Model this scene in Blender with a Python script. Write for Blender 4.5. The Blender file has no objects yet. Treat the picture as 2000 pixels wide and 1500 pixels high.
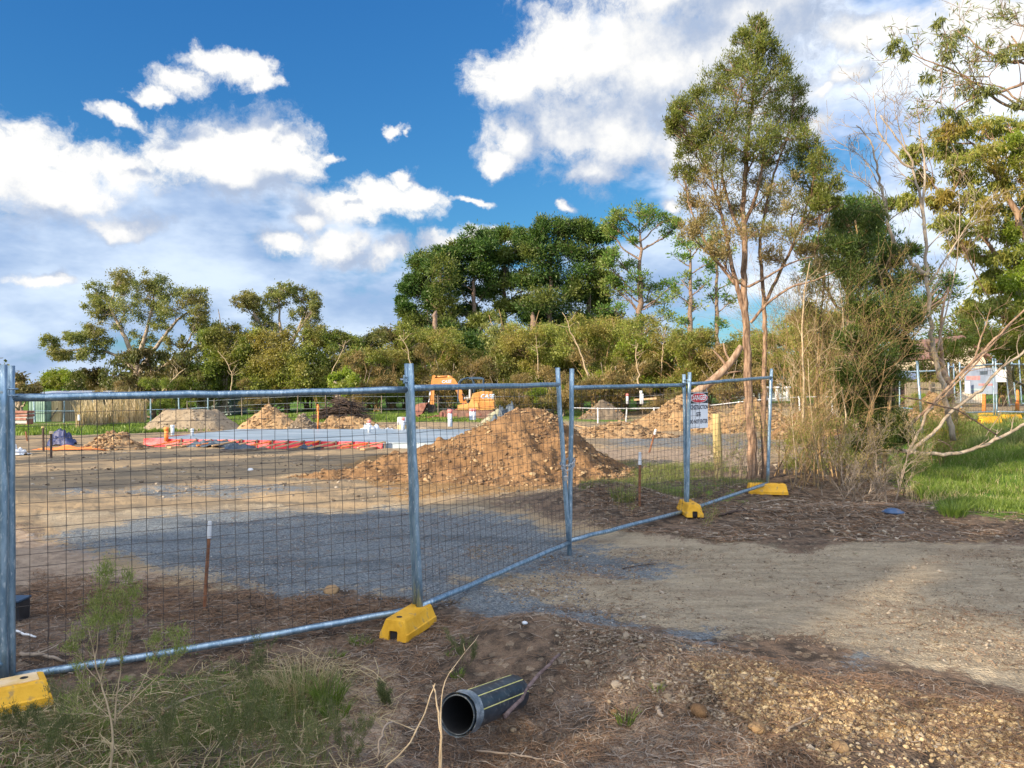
import bpy, math, random
import numpy as np
from math import radians, sin, cos, pi, atan2, sqrt
from mathutils import Vector, Matrix

SC = bpy.context.scene
COL = SC.collection
# ------------------------------------------------------------------ camera
CAMH, FPX = 1.65, 1500.0
cam_d = bpy.data.cameras.new('camera')
cam_d.sensor_width = 36.0
cam_d.lens = 27.0
cam_d.clip_start = 0.05
cam_d.clip_end = 6000.0
cam = bpy.data.objects.new('camera', cam_d)
cam.location = (0, 0, CAMH)
cam.rotation_euler = (radians(90), 0, 0)
COL.objects.link(cam)
SC.camera = cam

def W(px, py, d):
    """point seen at photo pixel (px,py) standing d metres away"""
    return np.array([(px - 1000.0) / FPX * d, d, CAMH - (py - 750.0) / FPX * d])

# ------------------------------------------------------------------ light
SUN_TRAVEL = (0.80, 0.60)          # ground direction in which the light travels
SUN_EL = 18.0
tx, ty = SUN_TRAVEL
hl = math.cos(radians(SUN_EL)); sl = math.sin(radians(SUN_EL))
travel = Vector((tx * hl, ty * hl, -sl))
sun_d = bpy.data.lights.new('sun', 'SUN')
sun_d.energy = 4.8
sun_d.angle = radians(0.5)
sun_d.color = (1.0, 0.82, 0.58)
sun = bpy.data.objects.new('sun', sun_d)
sun.rotation_euler = travel.to_track_quat('-Z', 'Y').to_euler()
COL.objects.link(sun)
SC.view_settings.view_transform = 'Standard'
SC.view_settings.look = 'None'
SC.view_settings.gamma = 1.0
SC.view_settings.use_curve_mapping = False
SC.view_settings.exposure = 0.85
SC.cycles.max_bounces = 5
SC.cycles.diffuse_bounces = 2
SC.cycles.glossy_bounces = 2
SC.cycles.transmission_bounces = 3
SC.cycles.transparent_max_bounces = 4
SC.cycles.caustics_reflective = False
SC.cycles.caustics_refractive = False
SC.cycles.use_denoising = True
SC.cycles.sample_clamp_indirect = 4.0

# ------------------------------------------------------------------ sky and clouds
world = bpy.data.worlds.new('World')
SC.world = world
world.use_nodes = True
wt = world.node_tree
wt.nodes.clear()
class NT:
    def __init__(s, t): s.t = t
    def n(s, ty, **kw):
        nd = s.t.nodes.new(ty)
        for k, v in kw.items():
            setattr(nd, k, v)
        return nd
    def l(s, a, b): s.t.links.new(a, b)
    def val(s, sock, v):
        if isinstance(v, (int, float)): sock.default_value = v
        elif isinstance(v, (tuple, list)): sock.default_value = v
        else: s.l(v, sock)
    def m(s, op, a, b=None, c=None, clamp=False):
        nd = s.n('ShaderNodeMath', operation=op, use_clamp=clamp)
        s.val(nd.inputs[0], a)
        if b is not None: s.val(nd.inputs[1], b)
        if c is not None: s.val(nd.inputs[2], c)
        return nd.outputs[0]
    def v(s, op, a, b=None, c=None, out=0):
        nd = s.n('ShaderNodeVectorMath', operation=op)
        s.val(nd.inputs[0], a)
        if b is not None: s.val(nd.inputs[1], b)
        if c is not None: s.val(nd.inputs[2], c)
        return nd.outputs[out]
    def ramp01(s, x, lo, hi, smooth=True):
        nd = s.n('ShaderNodeMapRange')
        nd.interpolation_type = 'SMOOTHSTEP' if smooth else 'LINEAR'
        s.val(nd.inputs[0], x); nd.inputs[1].default_value = lo; nd.inputs[2].default_value = hi
        return nd.outputs[0]
    def mix(s, f, a, b, blend='MIX'):
        nd = s.n('ShaderNodeMix', data_type='RGBA', blend_type=blend)
        s.val(nd.inputs[0], f)
        def c4(v): return (*v, 1.0) if isinstance(v, (tuple, list)) and len(v) == 3 else v
        s.val(nd.inputs[6], c4(a)); s.val(nd.inputs[7], c4(b))
        return nd.outputs[2]
    def noise(s, vec, scale, detail=4.0, rough=0.55, dim='3D', lac=2.0, dist=0.0):
        nd = s.n('ShaderNodeTexNoise', noise_dimensions=dim)
        if vec is not None: s.l(vec, nd.inputs['Vector'])
        nd.inputs['Scale'].default_value = scale
        nd.inputs['Detail'].default_value = detail
        nd.inputs['Roughness'].default_value = rough
        nd.inputs['Lacunarity'].default_value = lac
        nd.inputs['Distortion'].default_value = dist
        return nd.outputs[0]

N = NT(wt)
tc = N.n('ShaderNodeTexCoord')
sepd = N.n('ShaderNodeSeparateXYZ'); N.l(tc.outputs['Generated'], sepd.inputs[0])
az = N.m('ARCTAN2', sepd.outputs[0], sepd.outputs[1])
el = N.m('ARCSINE', sepd.outputs[2])
comb = N.n('ShaderNodeCombineXYZ'); N.l(az, comb.inputs[0]); N.l(el, comb.inputs[1])
Q = comb.outputs[0]
def azel(px, py):
    x = (px - 1000) / FPX; z = (750 - py) / FPX
    return atan2(x, 1.0), math.atan2(z, sqrt(1 + x * x))
CUM = [(1000,160,95,80),(1080,120,110,85),(1180,105,140,110),(1300,100,170,130),(1100,250,130,80),(1220,250,140,95),
 (1000,275,70,50),(1330,270,120,90),(985,322,50,25),(1150,332,80,24),(1440,60,170,110),
 (450,290,120,66),(520,265,75,55),(380,310,120,60),(235,315,100,38),(570,320,60,45),(40,300,110,55),(80,365,150,60),(640,305,30,12),
 (425,108,72,24),(485,115,42,26),(350,138,52,24),(305,168,40,17),(225,212,52,14),(515,150,35,18),
 (655,412,80,42),(740,392,95,40),(805,392,60,26),(780,348,28,18),(610,435,40,26),
 (560,480,55,26),(660,490,60,34),(750,500,60,28),(870,490,80,34),(950,462,60,24),(920,388,55,9),(1100,395,25,14),(780,242,20,13),
 (1655,165,48,26),(1600,195,40,16),(1950,30,120,50),(1480,180,120,90),(1700,60,120,40),(1300,400,34,18),(1560,260,60,24),(1380,-60,300,80),(480,350,140,50),(250,430,90,30),(100,540,50,16)]
def field(vec):
    acc = None
    for (px, py, rx, ry) in CUM:
        a, e = azel(px, py)
        ix, iy = FPX / rx, FPX / ry
        ma = N.v('MULTIPLY_ADD', vec, (ix, iy, 0), (-a * ix, -e * iy, 0))
        d = N.v('LENGTH', ma, out=1)
        # soft minimum keeps the lobes joined
        if acc is None: acc = d
        else:
            nd = N.n('ShaderNodeMath', operation='SMOOTH_MIN')
            N.l(acc, nd.inputs[0]); N.l(d, nd.inputs[1]); nd.inputs[2].default_value = 0.25
            acc = nd.outputs[0]
    return acc
def fbm2(vec):
    a = N.noise(vec, 13.0, 8.0, 0.62)
    return a
# billowy domain warp
wn = N.n('ShaderNodeTexNoise'); N.l(Q, wn.inputs['Vector'])
wn.inputs['Scale'].default_value = 7.0; wn.inputs['Detail'].default_value = 6.0; wn.inputs['Roughness'].default_value = 0.62
warp = N.v('MULTIPLY_ADD', N.v('SUBTRACT', wn.outputs['Color'], (0.5, 0.5, 0.5)), (0.14, 0.10, 0), Q)
n1 = fbm2(Q)
F1 = field(warp)
dens = N.m('SUBTRACT', 1.10, F1)
wisp = N.noise(warp, 34.0, 8.0, 0.70)
dens = N.m('ADD', dens, N.m('MULTIPLY', N.m('SUBTRACT', n1, 0.5), 1.75))
dens = N.m('ADD', dens, N.m('MULTIPLY', N.m('SUBTRACT', wisp, 0.5), 1.5))
cum_mask = N.ramp01(dens, -0.16, 0.62)
# relief: the same field a little towards the sun (up and to the left)
OFF = (-0.012, 0.018, 0)
n2 = fbm2(N.v('ADD', Q, OFF))
F2 = field(N.v('ADD', warp, (-0.022, 0.060, 0)))
rel = N.m('MULTIPLY', N.m('SUBTRACT', F2, F1), 1.15)
rel = N.m('ADD', rel, N.m('MULTIPLY', N.m('SUBTRACT', n1, n2), 1.9))
big = N.noise(Q, 3.2, 3.0, 0.5)
rel = N.m('ADD', rel, N.m('MULTIPLY', N.m('SUBTRACT', big, 0.45), 0.9))
lit = N.ramp01(rel, -0.46, 0.66)
# soft bank: ellipses of thin grey cloud
BANK = [(300,735,900,75),(1500,735,900,60),(50,600,300,130),(100,520,330,150),(420,560,360,150),(700,610,300,110),(330,420,330,80),(860,620,200,120),(1720,150,560,240),(1900,420,330,260),(1500,420,220,160),(1250,560,240,120)]
accb = None
for (px, py, rx, ry) in BANK:
    a, e = azel(px, py); ix, iy = FPX / rx, FPX / ry
    d = N.v('LENGTH', N.v('MULTIPLY_ADD', warp, (ix, iy, 0), (-a * ix, -e * iy, 0)), out=1)
    accb = d if accb is None else N.m('MINIMUM', accb, d)
bankn = N.noise(N.v('MULTIPLY', Q, (1.0, 2.2, 1.0)), 6.0, 5.0, 0.55)
bank_d = N.m('ADD', N.m('SUBTRACT', 1.0, accb), N.m('MULTIPLY', N.m('SUBTRACT', bankn, 0.5), 2.4))
bank_mask = N.m('MULTIPLY', N.ramp01(bank_d, -0.08, 0.42), 0.93)
# unseen bright cloud behind and overhead, added to lift the shaded ground
behind = N.ramp01(sepd.outputs[1], 0.35, -0.1)
fill_cloud = N.m('MULTIPLY', N.ramp01(N.noise(tc.outputs['Generated'], 2.6, 5.0, 0.55), 0.40, 0.52), behind)
sky = N.n('ShaderNodeTexSky', sky_type='NISHITA')
sky.sun_disc = False
sky.sun_elevation = radians(SUN_EL)
sky.sun_rotation = atan2(-tx, -ty)
sky.altitude = 0; sky.air_density = 1.0; sky.dust_density = 0.4; sky.ozone_density = 2.5
ssp = N.n('ShaderNodeSeparateColor'); N.l(sky.outputs[0], ssp.inputs[0])
scb = N.n('ShaderNodeCombineColor')
N.l(N.m('MULTIPLY', N.m('POWER', ssp.outputs[0], 1.25), 0.235), scb.inputs[0])
N.l(N.m('MULTIPLY', N.m('POWER', ssp.outputs[1], 0.92), 0.68), scb.inputs[1])
N.l(N.m('MULTIPLY', N.m('POWER', ssp.outputs[2], 0.62), 1.50), scb.inputs[2])
skc = scb.outputs[0]
bg_sky = N.n('ShaderNodeBackground'); N.l(skc, bg_sky.inputs[0]); bg_sky.inputs[1].default_value = 0.10
# bank colour
bank_col = N.mix(N.ramp01(bankn, 0.35, 0.68), (0.30, 0.42, 0.64), (0.66, 0.76, 0.90))
rightw = N.ramp01(az, 0.20, 0.42)
bank_col = N.mix(rightw, bank_col, N.mix(N.ramp01(bankn, 0.35, 0.65), (0.40, 0.53, 0.78), (0.92, 0.96, 1.0)))
bg_bank = N.n('ShaderNodeBackground'); N.l(bank_col, bg_bank.inputs[0]); bg_bank.inputs[1].default_value = 0.70
cum_col = N.mix(lit, (0.44, 0.53, 0.70), (1.0, 0.99, 0.965))
bg_cum = N.n('ShaderNodeBackground'); N.l(cum_col, bg_cum.inputs[0]); N.l(N.m('MULTIPLY_ADD', behind, 0.95, 0.585), bg_cum.inputs[1])  # added cloud out of view glows stronger to fill the shade
m1 = N.n('ShaderNodeMixShader'); N.l(bank_mask, m1.inputs[0]); N.l(bg_sky.outputs[0], m1.inputs[1]); N.l(bg_bank.outputs[0], m1.inputs[2])
m2 = N.n('ShaderNodeMixShader'); N.l(N.m('MAXIMUM', cum_mask, fill_cloud), m2.inputs[0]); N.l(m1.outputs[0], m2.inputs[1]); N.l(bg_cum.outputs[0], m2.inputs[2])
wo = N.n('ShaderNodeOutputWorld'); N.l(m2.outputs[0], wo.inputs[0])
try:
    world.cycles.sampling_method = 'MANUAL'; world.cycles.sample_map_resolution = 1024
except Exception: pass

# ================================================================== helpers
rng = np.random.default_rng(7)
_T = np.random.default_rng(11).random((8, 256, 256))
def vnoise(x, y, k=0):
    x = np.asarray(x, float); y = np.asarray(y, float)
    xi = np.floor(x).astype(int); yi = np.floor(y).astype(int)
    fx = x - xi; fy = y - yi
    fx = fx * fx * (3 - 2 * fx); fy = fy * fy * (3 - 2 * fy)
    T = _T[k % 8]
    a = T[xi & 255, yi & 255]; b = T[(xi + 1) & 255, yi & 255]
    c = T[xi & 255, (yi + 1) & 255]; d = T[(xi + 1) & 255, (yi + 1) & 255]
    return (a * (1 - fx) + b * fx) * (1 - fy) + (c * (1 - fx) + d * fx) * fy - 0.5
def fbm(x, y, oct=4, k=0, gain=0.5):
    s = 0; a = 1.0; f = 1.0
    for i in range(oct):
        s = s + a * vnoise(x * f + 13.7 * i, y * f - 7.1 * i, k + i); a *= gain; f *= 2.03
    return s
def sstep(x, a, b):
    t = np.clip((np.asarray(x, float) - a) / (b - a), 0, 1)
    return t * t * (3 - 2 * t)
def sdf_poly(x, y, P):
    P = np.asarray(P, float); d = np.full(x.shape, 1e9); ins = np.zeros(x.shape, bool)
    n = len(P)
    for i in range(n):
        ax, ay = P[i]; bx, by = P[(i + 1) % n]
        ex, ey = bx - ax, by - ay
        t = np.clip(((x - ax) * ex + (y - ay) * ey) / (ex * ex + ey * ey + 1e-12), 0, 1)
        d = np.minimum(d, np.hypot(x - ax - t * ex, y - ay - t * ey))
        cond = (ay > y) != (by > y)
        with np.errstate(divide='ignore', invalid='ignore'):
            xx = (bx - ax) * (y - ay) / (by - ay + 1e-15) + ax
        ins ^= cond & (x < xx)
    return np.where(ins, -d, d)

def mesh_np(name, V, faces, mats, parent=None, smooth=True, midx=None, attrs=None):
    """faces: list of int arrays (m,k)"""
    V = np.asarray(V, np.float32)
    me = bpy.data.meshes.new(name)
    faces = [np.asarray(f, np.int32) for f in faces if len(f)]
    loops = np.concatenate([f.ravel() for f in faces])
    tot = np.concatenate([np.full(len(f), f.shape[1], np.int32) for f in faces])
    st = np.concatenate([[0], np.cumsum(tot)[:-1]]).astype(np.int32)
    me.vertices.add(len(V)); me.vertices.foreach_set('co', V.ravel())
    me.loops.add(len(loops)); me.loops.foreach_set('vertex_index', loops)
    me.polygons.add(len(tot)); me.polygons.foreach_set('loop_start', st); me.polygons.foreach_set('loop_total', tot)
    if midx is not None: me.polygons.foreach_set('material_index', np.asarray(midx, np.int32))
    me.polygons.foreach_set('use_smooth', np.full(len(tot), smooth, bool))
    me.update(calc_edges=True)
    me.validate()
    if not isinstance(mats, (list, tuple)): mats = [mats]
    for m in mats: me.materials.append(m)
    if attrs:
        for k, a in attrs.items():
            at = me.attributes.new(k, 'FLOAT_COLOR', 'POINT'); at.data.foreach_set('color', np.asarray(a, np.float32).ravel())
    ob = bpy.data.objects.new(name, me)
    COL.objects.link(ob)
    if parent is not None: ob.parent = parent
    return ob

class MB:
    """collects simple shapes into ONE mesh (world or local coordinates)"""
    def __init__(s): s.V = []; s.F = {}; s.n = 0; s.mi = {}
    def add(s, V, F, mi=0):
        V = np.asarray(V, float); s.V.append(V)
        for f in F:
            f = np.asarray(f, int)
            if len(f) == 0: continue
            s.F.setdefault(f.shape[1], []).append(f + s.n); s.mi.setdefault(f.shape[1], []).append(np.full(len(f), mi))
        s.n += len(V); return s
    def box(s, c, size, rot=None, taper=1.0, mi=0, bevel=0.0):
        x, y, z = [a / 2 for a in size]
        if bevel > 0:
            b = bevel
            prof = [(-x + b, -y), (x - b, -y), (x, -y + b), (x, y - b), (x - b, y), (-x + b, y), (-x, y - b), (-x, -y + b)]
            layers = [(-z, 1 - b / max(x, y) * 0.8), (-z + b, 1), (z - b, 1), (z, 1 - b / max(x, y) * 0.8)]
            V = []
            for i, (zz, k) in enumerate(layers):
                t = 1 + (taper - 1) * (zz + z) / (2 * z)
                V += [(a * k * t, bb * k * t, zz) for a, bb in prof]
            V = np.array(V); F = []
            for L in range(3):
                for i in range(8):
                    j = (i + 1) % 8; F.append((L * 8 + i, L * 8 + j, L * 8 + 8 + j, L * 8 + 8 + i))
            caps = [tuple(range(7, -1, -1)), tuple(24 + i for i in range(8))]
            fs = [F, caps]
        else:
            t = taper
            V = np.array([(-x, -y, -z), (x, -y, -z), (x, y, -z), (-x, y, -z), (-x * t, -y * t, z), (x * t, -y * t, z), (x * t, y * t, z), (-x * t, y * t, z)])
            fs = [[(0, 3, 2, 1), (4, 5, 6, 7), (0, 1, 5, 4), (1, 2, 6, 5), (2, 3, 7, 6), (3, 0, 4, 7)]]
        if rot is not None: V = V @ np.array(rot).T
        return s.add(V + np.asarray(c, float), fs, mi)
    def tube(s, P, R, sides=8, cap=True, mi=0, squash=1.0):
        P = np.asarray(P, float); n = len(P)
        R = np.full(n, R) if np.isscalar(R) else np.asarray(R, float)
        T = np.gradient(P, axis=0); T /= np.linalg.norm(T, axis=1)[:, None] + 1e-12
        ref = np.array([0, 0, 1.0]) if abs(T[0, 2]) < 0.9 else np.array([1.0, 0, 0])
        U = np.empty_like(P)
        u = ref - T[0] * (ref @ T[0]); u /= np.linalg.norm(u)
        for i in range(n):
            u = u - T[i] * (u @ T[i]); u /= np.linalg.norm(u) + 1e-12; U[i] = u
        B = np.cross(T, U)
        a = np.arange(sides) * 2 * pi / sides
        V = P[:, None] + R[:, None, None] * (np.cos(a)[None, :, None] * U[:, None] + squash * np.sin(a)[None, :, None] * B[:, None])
        V = V.reshape(-1, 3)
        i = np.arange(n - 1)[:, None] * sides; j = np.arange(sides)[None]; k = (j + 1) % sides
        F = np.stack([i + j, i + k, i + sides + k, i + sides + j], -1).reshape(-1, 4)
        fs = [F]
        if cap:
            fs.append(np.array([list(range(sides))[::-1], [(n - 1) * sides + q for q in range(sides)]]))
        return s.add(V, fs, mi)
    def prism(s, poly, axis_pts, mi=0):
        """extrude polygon (list of 3D pts) by vector"""
        P = np.asarray(poly, float); v = np.asarray(axis_pts, float); n = len(P)
        V = np.concatenate([P, P + v])
        F = [(i, (i + 1) % n, n + (i + 1) % n, n + i) for i in range(n)]
        return s.add(V, [F, [tuple(range(n))[::-1]], [tuple(n + i for i in range(n))]], mi)
    def build(s, name, mats, parent=None, smooth=False):
        fs, mi = [], []
        for k in s.F:
            fs.append(np.concatenate(s.F[k])); mi.append(np.concatenate(s.mi[k]))
        ob = mesh_np(name, np.concatenate(s.V), fs, mats, parent, smooth, np.concatenate(mi))
        return ob

def rotz(a): return np.array([[cos(a), -sin(a), 0], [sin(a), cos(a), 0], [0, 0, 1]])
def bez(p0, p1, p2, p3, n):
    t = np.linspace(0, 1, n)[:, None]
    return (1 - t) ** 3 * p0 + 3 * t * (1 - t) ** 2 * p1 + 3 * t * t * (1 - t) * p2 + t ** 3 * p3
def resample(P, n):
    P = np.asarray(P, float); d = np.r_[0, np.cumsum(np.linalg.norm(np.diff(P, axis=0), axis=1))]
    t = np.linspace(0, d[-1], n)
    # catmull-like smoothing through cubic interpolation of each axis
    out = np.stack([np.interp(t, d, P[:, i]) for i in range(3)], 1)
    for _ in range(2):
        out[1:-1] = 0.25 * out[:-2] + 0.5 * out[1:-1] + 0.25 * out[2:]
    return out
def tag(o, label=None, cat=None, group=None, kind=None):
    if label: o['label'] = label
    if cat: o['category'] = cat
    if group: o['group'] = group
    if kind: o['kind'] = kind
    return o
def empty(name, loc, label=None, cat=None, group=None, rz=0.0):
    o = bpy.data.objects.new(name, None); COL.objects.link(o)
    o.location = tuple(float(a) for a in loc); o.rotation_euler = (0, 0, rz); o.empty_display_size = 0.2
    tag(o, label, cat, group)
    return o
def kids(o): return [c for c in bpy.data.objects if c.parent == o]
def copy_tree(o, parent=None):
    c = o.copy(); COL.objects.link(c); c.parent = parent
    for ch in kids(o): copy_tree(ch, c)
    return c

# ------------------------------------------------------------------ terrain height
def terrain(x, y):
    x = np.asarray(x, float); y = np.asarray(y, float)
    z = -0.10 * sstep(y, 17, 22) - 0.25 * sstep(y, 24, 34)
    z = z - 0.45 * sstep(y, 36, 52) * sstep(-x, 12, 26)
    z = z + 0.62 * sstep(x, 7.5, 14.5) * sstep(y, 14, 24)
    r = np.hypot(x, y)
    # hump of grassy spoil just inside the gate
    z = z + 0.30 * np.exp(-(((x - 1.35) / 0.85) ** 2 + ((y - 10.6) / 0.9) ** 2))
    z = z + 0.16 * np.exp(-(((x - 3.1) / 0.9) ** 2 + ((y - 11.6) / 0.7) ** 2))
    z = z + 0.10 * np.exp(-(((x - 4.9) / 1.8) ** 2 + ((y - 9.6) / 0.55) ** 2)) * (1 + 0.8 * vnoise(x * 2.2, y * 2.2, 2))
    # stony berm in the right foreground
    ax, ay, bx, by = 0.35, 4.75, 2.75, 3.15
    t = np.clip(((x - ax) * (bx - ax) + (y - ay) * (by - ay)) / ((bx - ax) ** 2 + (by - ay) ** 2), -0.15, 1.6)
    d = np.hypot(x - ax - t * (bx - ax), y - ay - t * (by - ay))
    z = z + 0.15 * np.exp(-(d / 0.36) ** 2) * (1 + 0.7 * vnoise(x * 3, y * 3, 3))
    # ditch the pipe lies in
    z = z - 0.14 * np.exp(-(((x + 0.12) / 0.55) ** 2 + ((y - 3.75) / 0.55) ** 2))
    z = z - 0.05 * np.exp(-(((x + 1.0) / 1.2) ** 2 + ((y - 3.6) / 0.6) ** 2))
    z = z - 0.065 * np.exp(-(((x + 1.9) / 1.5) ** 2 + ((y - 4.6) / 1.1) ** 2)) - 0.05 * np.exp(-(((x + 0.6) / 0.6) ** 2 + ((y - 5.3) / 0.6) ** 2))
    # gate post stands in a slight dip
    z = z - 0.07 * np.exp(-(((x - 0.6) / 0.9) ** 2 + ((y - 7.6) / 0.9) ** 2))
    # ruts and lumps
    amp = 0.03 * sstep(y, 8.5, 12) + 0.012
    z = z + amp * 1.6 * fbm(x * 0.35, y * 1.1, 3, 4)
    rough_near = np.clip(1.4 - sdf_poly(x, y, TRACK) * -1.2, 0.25, 1.2) if TRACK is not None else 1.0
    z = z + 0.028 * fbm(x * 3.1, y * 3.1, 3, 1) * np.where(r < 40, 1, 0) * rough_near
    z = z + 0.012 * fbm(x * 17, y * 17, 2, 5) * np.where(r < 14, 1, 0) * rough_near
    z = z - 0.020 * rut_mask(x, y) + 0.006 * np.sin(y * 30 + x * 22) * rut_mask(x, y)
    return z
TRACK = None
def rut_mask(x, y):
    P = np.array([(9.0, 5.9), (5.0, 6.2), (2.2, 6.9), (0.4, 8.0), (-2.0, 9.6), (-5.5, 11.0), (-9.5, 12.6)])
    d = np.full(np.shape(x), 1e9)
    for a, b in zip(P[:-1], P[1:]):
        e = b - a; t = np.clip(((x - a[0]) * e[0] + (y - a[1]) * e[1]) / (e @ e), 0, 1)
        d = np.minimum(d, np.hypot(x - a[0] - t * e[0], y - a[1] - t * e[1]))
    d = d + 0.10 * vnoise(x * 0.9, y * 0.9, 6)
    return np.exp(-((d - 0.78) / 0.17) ** 2) + 0.6 * np.exp(-((d - 1.55) / 0.15) ** 2)
def GP(px, py):
    d = FPX * CAMH / max(py - 750.0, 12.0)
    return ((px - 1000.0) / FPX * d, d)
TRACK = [GP(*p) for p in [(40,1000),(450,985),(900,985),(1130,1030),(1400,1062),(1750,1060),(2400,1075),(2700,1330),(2050,1340),(1700,1290),(1350,1235),(1050,1190),(800,1150),(500,1150),(100,1060)]]
def gz(x, y): return float(terrain(np.array([x]), np.array([y]))[0])
def on_ground(px, py):
    """ground point seen at the photo pixel"""
    x, y = GP(px, py)
    for _ in range(25):
        z = gz(x, y)
        d = FPX * (CAMH - z) / max(py - 750.0, 12.0)
        y = 0.5 * y + 0.5 * d; x = (px - 1000.0) / FPX * y
    return np.array([x, y, gz(x, y)])
# ================================================================== materials
def newmat(name):
    m = bpy.data.materials.new(name); m.use_nodes = True
    m.node_tree.nodes.clear()
    return m, NT(m.node_tree)
def simple(name, col, col2=None, rough=0.6, metal=0.0, scale=8.0, bump=0.0, bscale=None, spec=0.4, stretch=None, detail=5.0, lo=0.35, hi=0.65, col3=None, s3=40.0):
    m, n = newmat(name)
    out = n.n('ShaderNodeOutputMaterial'); p = n.n('ShaderNodeBsdfPrincipled')
    n.l(p.outputs[0], out.inputs[0])
    t = n.n('ShaderNodeTexCoord'); vec = t.outputs['Object']
    if stretch: vec = n.v('MULTIPLY', vec, stretch)
    c = (*col, 1.0)
    if col2 is not None:
        f = n.ramp01(n.noise(vec, scale, detail, 0.6), lo, hi)
        c = n.mix(f, col, col2)
        if col3 is not None:
            f3 = n.ramp01(n.noise(vec, s3, 3.0, 0.6), 0.55, 0.7)
            c = n.mix(f3, c, col3)
    n.val(p.inputs['Base Color'], c)
    p.inputs['Roughness'].default_value = rough; p.inputs['Metallic'].default_value = metal
    p.inputs['Specular IOR Level'].default_value = spec
    if bump > 0:
        b = n.n('ShaderNodeBump'); b.inputs['Strength'].default_value = 1.0; b.inputs['Distance'].default_value = bump
        n.l(n.noise(vec, bscale or scale * 2, 5.0, 0.65), b.inputs['Height']); n.l(b.outputs[0], p.inputs['Normal'])
    return m
def leafmat(name, c1, c2, c3=None, trans=0.35, nscale=0.8):
    m, n = newmat(name)
    out = n.n('ShaderNodeOutputMaterial')
    geo = n.n('ShaderNodeNewGeometry'); oi = n.n('ShaderNodeObjectInfo')
    f = geo.outputs['Random Per Island']
    c = n.mix(f, c1, c2)
    if c3 is not None:
        vec = n.v('ADD', geo.outputs['Position'], oi.outputs['Location'])
        c = n.mix(n.ramp01(n.noise(vec, nscale, 2.0, 0.5), 0.45, 0.62), c, c3)
    hv = n.n('ShaderNodeHueSaturation'); n.l(c, hv.inputs['Color'])
    n.l(n.m('MULTIPLY_ADD', oi.outputs['Random'], 0.25, 0.88), hv.inputs['Value'])
    d = n.n('ShaderNodeBsdfDiffuse'); n.l(hv.outputs[0], d.inputs[0])
    tr = n.n('ShaderNodeBsdfTranslucent'); n.l(n.mix(1.0, hv.outputs[0], (1.5, 1.5, 0.9), 'MULTIPLY'), tr.inputs[0])
    g = n.n('ShaderNodeBsdfGlossy'); g.inputs['Roughness'].default_value = 0.45; g.inputs['Color'].default_value = (0.8, 0.8, 0.8, 1)
    a = n.n('ShaderNodeMixShader'); a.inputs[0].default_value = trans; n.l(d.outputs[0], a.inputs[1]); n.l(tr.outputs[0], a.inputs[2])
    b = n.n('ShaderNodeMixShader'); b.inputs[0].default_value = 0.025; n.l(a.outputs[0], b.inputs[1]); n.l(g.outputs[0], b.inputs[2])
    n.l(b.outputs[0], out.inputs[0])
    return m
def bladesmat(name, c1, c2): return leafmat(name, c1, c2, None, 0.3)

M = {}
M['galv'] = simple('galvanised_steel', (0.17, 0.27, 0.37), (0.33, 0.45, 0.56), 0.40, 0.65, 26, 0.0008, 60, stretch=(1, 1, 0.25), col3=(0.52, 0.62, 0.70), s3=70)
M['galvpost'] = M['galv']
M['wire'] = simple('wire_steel', (0.07, 0.06, 0.06), (0.14, 0.12, 0.11), 0.55, 0.6, 12)
M['yellow'] = simple('yellow_plastic', (0.62, 0.32, 0.015), (0.78, 0.43, 0.03), 0.65, 0, 7, 0.003, 25, col3=(0.42, 0.26, 0.08), s3=14)
M['yellow_top'] = simple('dusty_yellow_top', (0.72, 0.50, 0.22), (0.80, 0.62, 0.42), 0.8, 0, 9, 0.003, 30, col3=(0.70, 0.42, 0.05), s3=11)
M['dark'] = simple('black_and_hole_shade', (0.02, 0.02, 0.02), (0.035, 0.03, 0.03), 0.8)  # near-black: painted shade of the feet's holes, plus hitch and bollard base
M['chain'] = simple('chain_steel', (0.45, 0.47, 0.5), (0.6, 0.6, 0.62), 0.3, 0.9, 20)
M['brass'] = simple('padlock_metal', (0.55, 0.56, 0.58), (0.42, 0.4, 0.38), 0.35, 0.8, 20)
M['white'] = simple('white_sign', (0.74, 0.78, 0.84), (0.82, 0.84, 0.87), 0.45, 0, 3)
M['red'] = simple('sign_red', (0.62, 0.02, 0.03), (0.70, 0.03, 0.04), 0.45, 0, 3)
M['black'] = simple('sign_black', (0.015, 0.015, 0.018), (0.025, 0.025, 0.03), 0.5)
M['ink'] = simple('lettering_ink', (0.02, 0.025, 0.06), None, 0.5)
M['letter_white'] = simple('lettering_white', (0.85, 0.85, 0.86), None, 0.5)
M['treated'] = simple('treated_pine', (0.34, 0.27, 0.12), (0.46, 0.36, 0.17), 0.8, 0, 14, 0.003, 30, stretch=(1, 1, 0.12), col3=(0.20, 0.15, 0.08), s3=7)
M['stake'] = simple('rusty_stake', (0.15, 0.06, 0.03), (0.28, 0.13, 0.07), 0.8, 0.1, 25, 0.001)
M['whitecap'] = simple('white_plastic', (0.55, 0.58, 0.63), (0.68, 0.70, 0.73), 0.5, 0, 10)
M['pipe'] = simple('black_poly_pipe', (0.012, 0.022, 0.035), (0.028, 0.045, 0.065), 0.38, 0, 9, 0.001, 30, col3=(0.10, 0.11, 0.12), s3=38)
M['pipe_in'] = simple('pipe_inside', (0.006, 0.007, 0.009), None, 0.7)
M['stripe'] = simple('pipe_yellow_line', (0.52, 0.50, 0.16), (0.70, 0.66, 0.28), 0.5, 0, 20)
M['plasticwrap'] = simple('grey_plastic_film', (0.09, 0.12, 0.15), (0.24, 0.28, 0.32), 0.35, 0, 20, 0.004, 60)
M['pvc'] = simple('grey_pvc', (0.52, 0.57, 0.64), (0.62, 0.66, 0.72), 0.4, 0, 9)
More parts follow.
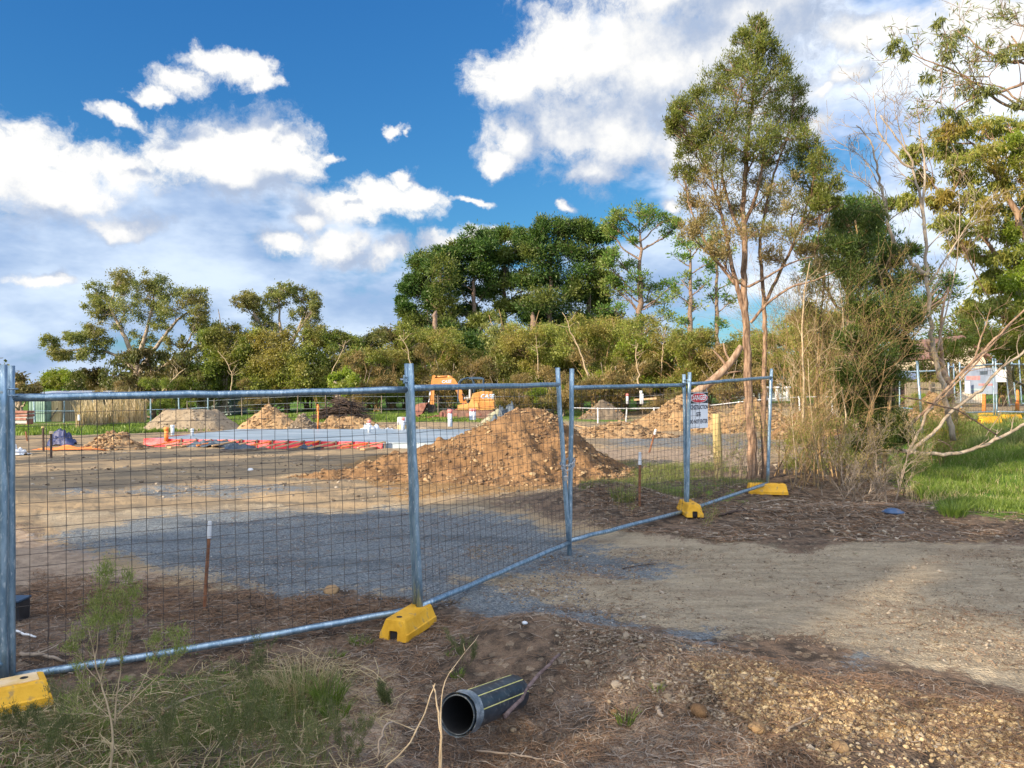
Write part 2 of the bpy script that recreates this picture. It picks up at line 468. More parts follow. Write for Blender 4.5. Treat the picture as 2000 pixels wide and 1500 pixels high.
M['pinkcap'] = simple('pink_tape', (0.72, 0.18, 0.18), (0.78, 0.26, 0.24), 0.6, 0, 15)
M['orange'] = simple('orange_plastic', (0.78, 0.20, 0.04), (0.85, 0.30, 0.08), 0.6, 0, 15)
M['slabfilm'] = simple('concrete_slab_top', (0.19, 0.26, 0.33), (0.36, 0.43, 0.50), 0.45, 0, 1.2, 0.004, 9, stretch=(0.5, 2.2, 1), col3=(0.24, 0.27, 0.30), s3=3.2)
M['redfilm'] = simple('red_membrane', (0.75, 0.03, 0.055), (0.85, 0.08, 0.09), 0.45, 0, 2.0, 0.02, 8)
M['timber'] = simple('raw_timber', (0.42, 0.27, 0.15), (0.55, 0.38, 0.22), 0.85, 0, 5, 0.002, 30)
M['timber_dark'] = simple('weathered_timber', (0.13, 0.10, 0.08), (0.24, 0.20, 0.16), 0.9, 0, 5, 0.002, 30)
M['blue_tarp'] = simple('blue_tarp', (0.02, 0.03, 0.10), (0.05, 0.065, 0.17), 0.45, 0, 6, 0.03, 9)
M['dark_tarp'] = simple('slate_tarp', (0.04, 0.06, 0.09), (0.08, 0.11, 0.15), 0.45, 0, 6, 0.03, 9)
M['exc'] = simple('excavator_paint', (0.50, 0.20, 0.055), (0.58, 0.26, 0.08), 0.4, 0, 4, 0.0, col3=(0.45, 0.22, 0.08), s3=6)
M['exc_y'] = simple('excavator_yellow', (0.52, 0.26, 0.075), (0.60, 0.34, 0.12), 0.4, 0, 4, col3=(0.45, 0.25, 0.10), s3=6)
M['rubber'] = simple('track_rubber', (0.16, 0.09, 0.07), (0.24, 0.14, 0.11), 0.85, 0, 6, 0.01)
M['rust'] = simple('rusty_bucket', (0.22, 0.09, 0.07), (0.36, 0.17, 0.13), 0.7, 0.2, 5)
M['canopy'] = simple('canopy_steel', (0.03, 0.06, 0.11), (0.05, 0.09, 0.15), 0.5, 0.2, 5)
M['seatmat'] = simple('seat_vinyl', (0.45, 0.45, 0.45), (0.55, 0.55, 0.53), 0.6)
M['decal'] = simple('decal_grey_blue', (0.42, 0.52, 0.66), None, 0.5)
M['roof_blue'] = simple('pale_metal_roof', (0.42, 0.48, 0.62), (0.52, 0.58, 0.72), 0.35, 0.3, 3)
M['cream'] = simple('cream_cladding', (0.52, 0.40, 0.22), (0.62, 0.49, 0.29), 0.8, 0, 4)
M['paling'] = simple('grey_paling', (0.17, 0.145, 0.10), (0.27, 0.23, 0.16), 0.9, 0, 5, 0.004, 20, stretch=(4, 4, 0.2))
M['greenwall'] = simple('green_sheet', (0.12, 0.22, 0.19), (0.22, 0.33, 0.28), 0.6, 0, 2)
M['housewall'] = simple('house_wall', (0.60, 0.50, 0.38), (0.70, 0.60, 0.48), 0.8, 0, 2)
M['houseroof'] = simple('brown_roof', (0.16, 0.09, 0.08), (0.24, 0.14, 0.12), 0.7, 0, 2)
M['shedwhite'] = simple('white_cladding', (0.62, 0.63, 0.60), (0.72, 0.73, 0.70), 0.7, 0, 2)
M['shedblue'] = simple('pale_blue_cladding', (0.30, 0.42, 0.44), (0.38, 0.50, 0.52), 0.7, 0, 2)
M['glass'] = simple('window_glass', (0.03, 0.04, 0.05), None, 0.1, 0, spec=0.8)
M['bluelid'] = simple('blue_lid', (0.05, 0.10, 0.20), (0.08, 0.14, 0.27), 0.5, 0, 12, col3=(0.16, 0.13, 0.11), s3=9)
M['banner'] = simple('banner_blue_grey', (0.22, 0.27, 0.38), (0.30, 0.36, 0.47), 0.6, 0, 2)
M['banner_red'] = simple('banner_red_print', (0.45, 0.20, 0.22), (0.5, 0.28, 0.28), 0.6)
M['paper'] = simple('white_board', (0.80, 0.80, 0.80), (0.86, 0.86, 0.85), 0.6)
# barks
M['bark_tea'] = simple('paper_bark', (0.11, 0.065, 0.042), (0.36, 0.24, 0.165), 0.9, 0, 26, 0.014, 34, stretch=(1, 1, 0.16), col3=(0.12, 0.075, 0.05), s3=30)
M['bark_gum'] = simple('gum_bark', (0.22, 0.175, 0.13), (0.40, 0.33, 0.26), 0.8, 0, 6, 0.01, 12, stretch=(1, 1, 0.3), col3=(0.25, 0.18, 0.13), s3=9)
M['bark_gum_near'] = simple('smooth_gum_bark', (0.17, 0.10, 0.062), (0.36, 0.255, 0.18), 0.75, 0, 10, 0.006, 22, stretch=(1, 1, 0.18), col3=(0.20, 0.12, 0.08), s3=16)
M['bark_pine'] = simple('pine_bark', (0.16, 0.11, 0.085), (0.27, 0.19, 0.14), 0.9, 0, 6, 0.02, 12)
M['twig'] = simple('dry_twigs', (0.20, 0.13, 0.065), (0.36, 0.25, 0.13), 0.9, 0, 6)
M['twig_grey'] = simple('grey_twigs', (0.16, 0.125, 0.095), (0.32, 0.26, 0.21), 0.85, 0, 6)
M['twig_pale'] = simple('pale_stem', (0.30, 0.225, 0.14), (0.46, 0.36, 0.24), 0.8, 0, 16)
M['stick_dark'] = simple('dark_stick', (0.05, 0.035, 0.03), (0.10, 0.07, 0.055), 0.9, 0, 16)
M['barkstrip'] = simple('bark_strip', (0.10, 0.065, 0.06), (0.20, 0.145, 0.14), 0.85, 0, 30, 0.004, 40, stretch=(1, 1, 1))
# leaves
M['lf_pine'] = leafmat('pine_needles_green', (0.024, 0.062, 0.016), (0.085, 0.150, 0.030), (0.125, 0.150, 0.032), 0.22, 0.16)
M['lf_pine_open'] = leafmat('pine_needles_bright', (0.074, 0.165, 0.036), (0.176, 0.270, 0.054), (0.216, 0.255, 0.060), 0.3, 0.3)
M['lf_gum'] = leafmat('gum_leaves', (0.10, 0.13, 0.035), (0.27, 0.29, 0.09), (0.19, 0.18, 0.055), 0.35, 0.4)
M['lf_gum_dark'] = leafmat('gum_leaves_dark', (0.06, 0.08, 0.022), (0.15, 0.165, 0.045), (0.11, 0.09, 0.03), 0.3, 0.4)
M['lf_yel'] = leafmat('gum_leaves_yellow', (0.15, 0.20, 0.035), (0.38, 0.38, 0.09), (0.30, 0.23, 0.05), 0.42, 0.9)
M['lf_green'] = leafmat('bush_leaves', (0.09, 0.14, 0.022), (0.23, 0.28, 0.05), (0.18, 0.17, 0.04), 0.35, 0.35)
M['lf_lime'] = leafmat('lime_leaves', (0.132, 0.204, 0.020), (0.275, 0.348, 0.040), (0.176, 0.192, 0.030), 0.4, 0.5)
M['lf_olive'] = leafmat('scrub_leaves', (0.12, 0.15, 0.028), (0.31, 0.34, 0.07), (0.24, 0.21, 0.05), 0.38, 0.35)
M['lf_dry'] = leafmat('dry_scrub_leaves', (0.17, 0.12, 0.045), (0.32, 0.24, 0.10), (0.14, 0.13, 0.04), 0.3, 0.9)
M['lf_tea'] = leafmat('tea_tree_leaves', (0.065, 0.10, 0.018), (0.23, 0.25, 0.05), (0.13, 0.15, 0.028), 0.38, 2.2)
M['lf_teadry'] = leafmat('tea_tree_dry_leaves', (0.20, 0.16, 0.06), (0.38, 0.30, 0.14), (0.16, 0.18, 0.05), 0.4, 1.5)
M['lf_near_dark'] = leafmat('dark_bush_needles', (0.03, 0.065, 0.014), (0.11, 0.16, 0.032), (0.07, 0.10, 0.022), 0.3, 1.3)
M['lf_weed'] = leafmat('weed_leaves', (0.06, 0.085, 0.035), (0.17, 0.19, 0.075), None, 0.35)
M['lf_sap'] = leafmat('sapling_leaves', (0.12, 0.17, 0.04), (0.34, 0.38, 0.12), None, 0.4)
M['grass'] = bladesmat('grass_blades', (0.06, 0.115, 0.018), (0.20, 0.27, 0.05))
M['grass_dull'] = bladesmat('dull_grass_blades', (0.09, 0.14, 0.035), (0.24, 0.25, 0.09))
M['grass_dry'] = bladesmat('dry_grass', (0.30, 0.23, 0.13), (0.52, 0.43, 0.28))
M['needle'] = leafmat('fallen_needles', (0.11, 0.065, 0.042), (0.34, 0.215, 0.135), None, 0.1)
M['weed_stem'] = simple('weed_stem', (0.12, 0.12, 0.05), (0.24, 0.21, 0.10), 0.8, 0, 30)
M['needle_grey'] = leafmat('fallen_twigs_grey', (0.10, 0.08, 0.065), (0.40, 0.33, 0.27), None, 0.05)
def stonemat(name, c1, c2, c3):
    m, n = newmat(name); out = n.n('ShaderNodeOutputMaterial'); p = n.n('ShaderNodeBsdfPrincipled'); n.l(p.outputs[0], out.inputs[0])
    g = n.n('ShaderNodeNewGeometry'); r = n.n('ShaderNodeValToRGB'); n.l(g.outputs['Random Per Island'], r.inputs[0])
    e = r.color_ramp.elements; e[0].color = (*c1, 1); e[1].color = (*c3, 1); e[1].position = 1.0
    k = e.new(0.6); k.color = (*c2, 1)
    t = n.n('ShaderNodeTexCoord')
    c = n.mix(n.ramp01(n.noise(t.outputs['Object'], 60, 3, 0.6), 0.4, 0.7), r.outputs[0], (0.35, 0.27, 0.17))
    nd = n.mix(0.7, c, r.outputs[0])
    n.l(nd, p.inputs['Base Color']); p.inputs['Roughness'].default_value = 0.85
    return m
M['stone_clay'] = stonemat('clay_stones', (0.085, 0.048, 0.024), (0.22, 0.128, 0.060), (0.40, 0.28, 0.155))
M['stone_berm_lit'] = stonemat('sunlit_berm_stones', (0.15, 0.10, 0.055), (0.36, 0.26, 0.14), (0.56, 0.45, 0.28))  # paler, warmer stones: sunlight on the berm put into their colour
M['stone_grey'] = stonemat('blue_stones', (0.07, 0.085, 0.11), (0.14, 0.16, 0.19), (0.30, 0.31, 0.32))
M['stone_mix'] = stonemat('mixed_stones', (0.09, 0.068, 0.05), (0.20, 0.155, 0.11), (0.38, 0.33, 0.27))
M['clay'] = simple('clay_soil', (0.13, 0.072, 0.034), (0.27, 0.155, 0.072), 0.95, 0, 2.2, 0.035, 16, detail=9, col3=(0.085, 0.05, 0.03), s3=5)
M['clay_pale'] = simple('pale_clay_soil', (0.22, 0.14, 0.072), (0.36, 0.24, 0.125), 0.95, 0, 1.4, 0.05, 6, detail=8, col3=(0.30, 0.18, 0.09), s3=3.5)
M['soil_grey'] = simple('grey_soil', (0.21, 0.165, 0.115), (0.30, 0.24, 0.17), 0.95, 0, 1.4, 0.05, 6, detail=8, col3=(0.13, 0.10, 0.07), s3=3.5)
M['soil_dark'] = simple('dark_soil', (0.10, 0.08, 0.06), (0.20, 0.155, 0.11), 0.95, 0, 1.6, 0.05, 6, detail=8)
M['soil_brown'] = simple('brown_soil', (0.30, 0.19, 0.10), (0.42, 0.28, 0.15), 0.95, 0, 1.6, 0.06, 6, detail=8, col3=(0.18, 0.11, 0.06), s3=3)
M['rubble'] = simple('green_grey_rubble', (0.22, 0.22, 0.15), (0.34, 0.34, 0.25), 0.95, 0, 2.5, 0.06, 7, detail=8)

def ground_material():
    m, n = newmat('site_ground')
    out = n.n('ShaderNodeOutputMaterial'); p = n.n('ShaderNodeBsdfPrincipled'); n.l(p.outputs[0], out.inputs[0])
    a1 = n.n('ShaderNodeAttribute', attribute_name='za'); a2 = n.n('ShaderNodeAttribute', attribute_name='zb')
    s1 = n.n('ShaderNodeSeparateColor'); n.l(a1.outputs['Color'], s1.inputs[0])
    s2 = n.n('ShaderNodeSeparateColor'); n.l(a2.outputs['Color'], s2.inputs[0])
    t = n.n('ShaderNodeTexCoord'); P = t.outputs['Object']
    Ps = n.v('MULTIPLY', P, (0.28, 1.0, 1.0))
    nf = n.noise(P, 42.0, 4.0, 0.7); nm = n.noise(P, 7.0, 6.0, 0.62); nb = n.noise(Ps, 1.9, 6.0, 0.6); nst = n.m('ADD', n.m('MULTIPLY', n.noise(Ps, 9.0, 5.0, 0.65), 0.55), n.m('MULTIPLY', n.noise(P, 30.0, 5.0, 0.75), 0.45))
    vo = n.n('ShaderNodeTexVoronoi'); n.l(P, vo.inputs['Vector']); vo.inputs['Scale'].default_value = 75.0
    vc = n.n('ShaderNodeSeparateColor'); n.l(vo.outputs['Color'], vc.inputs[0])
    vo2 = n.n('ShaderNodeTexVoronoi'); n.l(P, vo2.inputs['Vector']); vo2.inputs['Scale'].default_value = 28.0
    vc2 = n.n('ShaderNodeSeparateColor'); n.l(vo2.outputs['Color'], vc2.inputs[0])
    peb = vc.outputs[0]; peb2 = vc2.outputs[0]
    def edge(mask, w=0.30):
        # break the edge of a zone with fine noise
        q = n.m('ADD', mask, n.m('MULTIPLY', n.m('SUBTRACT', n.m('ADD', n.m('MULTIPLY', nm, 0.6), n.m('MULTIPLY', nf, 0.4)), 0.5), 2.9))
        return n.ramp01(q, 0.5 - w / 2, 0.5 + w / 2)
    site = n.mix(n.ramp01(nb, 0.36, 0.62), (0.22, 0.18, 0.13), (0.42, 0.31, 0.19))
    site = n.mix(n.ramp01(nst, 0.52, 0.68), site, (0.12, 0.105, 0.08))
    track = n.mix(n.ramp01(nst, 0.38, 0.62), (0.25, 0.205, 0.145), (0.43, 0.355, 0.255))
    track = n.mix(n.m('MULTIPLY', n.ramp01(nb, 0.52, 0.66), 0.55), track, (0.24, 0.175, 0.12))
    track = n.mix(n.m('MULTIPLY', n.ramp01(peb, 0.78, 0.95), 0.5), track, (0.44, 0.39, 0.30))
    track = n.mix(n.m('MULTIPLY', s2.outputs[2], 0.55), track, n.mix(nst, (0.30, 0.25, 0.18), (0.47, 0.395, 0.29)))
    grav = n.mix(peb, (0.09, 0.112, 0.135), (0.26, 0.29, 0.315))
    grav = n.mix(n.m('MULTIPLY', n.ramp01(nb, 0.5, 0.62), 0.4), grav, (0.05, 0.06, 0.075))
    grav = n.mix(n.m('MULTIPLY', n.ramp01(nm, 0.5, 0.7), 0.35), grav, (0.24, 0.21, 0.16))
    litter = n.mix(n.ramp01(nm, 0.36, 0.62), (0.065, 0.050, 0.040), (0.20, 0.140, 0.100))
    litter = n.mix(n.ramp01(nb, 0.52, 0.68), litter, (0.24, 0.185, 0.15))
    litter = n.mix(n.m('MULTIPLY', n.ramp01(peb2, 0.86, 0.98), 0.5), litter, (0.38, 0.30, 0.22))
    sand = n.mix(n.ramp01(nm, 0.35, 0.65), (0.27, 0.205, 0.155), (0.42, 0.325, 0.245))
    grass = n.mix(n.ramp01(nm, 0.35, 0.65), (0.045, 0.12, 0.012), (0.12, 0.22, 0.03))
    grass = n.mix(n.m('MULTIPLY', n.ramp01(nb, 0.5, 0.7), 0.6), grass, (0.20, 0.19, 0.08))
    clay = n.mix(n.ramp01(nm, 0.35, 0.65), (0.22, 0.125, 0.05), (0.36, 0.225, 0.105))
    clay = n.mix(n.m('MULTIPLY', n.ramp01(peb2, 0.6, 0.95), 0.4), clay, (0.42, 0.32, 0.20))
    c = site
    c = n.mix(edge(a2.outputs['Alpha']), c, track)
    c = n.mix(edge(s1.outputs[2]), c, litter)
    c = n.mix(edge(s2.outputs[0]), c, sand)
    c = n.mix(edge(s2.outputs[1]), c, clay)
    c = n.mix(edge(s1.outputs[0]), c, grav)
    c = n.mix(edge(s1.outputs[1]), c, grass)
    c = n.mix(n.m('MULTIPLY', n.ramp01(nf, 0.60, 0.72), 0.5), c, n.mix(0.65, c, (0.02, 0.015, 0.01)))
    n.l(c, p.inputs['Base Color']); p.inputs['Roughness'].default_value = 0.95; p.inputs['Specular IOR Level'].default_value = 0.15
    b = n.n('ShaderNodeBump'); b.inputs['Distance'].default_value = 0.034; b.inputs['Strength'].default_value = 0.9
    hgt = n.m('ADD', n.m('MULTIPLY', nf, 0.7), n.m('ADD', n.m('MULTIPLY', nm, 0.9), n.m('MULTIPLY', n.m('SUBTRACT', 0.5, vo.outputs[0]), 0.35)))
    n.l(hgt, b.inputs['Height']); n.l(b.outputs[0], p.inputs['Normal'])
    return m
M['ground'] = ground_material()
# ================================================================== the ground, one sheet to the horizon
def build_ground():
    az_f = np.linspace(-42, 42, 760); az_s = np.linspace(42, 318, 130)[1:-1]
    A = np.radians(np.r_[az_f, az_s])
    r = [1.6]
    while r[-1] < 1800:
        c = r[-1]; px = FPX * CAMH / c
        step = min(2.3 * c / px, 0.035 * c) if c > 2.8 else 0.06
        step = max(step, 0.009)
        r.append(c + step)
    R = np.array(r)
    rr, aa = np.meshgrid(R, A, indexing='ij')
    x = rr * np.sin(aa); y = rr * np.cos(aa)
    z = terrain(x, y)
    n, m = rr.shape
    V = np.stack([x, y, z], -1).reshape(-1, 3)
    i = np.arange(n - 1)[:, None]; j = np.arange(m)[None]; k = (j + 1) % m
    F = np.stack([i * m + j, (i + 1) * m + j, (i + 1) * m + k, i * m + k], -1).reshape(-1, 4)
    V = np.vstack([V, [[0, 0, float(z[0].mean())]]]); c = len(V) - 1
    T = np.stack([np.arange(m), (np.arange(m) + 1) % m, np.full(m, c)], -1)
    X, Y = V[:, 0], V[:, 1]
    rad = np.hypot(X, Y)
    w = np.clip(rad * 0.045, 0.12, 1.4)
    wob = fbm(X / (w * 2.6), Y / (w * 2.6), 3, 2) * w * 1.6
    def zone(P, soft=0.06, world=False):
        P = P if world else [GP(*q) for q in P]
        s = sdf_poly(X, Y, P) + wob
        return 1 - sstep(s, -w * soft * 10, w * soft * 10)
    gravel = zone([(60,1050),(250,1012),(500,996),(800,992),(1000,1006),(1180,1066),(1290,1108),(1200,1122),(1120,1108),(900,1128),(1010,1160),(1210,1218),(1010,1222),(870,1172),(780,1150),(560,1160),(420,1112),(170,1088)], 0.16)
    for P in ([(1270,1245),(1400,1232),(1400,1262),(1290,1262)], [(1600,1285),(1680,1280),(1670,1305),(1610,1308)], [(1360,1275),(1450,1290),(1420,1315),(1350,1300)],
              [(1180,846),(1430,838),(1440,862),(1180,868)], [(1420,848),(1560,852),(1550,880),(1420,872)], [(60,948),(560,944),(800,958),(500,966),(60,972)]):
        gravel = np.maximum(gravel, 0.62 * zone(P, 0.10))
    track = zone([(40,1000),(450,985),(900,985),(1130,1030),(1400,1062),(1750,1060),(2400,1075),(2700,1330),(2050,1360),(1700,1300),(1350,1250),(1050,1200),(800,1160),(500,1160),(100,1060)], 0.05)
    near = 1 - sstep(rad, 9.5, 13)
    litter = (1 - zone([(30,930),(900,975),(1130,1020),(1400,1062),(1750,1060),(2400,1075),(2700,1330),(2050,1340),(1700,1275),(1350,1222),(1050,1180),(800,1150),(500,1150),(300,1135),(60,1110)], 0.13)) * near
    litter = np.maximum(litter, zone([(1080,900),(1480,905),(1600,880),(1900,960),(2300,1000),(2400,1060),(1750,1052),(1400,1052),(1130,1018)], 0.13) * 0.95)
    right_far = zone([(1500,850),(1760,850),(1780,960),(1500,940)], 0.05); litter = np.maximum(litter, right_far * 0.9)
    grass = zone([(1752,892),(1850,884),(2050,880),(2600,885),(2600,1000),(2050,990),(1930,965),(1800,968),(1770,940)], 0.05)
    grass = np.maximum(grass, 0.9 * zone([(1830,996),(1900,975),(2020,985),(2060,1010),(1990,1015),(1850,1012)], 0.05))
    grass = np.maximum(grass, zone([(1780,842),(1900,838),(2300,840),(2300,880),(1780,880)], 0.05) * (0.85 + 0.3 * vnoise(X, Y, 2)))
    g2 = sstep(Y, 39, 42) * (1 - sstep(X, 4, 10))
    grass = np.maximum(grass, g2 * (0.75 + 0.5 * vnoise(X * 0.4, Y * 0.4, 3)))
    grass = np.maximum(grass, zone([(-300,838),(150,842),(285,832),(300,826),(400,815),(-300,815)], 0.04))
    grass = np.maximum(grass, sstep(Y, 50, 60)); grass = np.maximum(grass, sstep(rad, 70, 110))
    grass = np.maximum(grass, (1 - sstep(Y, -4, 1)) * 0.55)
    gr_hump = 0.45 * np.exp(-(((X - 2.4) / 1.6) ** 2 + ((Y - 11.2) / 1.2) ** 2)); grass = np.maximum(grass, gr_hump)
    grass = np.maximum(grass, 0.50 * zone([(0,1380),(200,1300),(560,1270),(650,1350),(640,1480),(400,1700),(-200,1700)], 0.08))
    sand = zone([(-60,1020),(28,1030),(150,1060),(240,1090),(310,1130),(150,1150),(-60,1150)], 0.05)
    sand = np.maximum(sand, 0.8 * zone([(640,1290),(760,1270),(800,1340),(760,1450),(640,1440),(600,1340)], 0.06))
    sand = np.maximum(sand, 0.8 * zone([(1250,1400),(1450,1430),(1500,1500),(1700,1560),(1100,1560)], 0.06))
    sand = np.maximum(sand, 0.7 * zone([(1130,868),(1480,876),(1560,890),(1500,908),(1200,912),(1130,890)], 0.03))
    clay = np.exp(-((np.abs((X - 0.35) * 0.55 + (Y - 4.75) * 0.83) / 0.34) ** 2)) * sstep(X, 0.6, 1.6) * (Y < 6)  # clay tone kept to the berm's right end, painting its sunlight in
    clay = np.maximum(clay, 0.75 * zone([(600,905),(800,975),(1150,960),(1220,900),(1000,860)], 0.05))
    za = np.stack([gravel, grass, litter, np.ones_like(X)], -1)
    zb = np.stack([sand, clay, np.clip(rut_mask(X, Y), 0, 1), track], -1)
    ob = mesh_np('ground', V, [F, T], M['ground'], None, True, None, {'za': za, 'zb': zb})
    ob['kind'] = 'structure'
    return ob
build_ground()

# ------------------------------------------------------------------ scatter helpers
ICO = None
def ico():
    global ICO
    if ICO is None:
        p = (1 + 5 ** .5) / 2
        v = np.array([(-1,p,0),(1,p,0),(-1,-p,0),(1,-p,0),(0,-1,p),(0,1,p),(0,-1,-p),(0,1,-p),(p,0,-1),(p,0,1),(-p,0,-1),(-p,0,1)]) / 1.9
        f = np.array([(0,11,5),(0,5,1),(0,1,7),(0,7,10),(0,10,11),(1,5,9),(5,11,4),(11,10,2),(10,7,6),(7,1,8),(3,9,4),(3,4,2),(3,2,6),(3,6,8),(3,8,9),(4,9,5),(2,4,11),(6,2,10),(8,6,7),(9,8,1)])
        ICO = (v, f)
    return ICO
def stones(name, pos, size, mat, parent=None, seed=0, smooth=False, flat=0.65):
    r = np.random.default_rng(seed); v, f = ico(); n = len(pos)
    jit = 1 + r.uniform(-0.28, 0.28, (n, 12, 1))
    sc = r.uniform(0.6, 1.25, (n, 1, 3)) * np.array([1, 1, flat])
    a = r.uniform(0, 2 * pi, n); ca, sa = np.cos(a), np.sin(a)
    V = v[None] * jit * sc * np.asarray(size)[:, None, None]
    tilt = r.uniform(-0.7, 0.7, n); ct, st = np.cos(tilt), np.sin(tilt)
    y = V[..., 1] * ct[:, None] - V[..., 2] * st[:, None]; z = V[..., 1] * st[:, None] + V[..., 2] * ct[:, None]
    x2 = V[..., 0] * ca[:, None] - y * sa[:, None]; y2 = V[..., 0] * sa[:, None] + y * ca[:, None]
    V = np.stack([x2, y2, z], -1) + np.asarray(pos)[:, None]
    F = f[None] + (np.arange(n) * 12)[:, None, None]
    return mesh_np(name, V.reshape(-1, 3), [F.reshape(-1, 3)], mat, parent, smooth)
def leaves_geo(pos, dirs, L, Wd, r, bend=0.0):
    """rhombic leaves as quads"""
    n = len(pos); dirs = dirs / (np.linalg.norm(dirs, axis=1)[:, None] + 1e-9)
    rv = r.normal(size=(n, 3)); s = np.cross(dirs, rv); s /= np.linalg.norm(s, axis=1)[:, None] + 1e-9
    L = np.asarray(L)[:, None] if np.ndim(L) else np.full((n, 1), L)
    Wd = np.asarray(Wd)[:, None] if np.ndim(Wd) else np.full((n, 1), Wd)
    a = pos; mid = pos + dirs * L * 0.45; tip = pos + dirs * L
    if bend: tip[:, 2] -= (bend * L)[:, 0]
    V = np.stack([a, mid + s * Wd / 2, tip, mid - s * Wd / 2], 1).reshape(-1, 3)
    F = np.arange(4 * n).reshape(-1, 4)
    return V, F
def lying(name, X, Y, L, Wd, mat, seed, lift=0.006, tilt=0.18):
    """thin sticks or needles lying on the ground"""
    r = np.random.default_rng(seed); n = len(X)
    Z = terrain(X, Y) + lift * r.uniform(0.3, 2.0, n)
    a = r.uniform(0, 2 * pi, n)
    d = np.stack([np.cos(a), np.sin(a), r.uniform(-tilt, tilt, n)], -1)
    s = np.stack([-np.sin(a), np.cos(a), r.uniform(-0.5, 0.5, n)], -1)
    c = np.stack([X, Y, Z], -1); L = L * r.uniform(0.5, 1.3, n); Wd = Wd * r.uniform(0.6, 1.3, n)
    bow = s * (L * r.uniform(-0.14, 0.14, n))[:, None]
    h = d * (L / 2)[:, None]; w = s * (Wd / 2)[:, None]; up = np.array([0, 0, 1.0]) * (Wd * 0.5)[:, None]
    V = np.stack([c - h - w, c - h + w, c + bow - w + up, c + bow + w + up, c + h - w * 0.6, c + h + w * 0.6], 1).reshape(-1, 3)
    b = (np.arange(n) * 6)[:, None]
    F = np.concatenate([b + np.array([[0, 2, 3, 1]]), b + np.array([[2, 4, 5, 3]])])
    o = mesh_np(name, V, [F], mat, None, True); o['kind'] = 'stuff'; return o
def scatter_px(n, poly, seed, maxd=60):
    """points spread over a ground patch whose outline is given in photo pixels, denser when near"""
    r = np.random.default_rng(seed); P = np.array([GP(*q) for q in poly])
    lo, hi = P.min(0), P.max(0); X = np.empty(0); Y = np.empty(0)
    while len(X) < n:
        x = r.uniform(lo[0], hi[0], n * 3); y = lo[1] * (hi[1] / lo[1]) ** r.uniform(0, 1, n * 3)
        k = (sdf_poly(x, y, P) < 0) & (r.uniform(0, 1, n * 3) < np.clip(0.5 + 1.3 * fbm(x * 1.3, y * 1.3, 3, 6), 0.08, 1))
        X = np.r_[X, x[k]]; Y = np.r_[Y, y[k]]
    return X[:n], Y[:n]
def st(o): o['kind'] = 'stuff'; return o

FORE = [(-150,1560),(-150,1180),(250,1140),(560,1165),(860,1185),(1150,1235),(1500,1275),(1800,1330),(2150,1380),(2150,1560)]
VERGE = [(1150,1030),(1130,950),(1250,930),(1500,960),(1620,920),(1760,900),(1830,985),(2100,1020),(2100,1062),(1750,1058),(1400,1056)]
x, y = scatter_px(26000, FORE, 1); lying('fallen_pine_needles', x, y, 0.085, 0.0028, M['needle'], 2)
x, y = scatter_px(9000, FORE, 3); lying('fallen_twigs', x, y, 0.11, 0.0036, M['needle_grey'], 4)
x, y = scatter_px(12000, VERGE, 5); lying('verge_needles', x, y, 0.13, 0.006, M['needle'], 6)
x, y = scatter_px(7000, VERGE, 7); lying('verge_twigs', x, y, 0.20, 0.007, M['needle_grey'], 8)
x, y = scatter_px(5000, [(60,1110),(300,1120),(560,1160),(800,1160),(800,1200),(60,1200)], 9); lying('needle_drift', x, y, 0.10, 0.004, M['needle'], 10)
x, y = scatter_px(1500, [(-100,1420),(150,1330),(560,1250),(760,1300),(800,1400),(700,1540),(-100,1560)], 15); lying('fallen_straw', x, y, 0.20, 0.0035, M['grass_dry'], 16, 0.02, 0.35)
x, y = scatter_px(2200, [(1330,1330),(1500,1345),(1800,1400),(2080,1450),(2100,1540),(1600,1540)], 17); lying('needles_on_berm', x, y, 0.09, 0.003, M['needle'], 18, 0.025)
# gravel lying on the drive
def scatter_stones(name, n, poly, smin, smax, mat, seed, sink=0.15, power=3):
    r = np.random.default_rng(seed); x, y = scatter_px(n, poly, seed)
    s = smin + (smax - smin) * r.uniform(0, 1, n) ** power
    p = np.stack([x, y, terrain(x, y) + s * (0.3 - sink)], -1)
    return st(stones(name, p, s, mat, None, seed))
scatter_stones('drive_gravel', 9000, [(90,1060),(500,1000),(950,1000),(1290,1108),(1120,1120),(1210,1225),(900,1180),(560,1165),(160,1095)], 0.005, 0.012, M['stone_grey'], 21)
scatter_stones('track_pebbles', 2600, [(900,1060),(1400,1066),(2100,1075),(2150,1330),(1600,1270),(1000,1180)], 0.005, 0.022, M['stone_mix'], 22, power=5)
scatter_stones('verge_pebbles', 2200, VERGE, 0.010, 0.035, M['stone_mix'], 23, power=4)
scatter_stones('foreground_pebbles', 2400, FORE, 0.003, 0.014, M['stone_mix'], 24, power=4)
BERM = [(1330,1330),(1500,1345),(1800,1400),(2080,1450),(2100,1540),(1750,1560),(1600,1480),(1420,1400)]
BERML = [(1040,1240),(1250,1262),(1500,1310),(1800,1375),(2000,1420),(1800,1500),(1500,1480),(1380,1400),(1180,1350),(1080,1300)]
scatter_stones('berm_gravel_sunlit', 11000, BERM, 0.004, 0.017, M['stone_berm_lit'], 25, power=2.6)  # sunlit stretch of the berm, light painted into its stones
scatter_stones('berm_gravel_brown_shade', 7000, BERML, 0.004, 0.015, M['stone_mix'], 28, power=3)  # brown mix, also painting the shaded left of the berm
scatter_stones('berm_cobbles', 160, BERML, 0.012, 0.03, M['stone_mix'], 26, power=3)
scatter_stones('track_grit', 9000, [(900,1060),(1400,1066),(2100,1075),(2150,1330),(1600,1270),(1000,1180)], 0.003, 0.008, M['stone_mix'], 29, power=2)
x, y = scatter_px(2600, [(900,1060),(1400,1066),(2100,1075),(2150,1330),(1600,1270),(1000,1180)], 11); lying('needles_on_drive', x, y, 0.08, 0.004, M['needle'], 12)
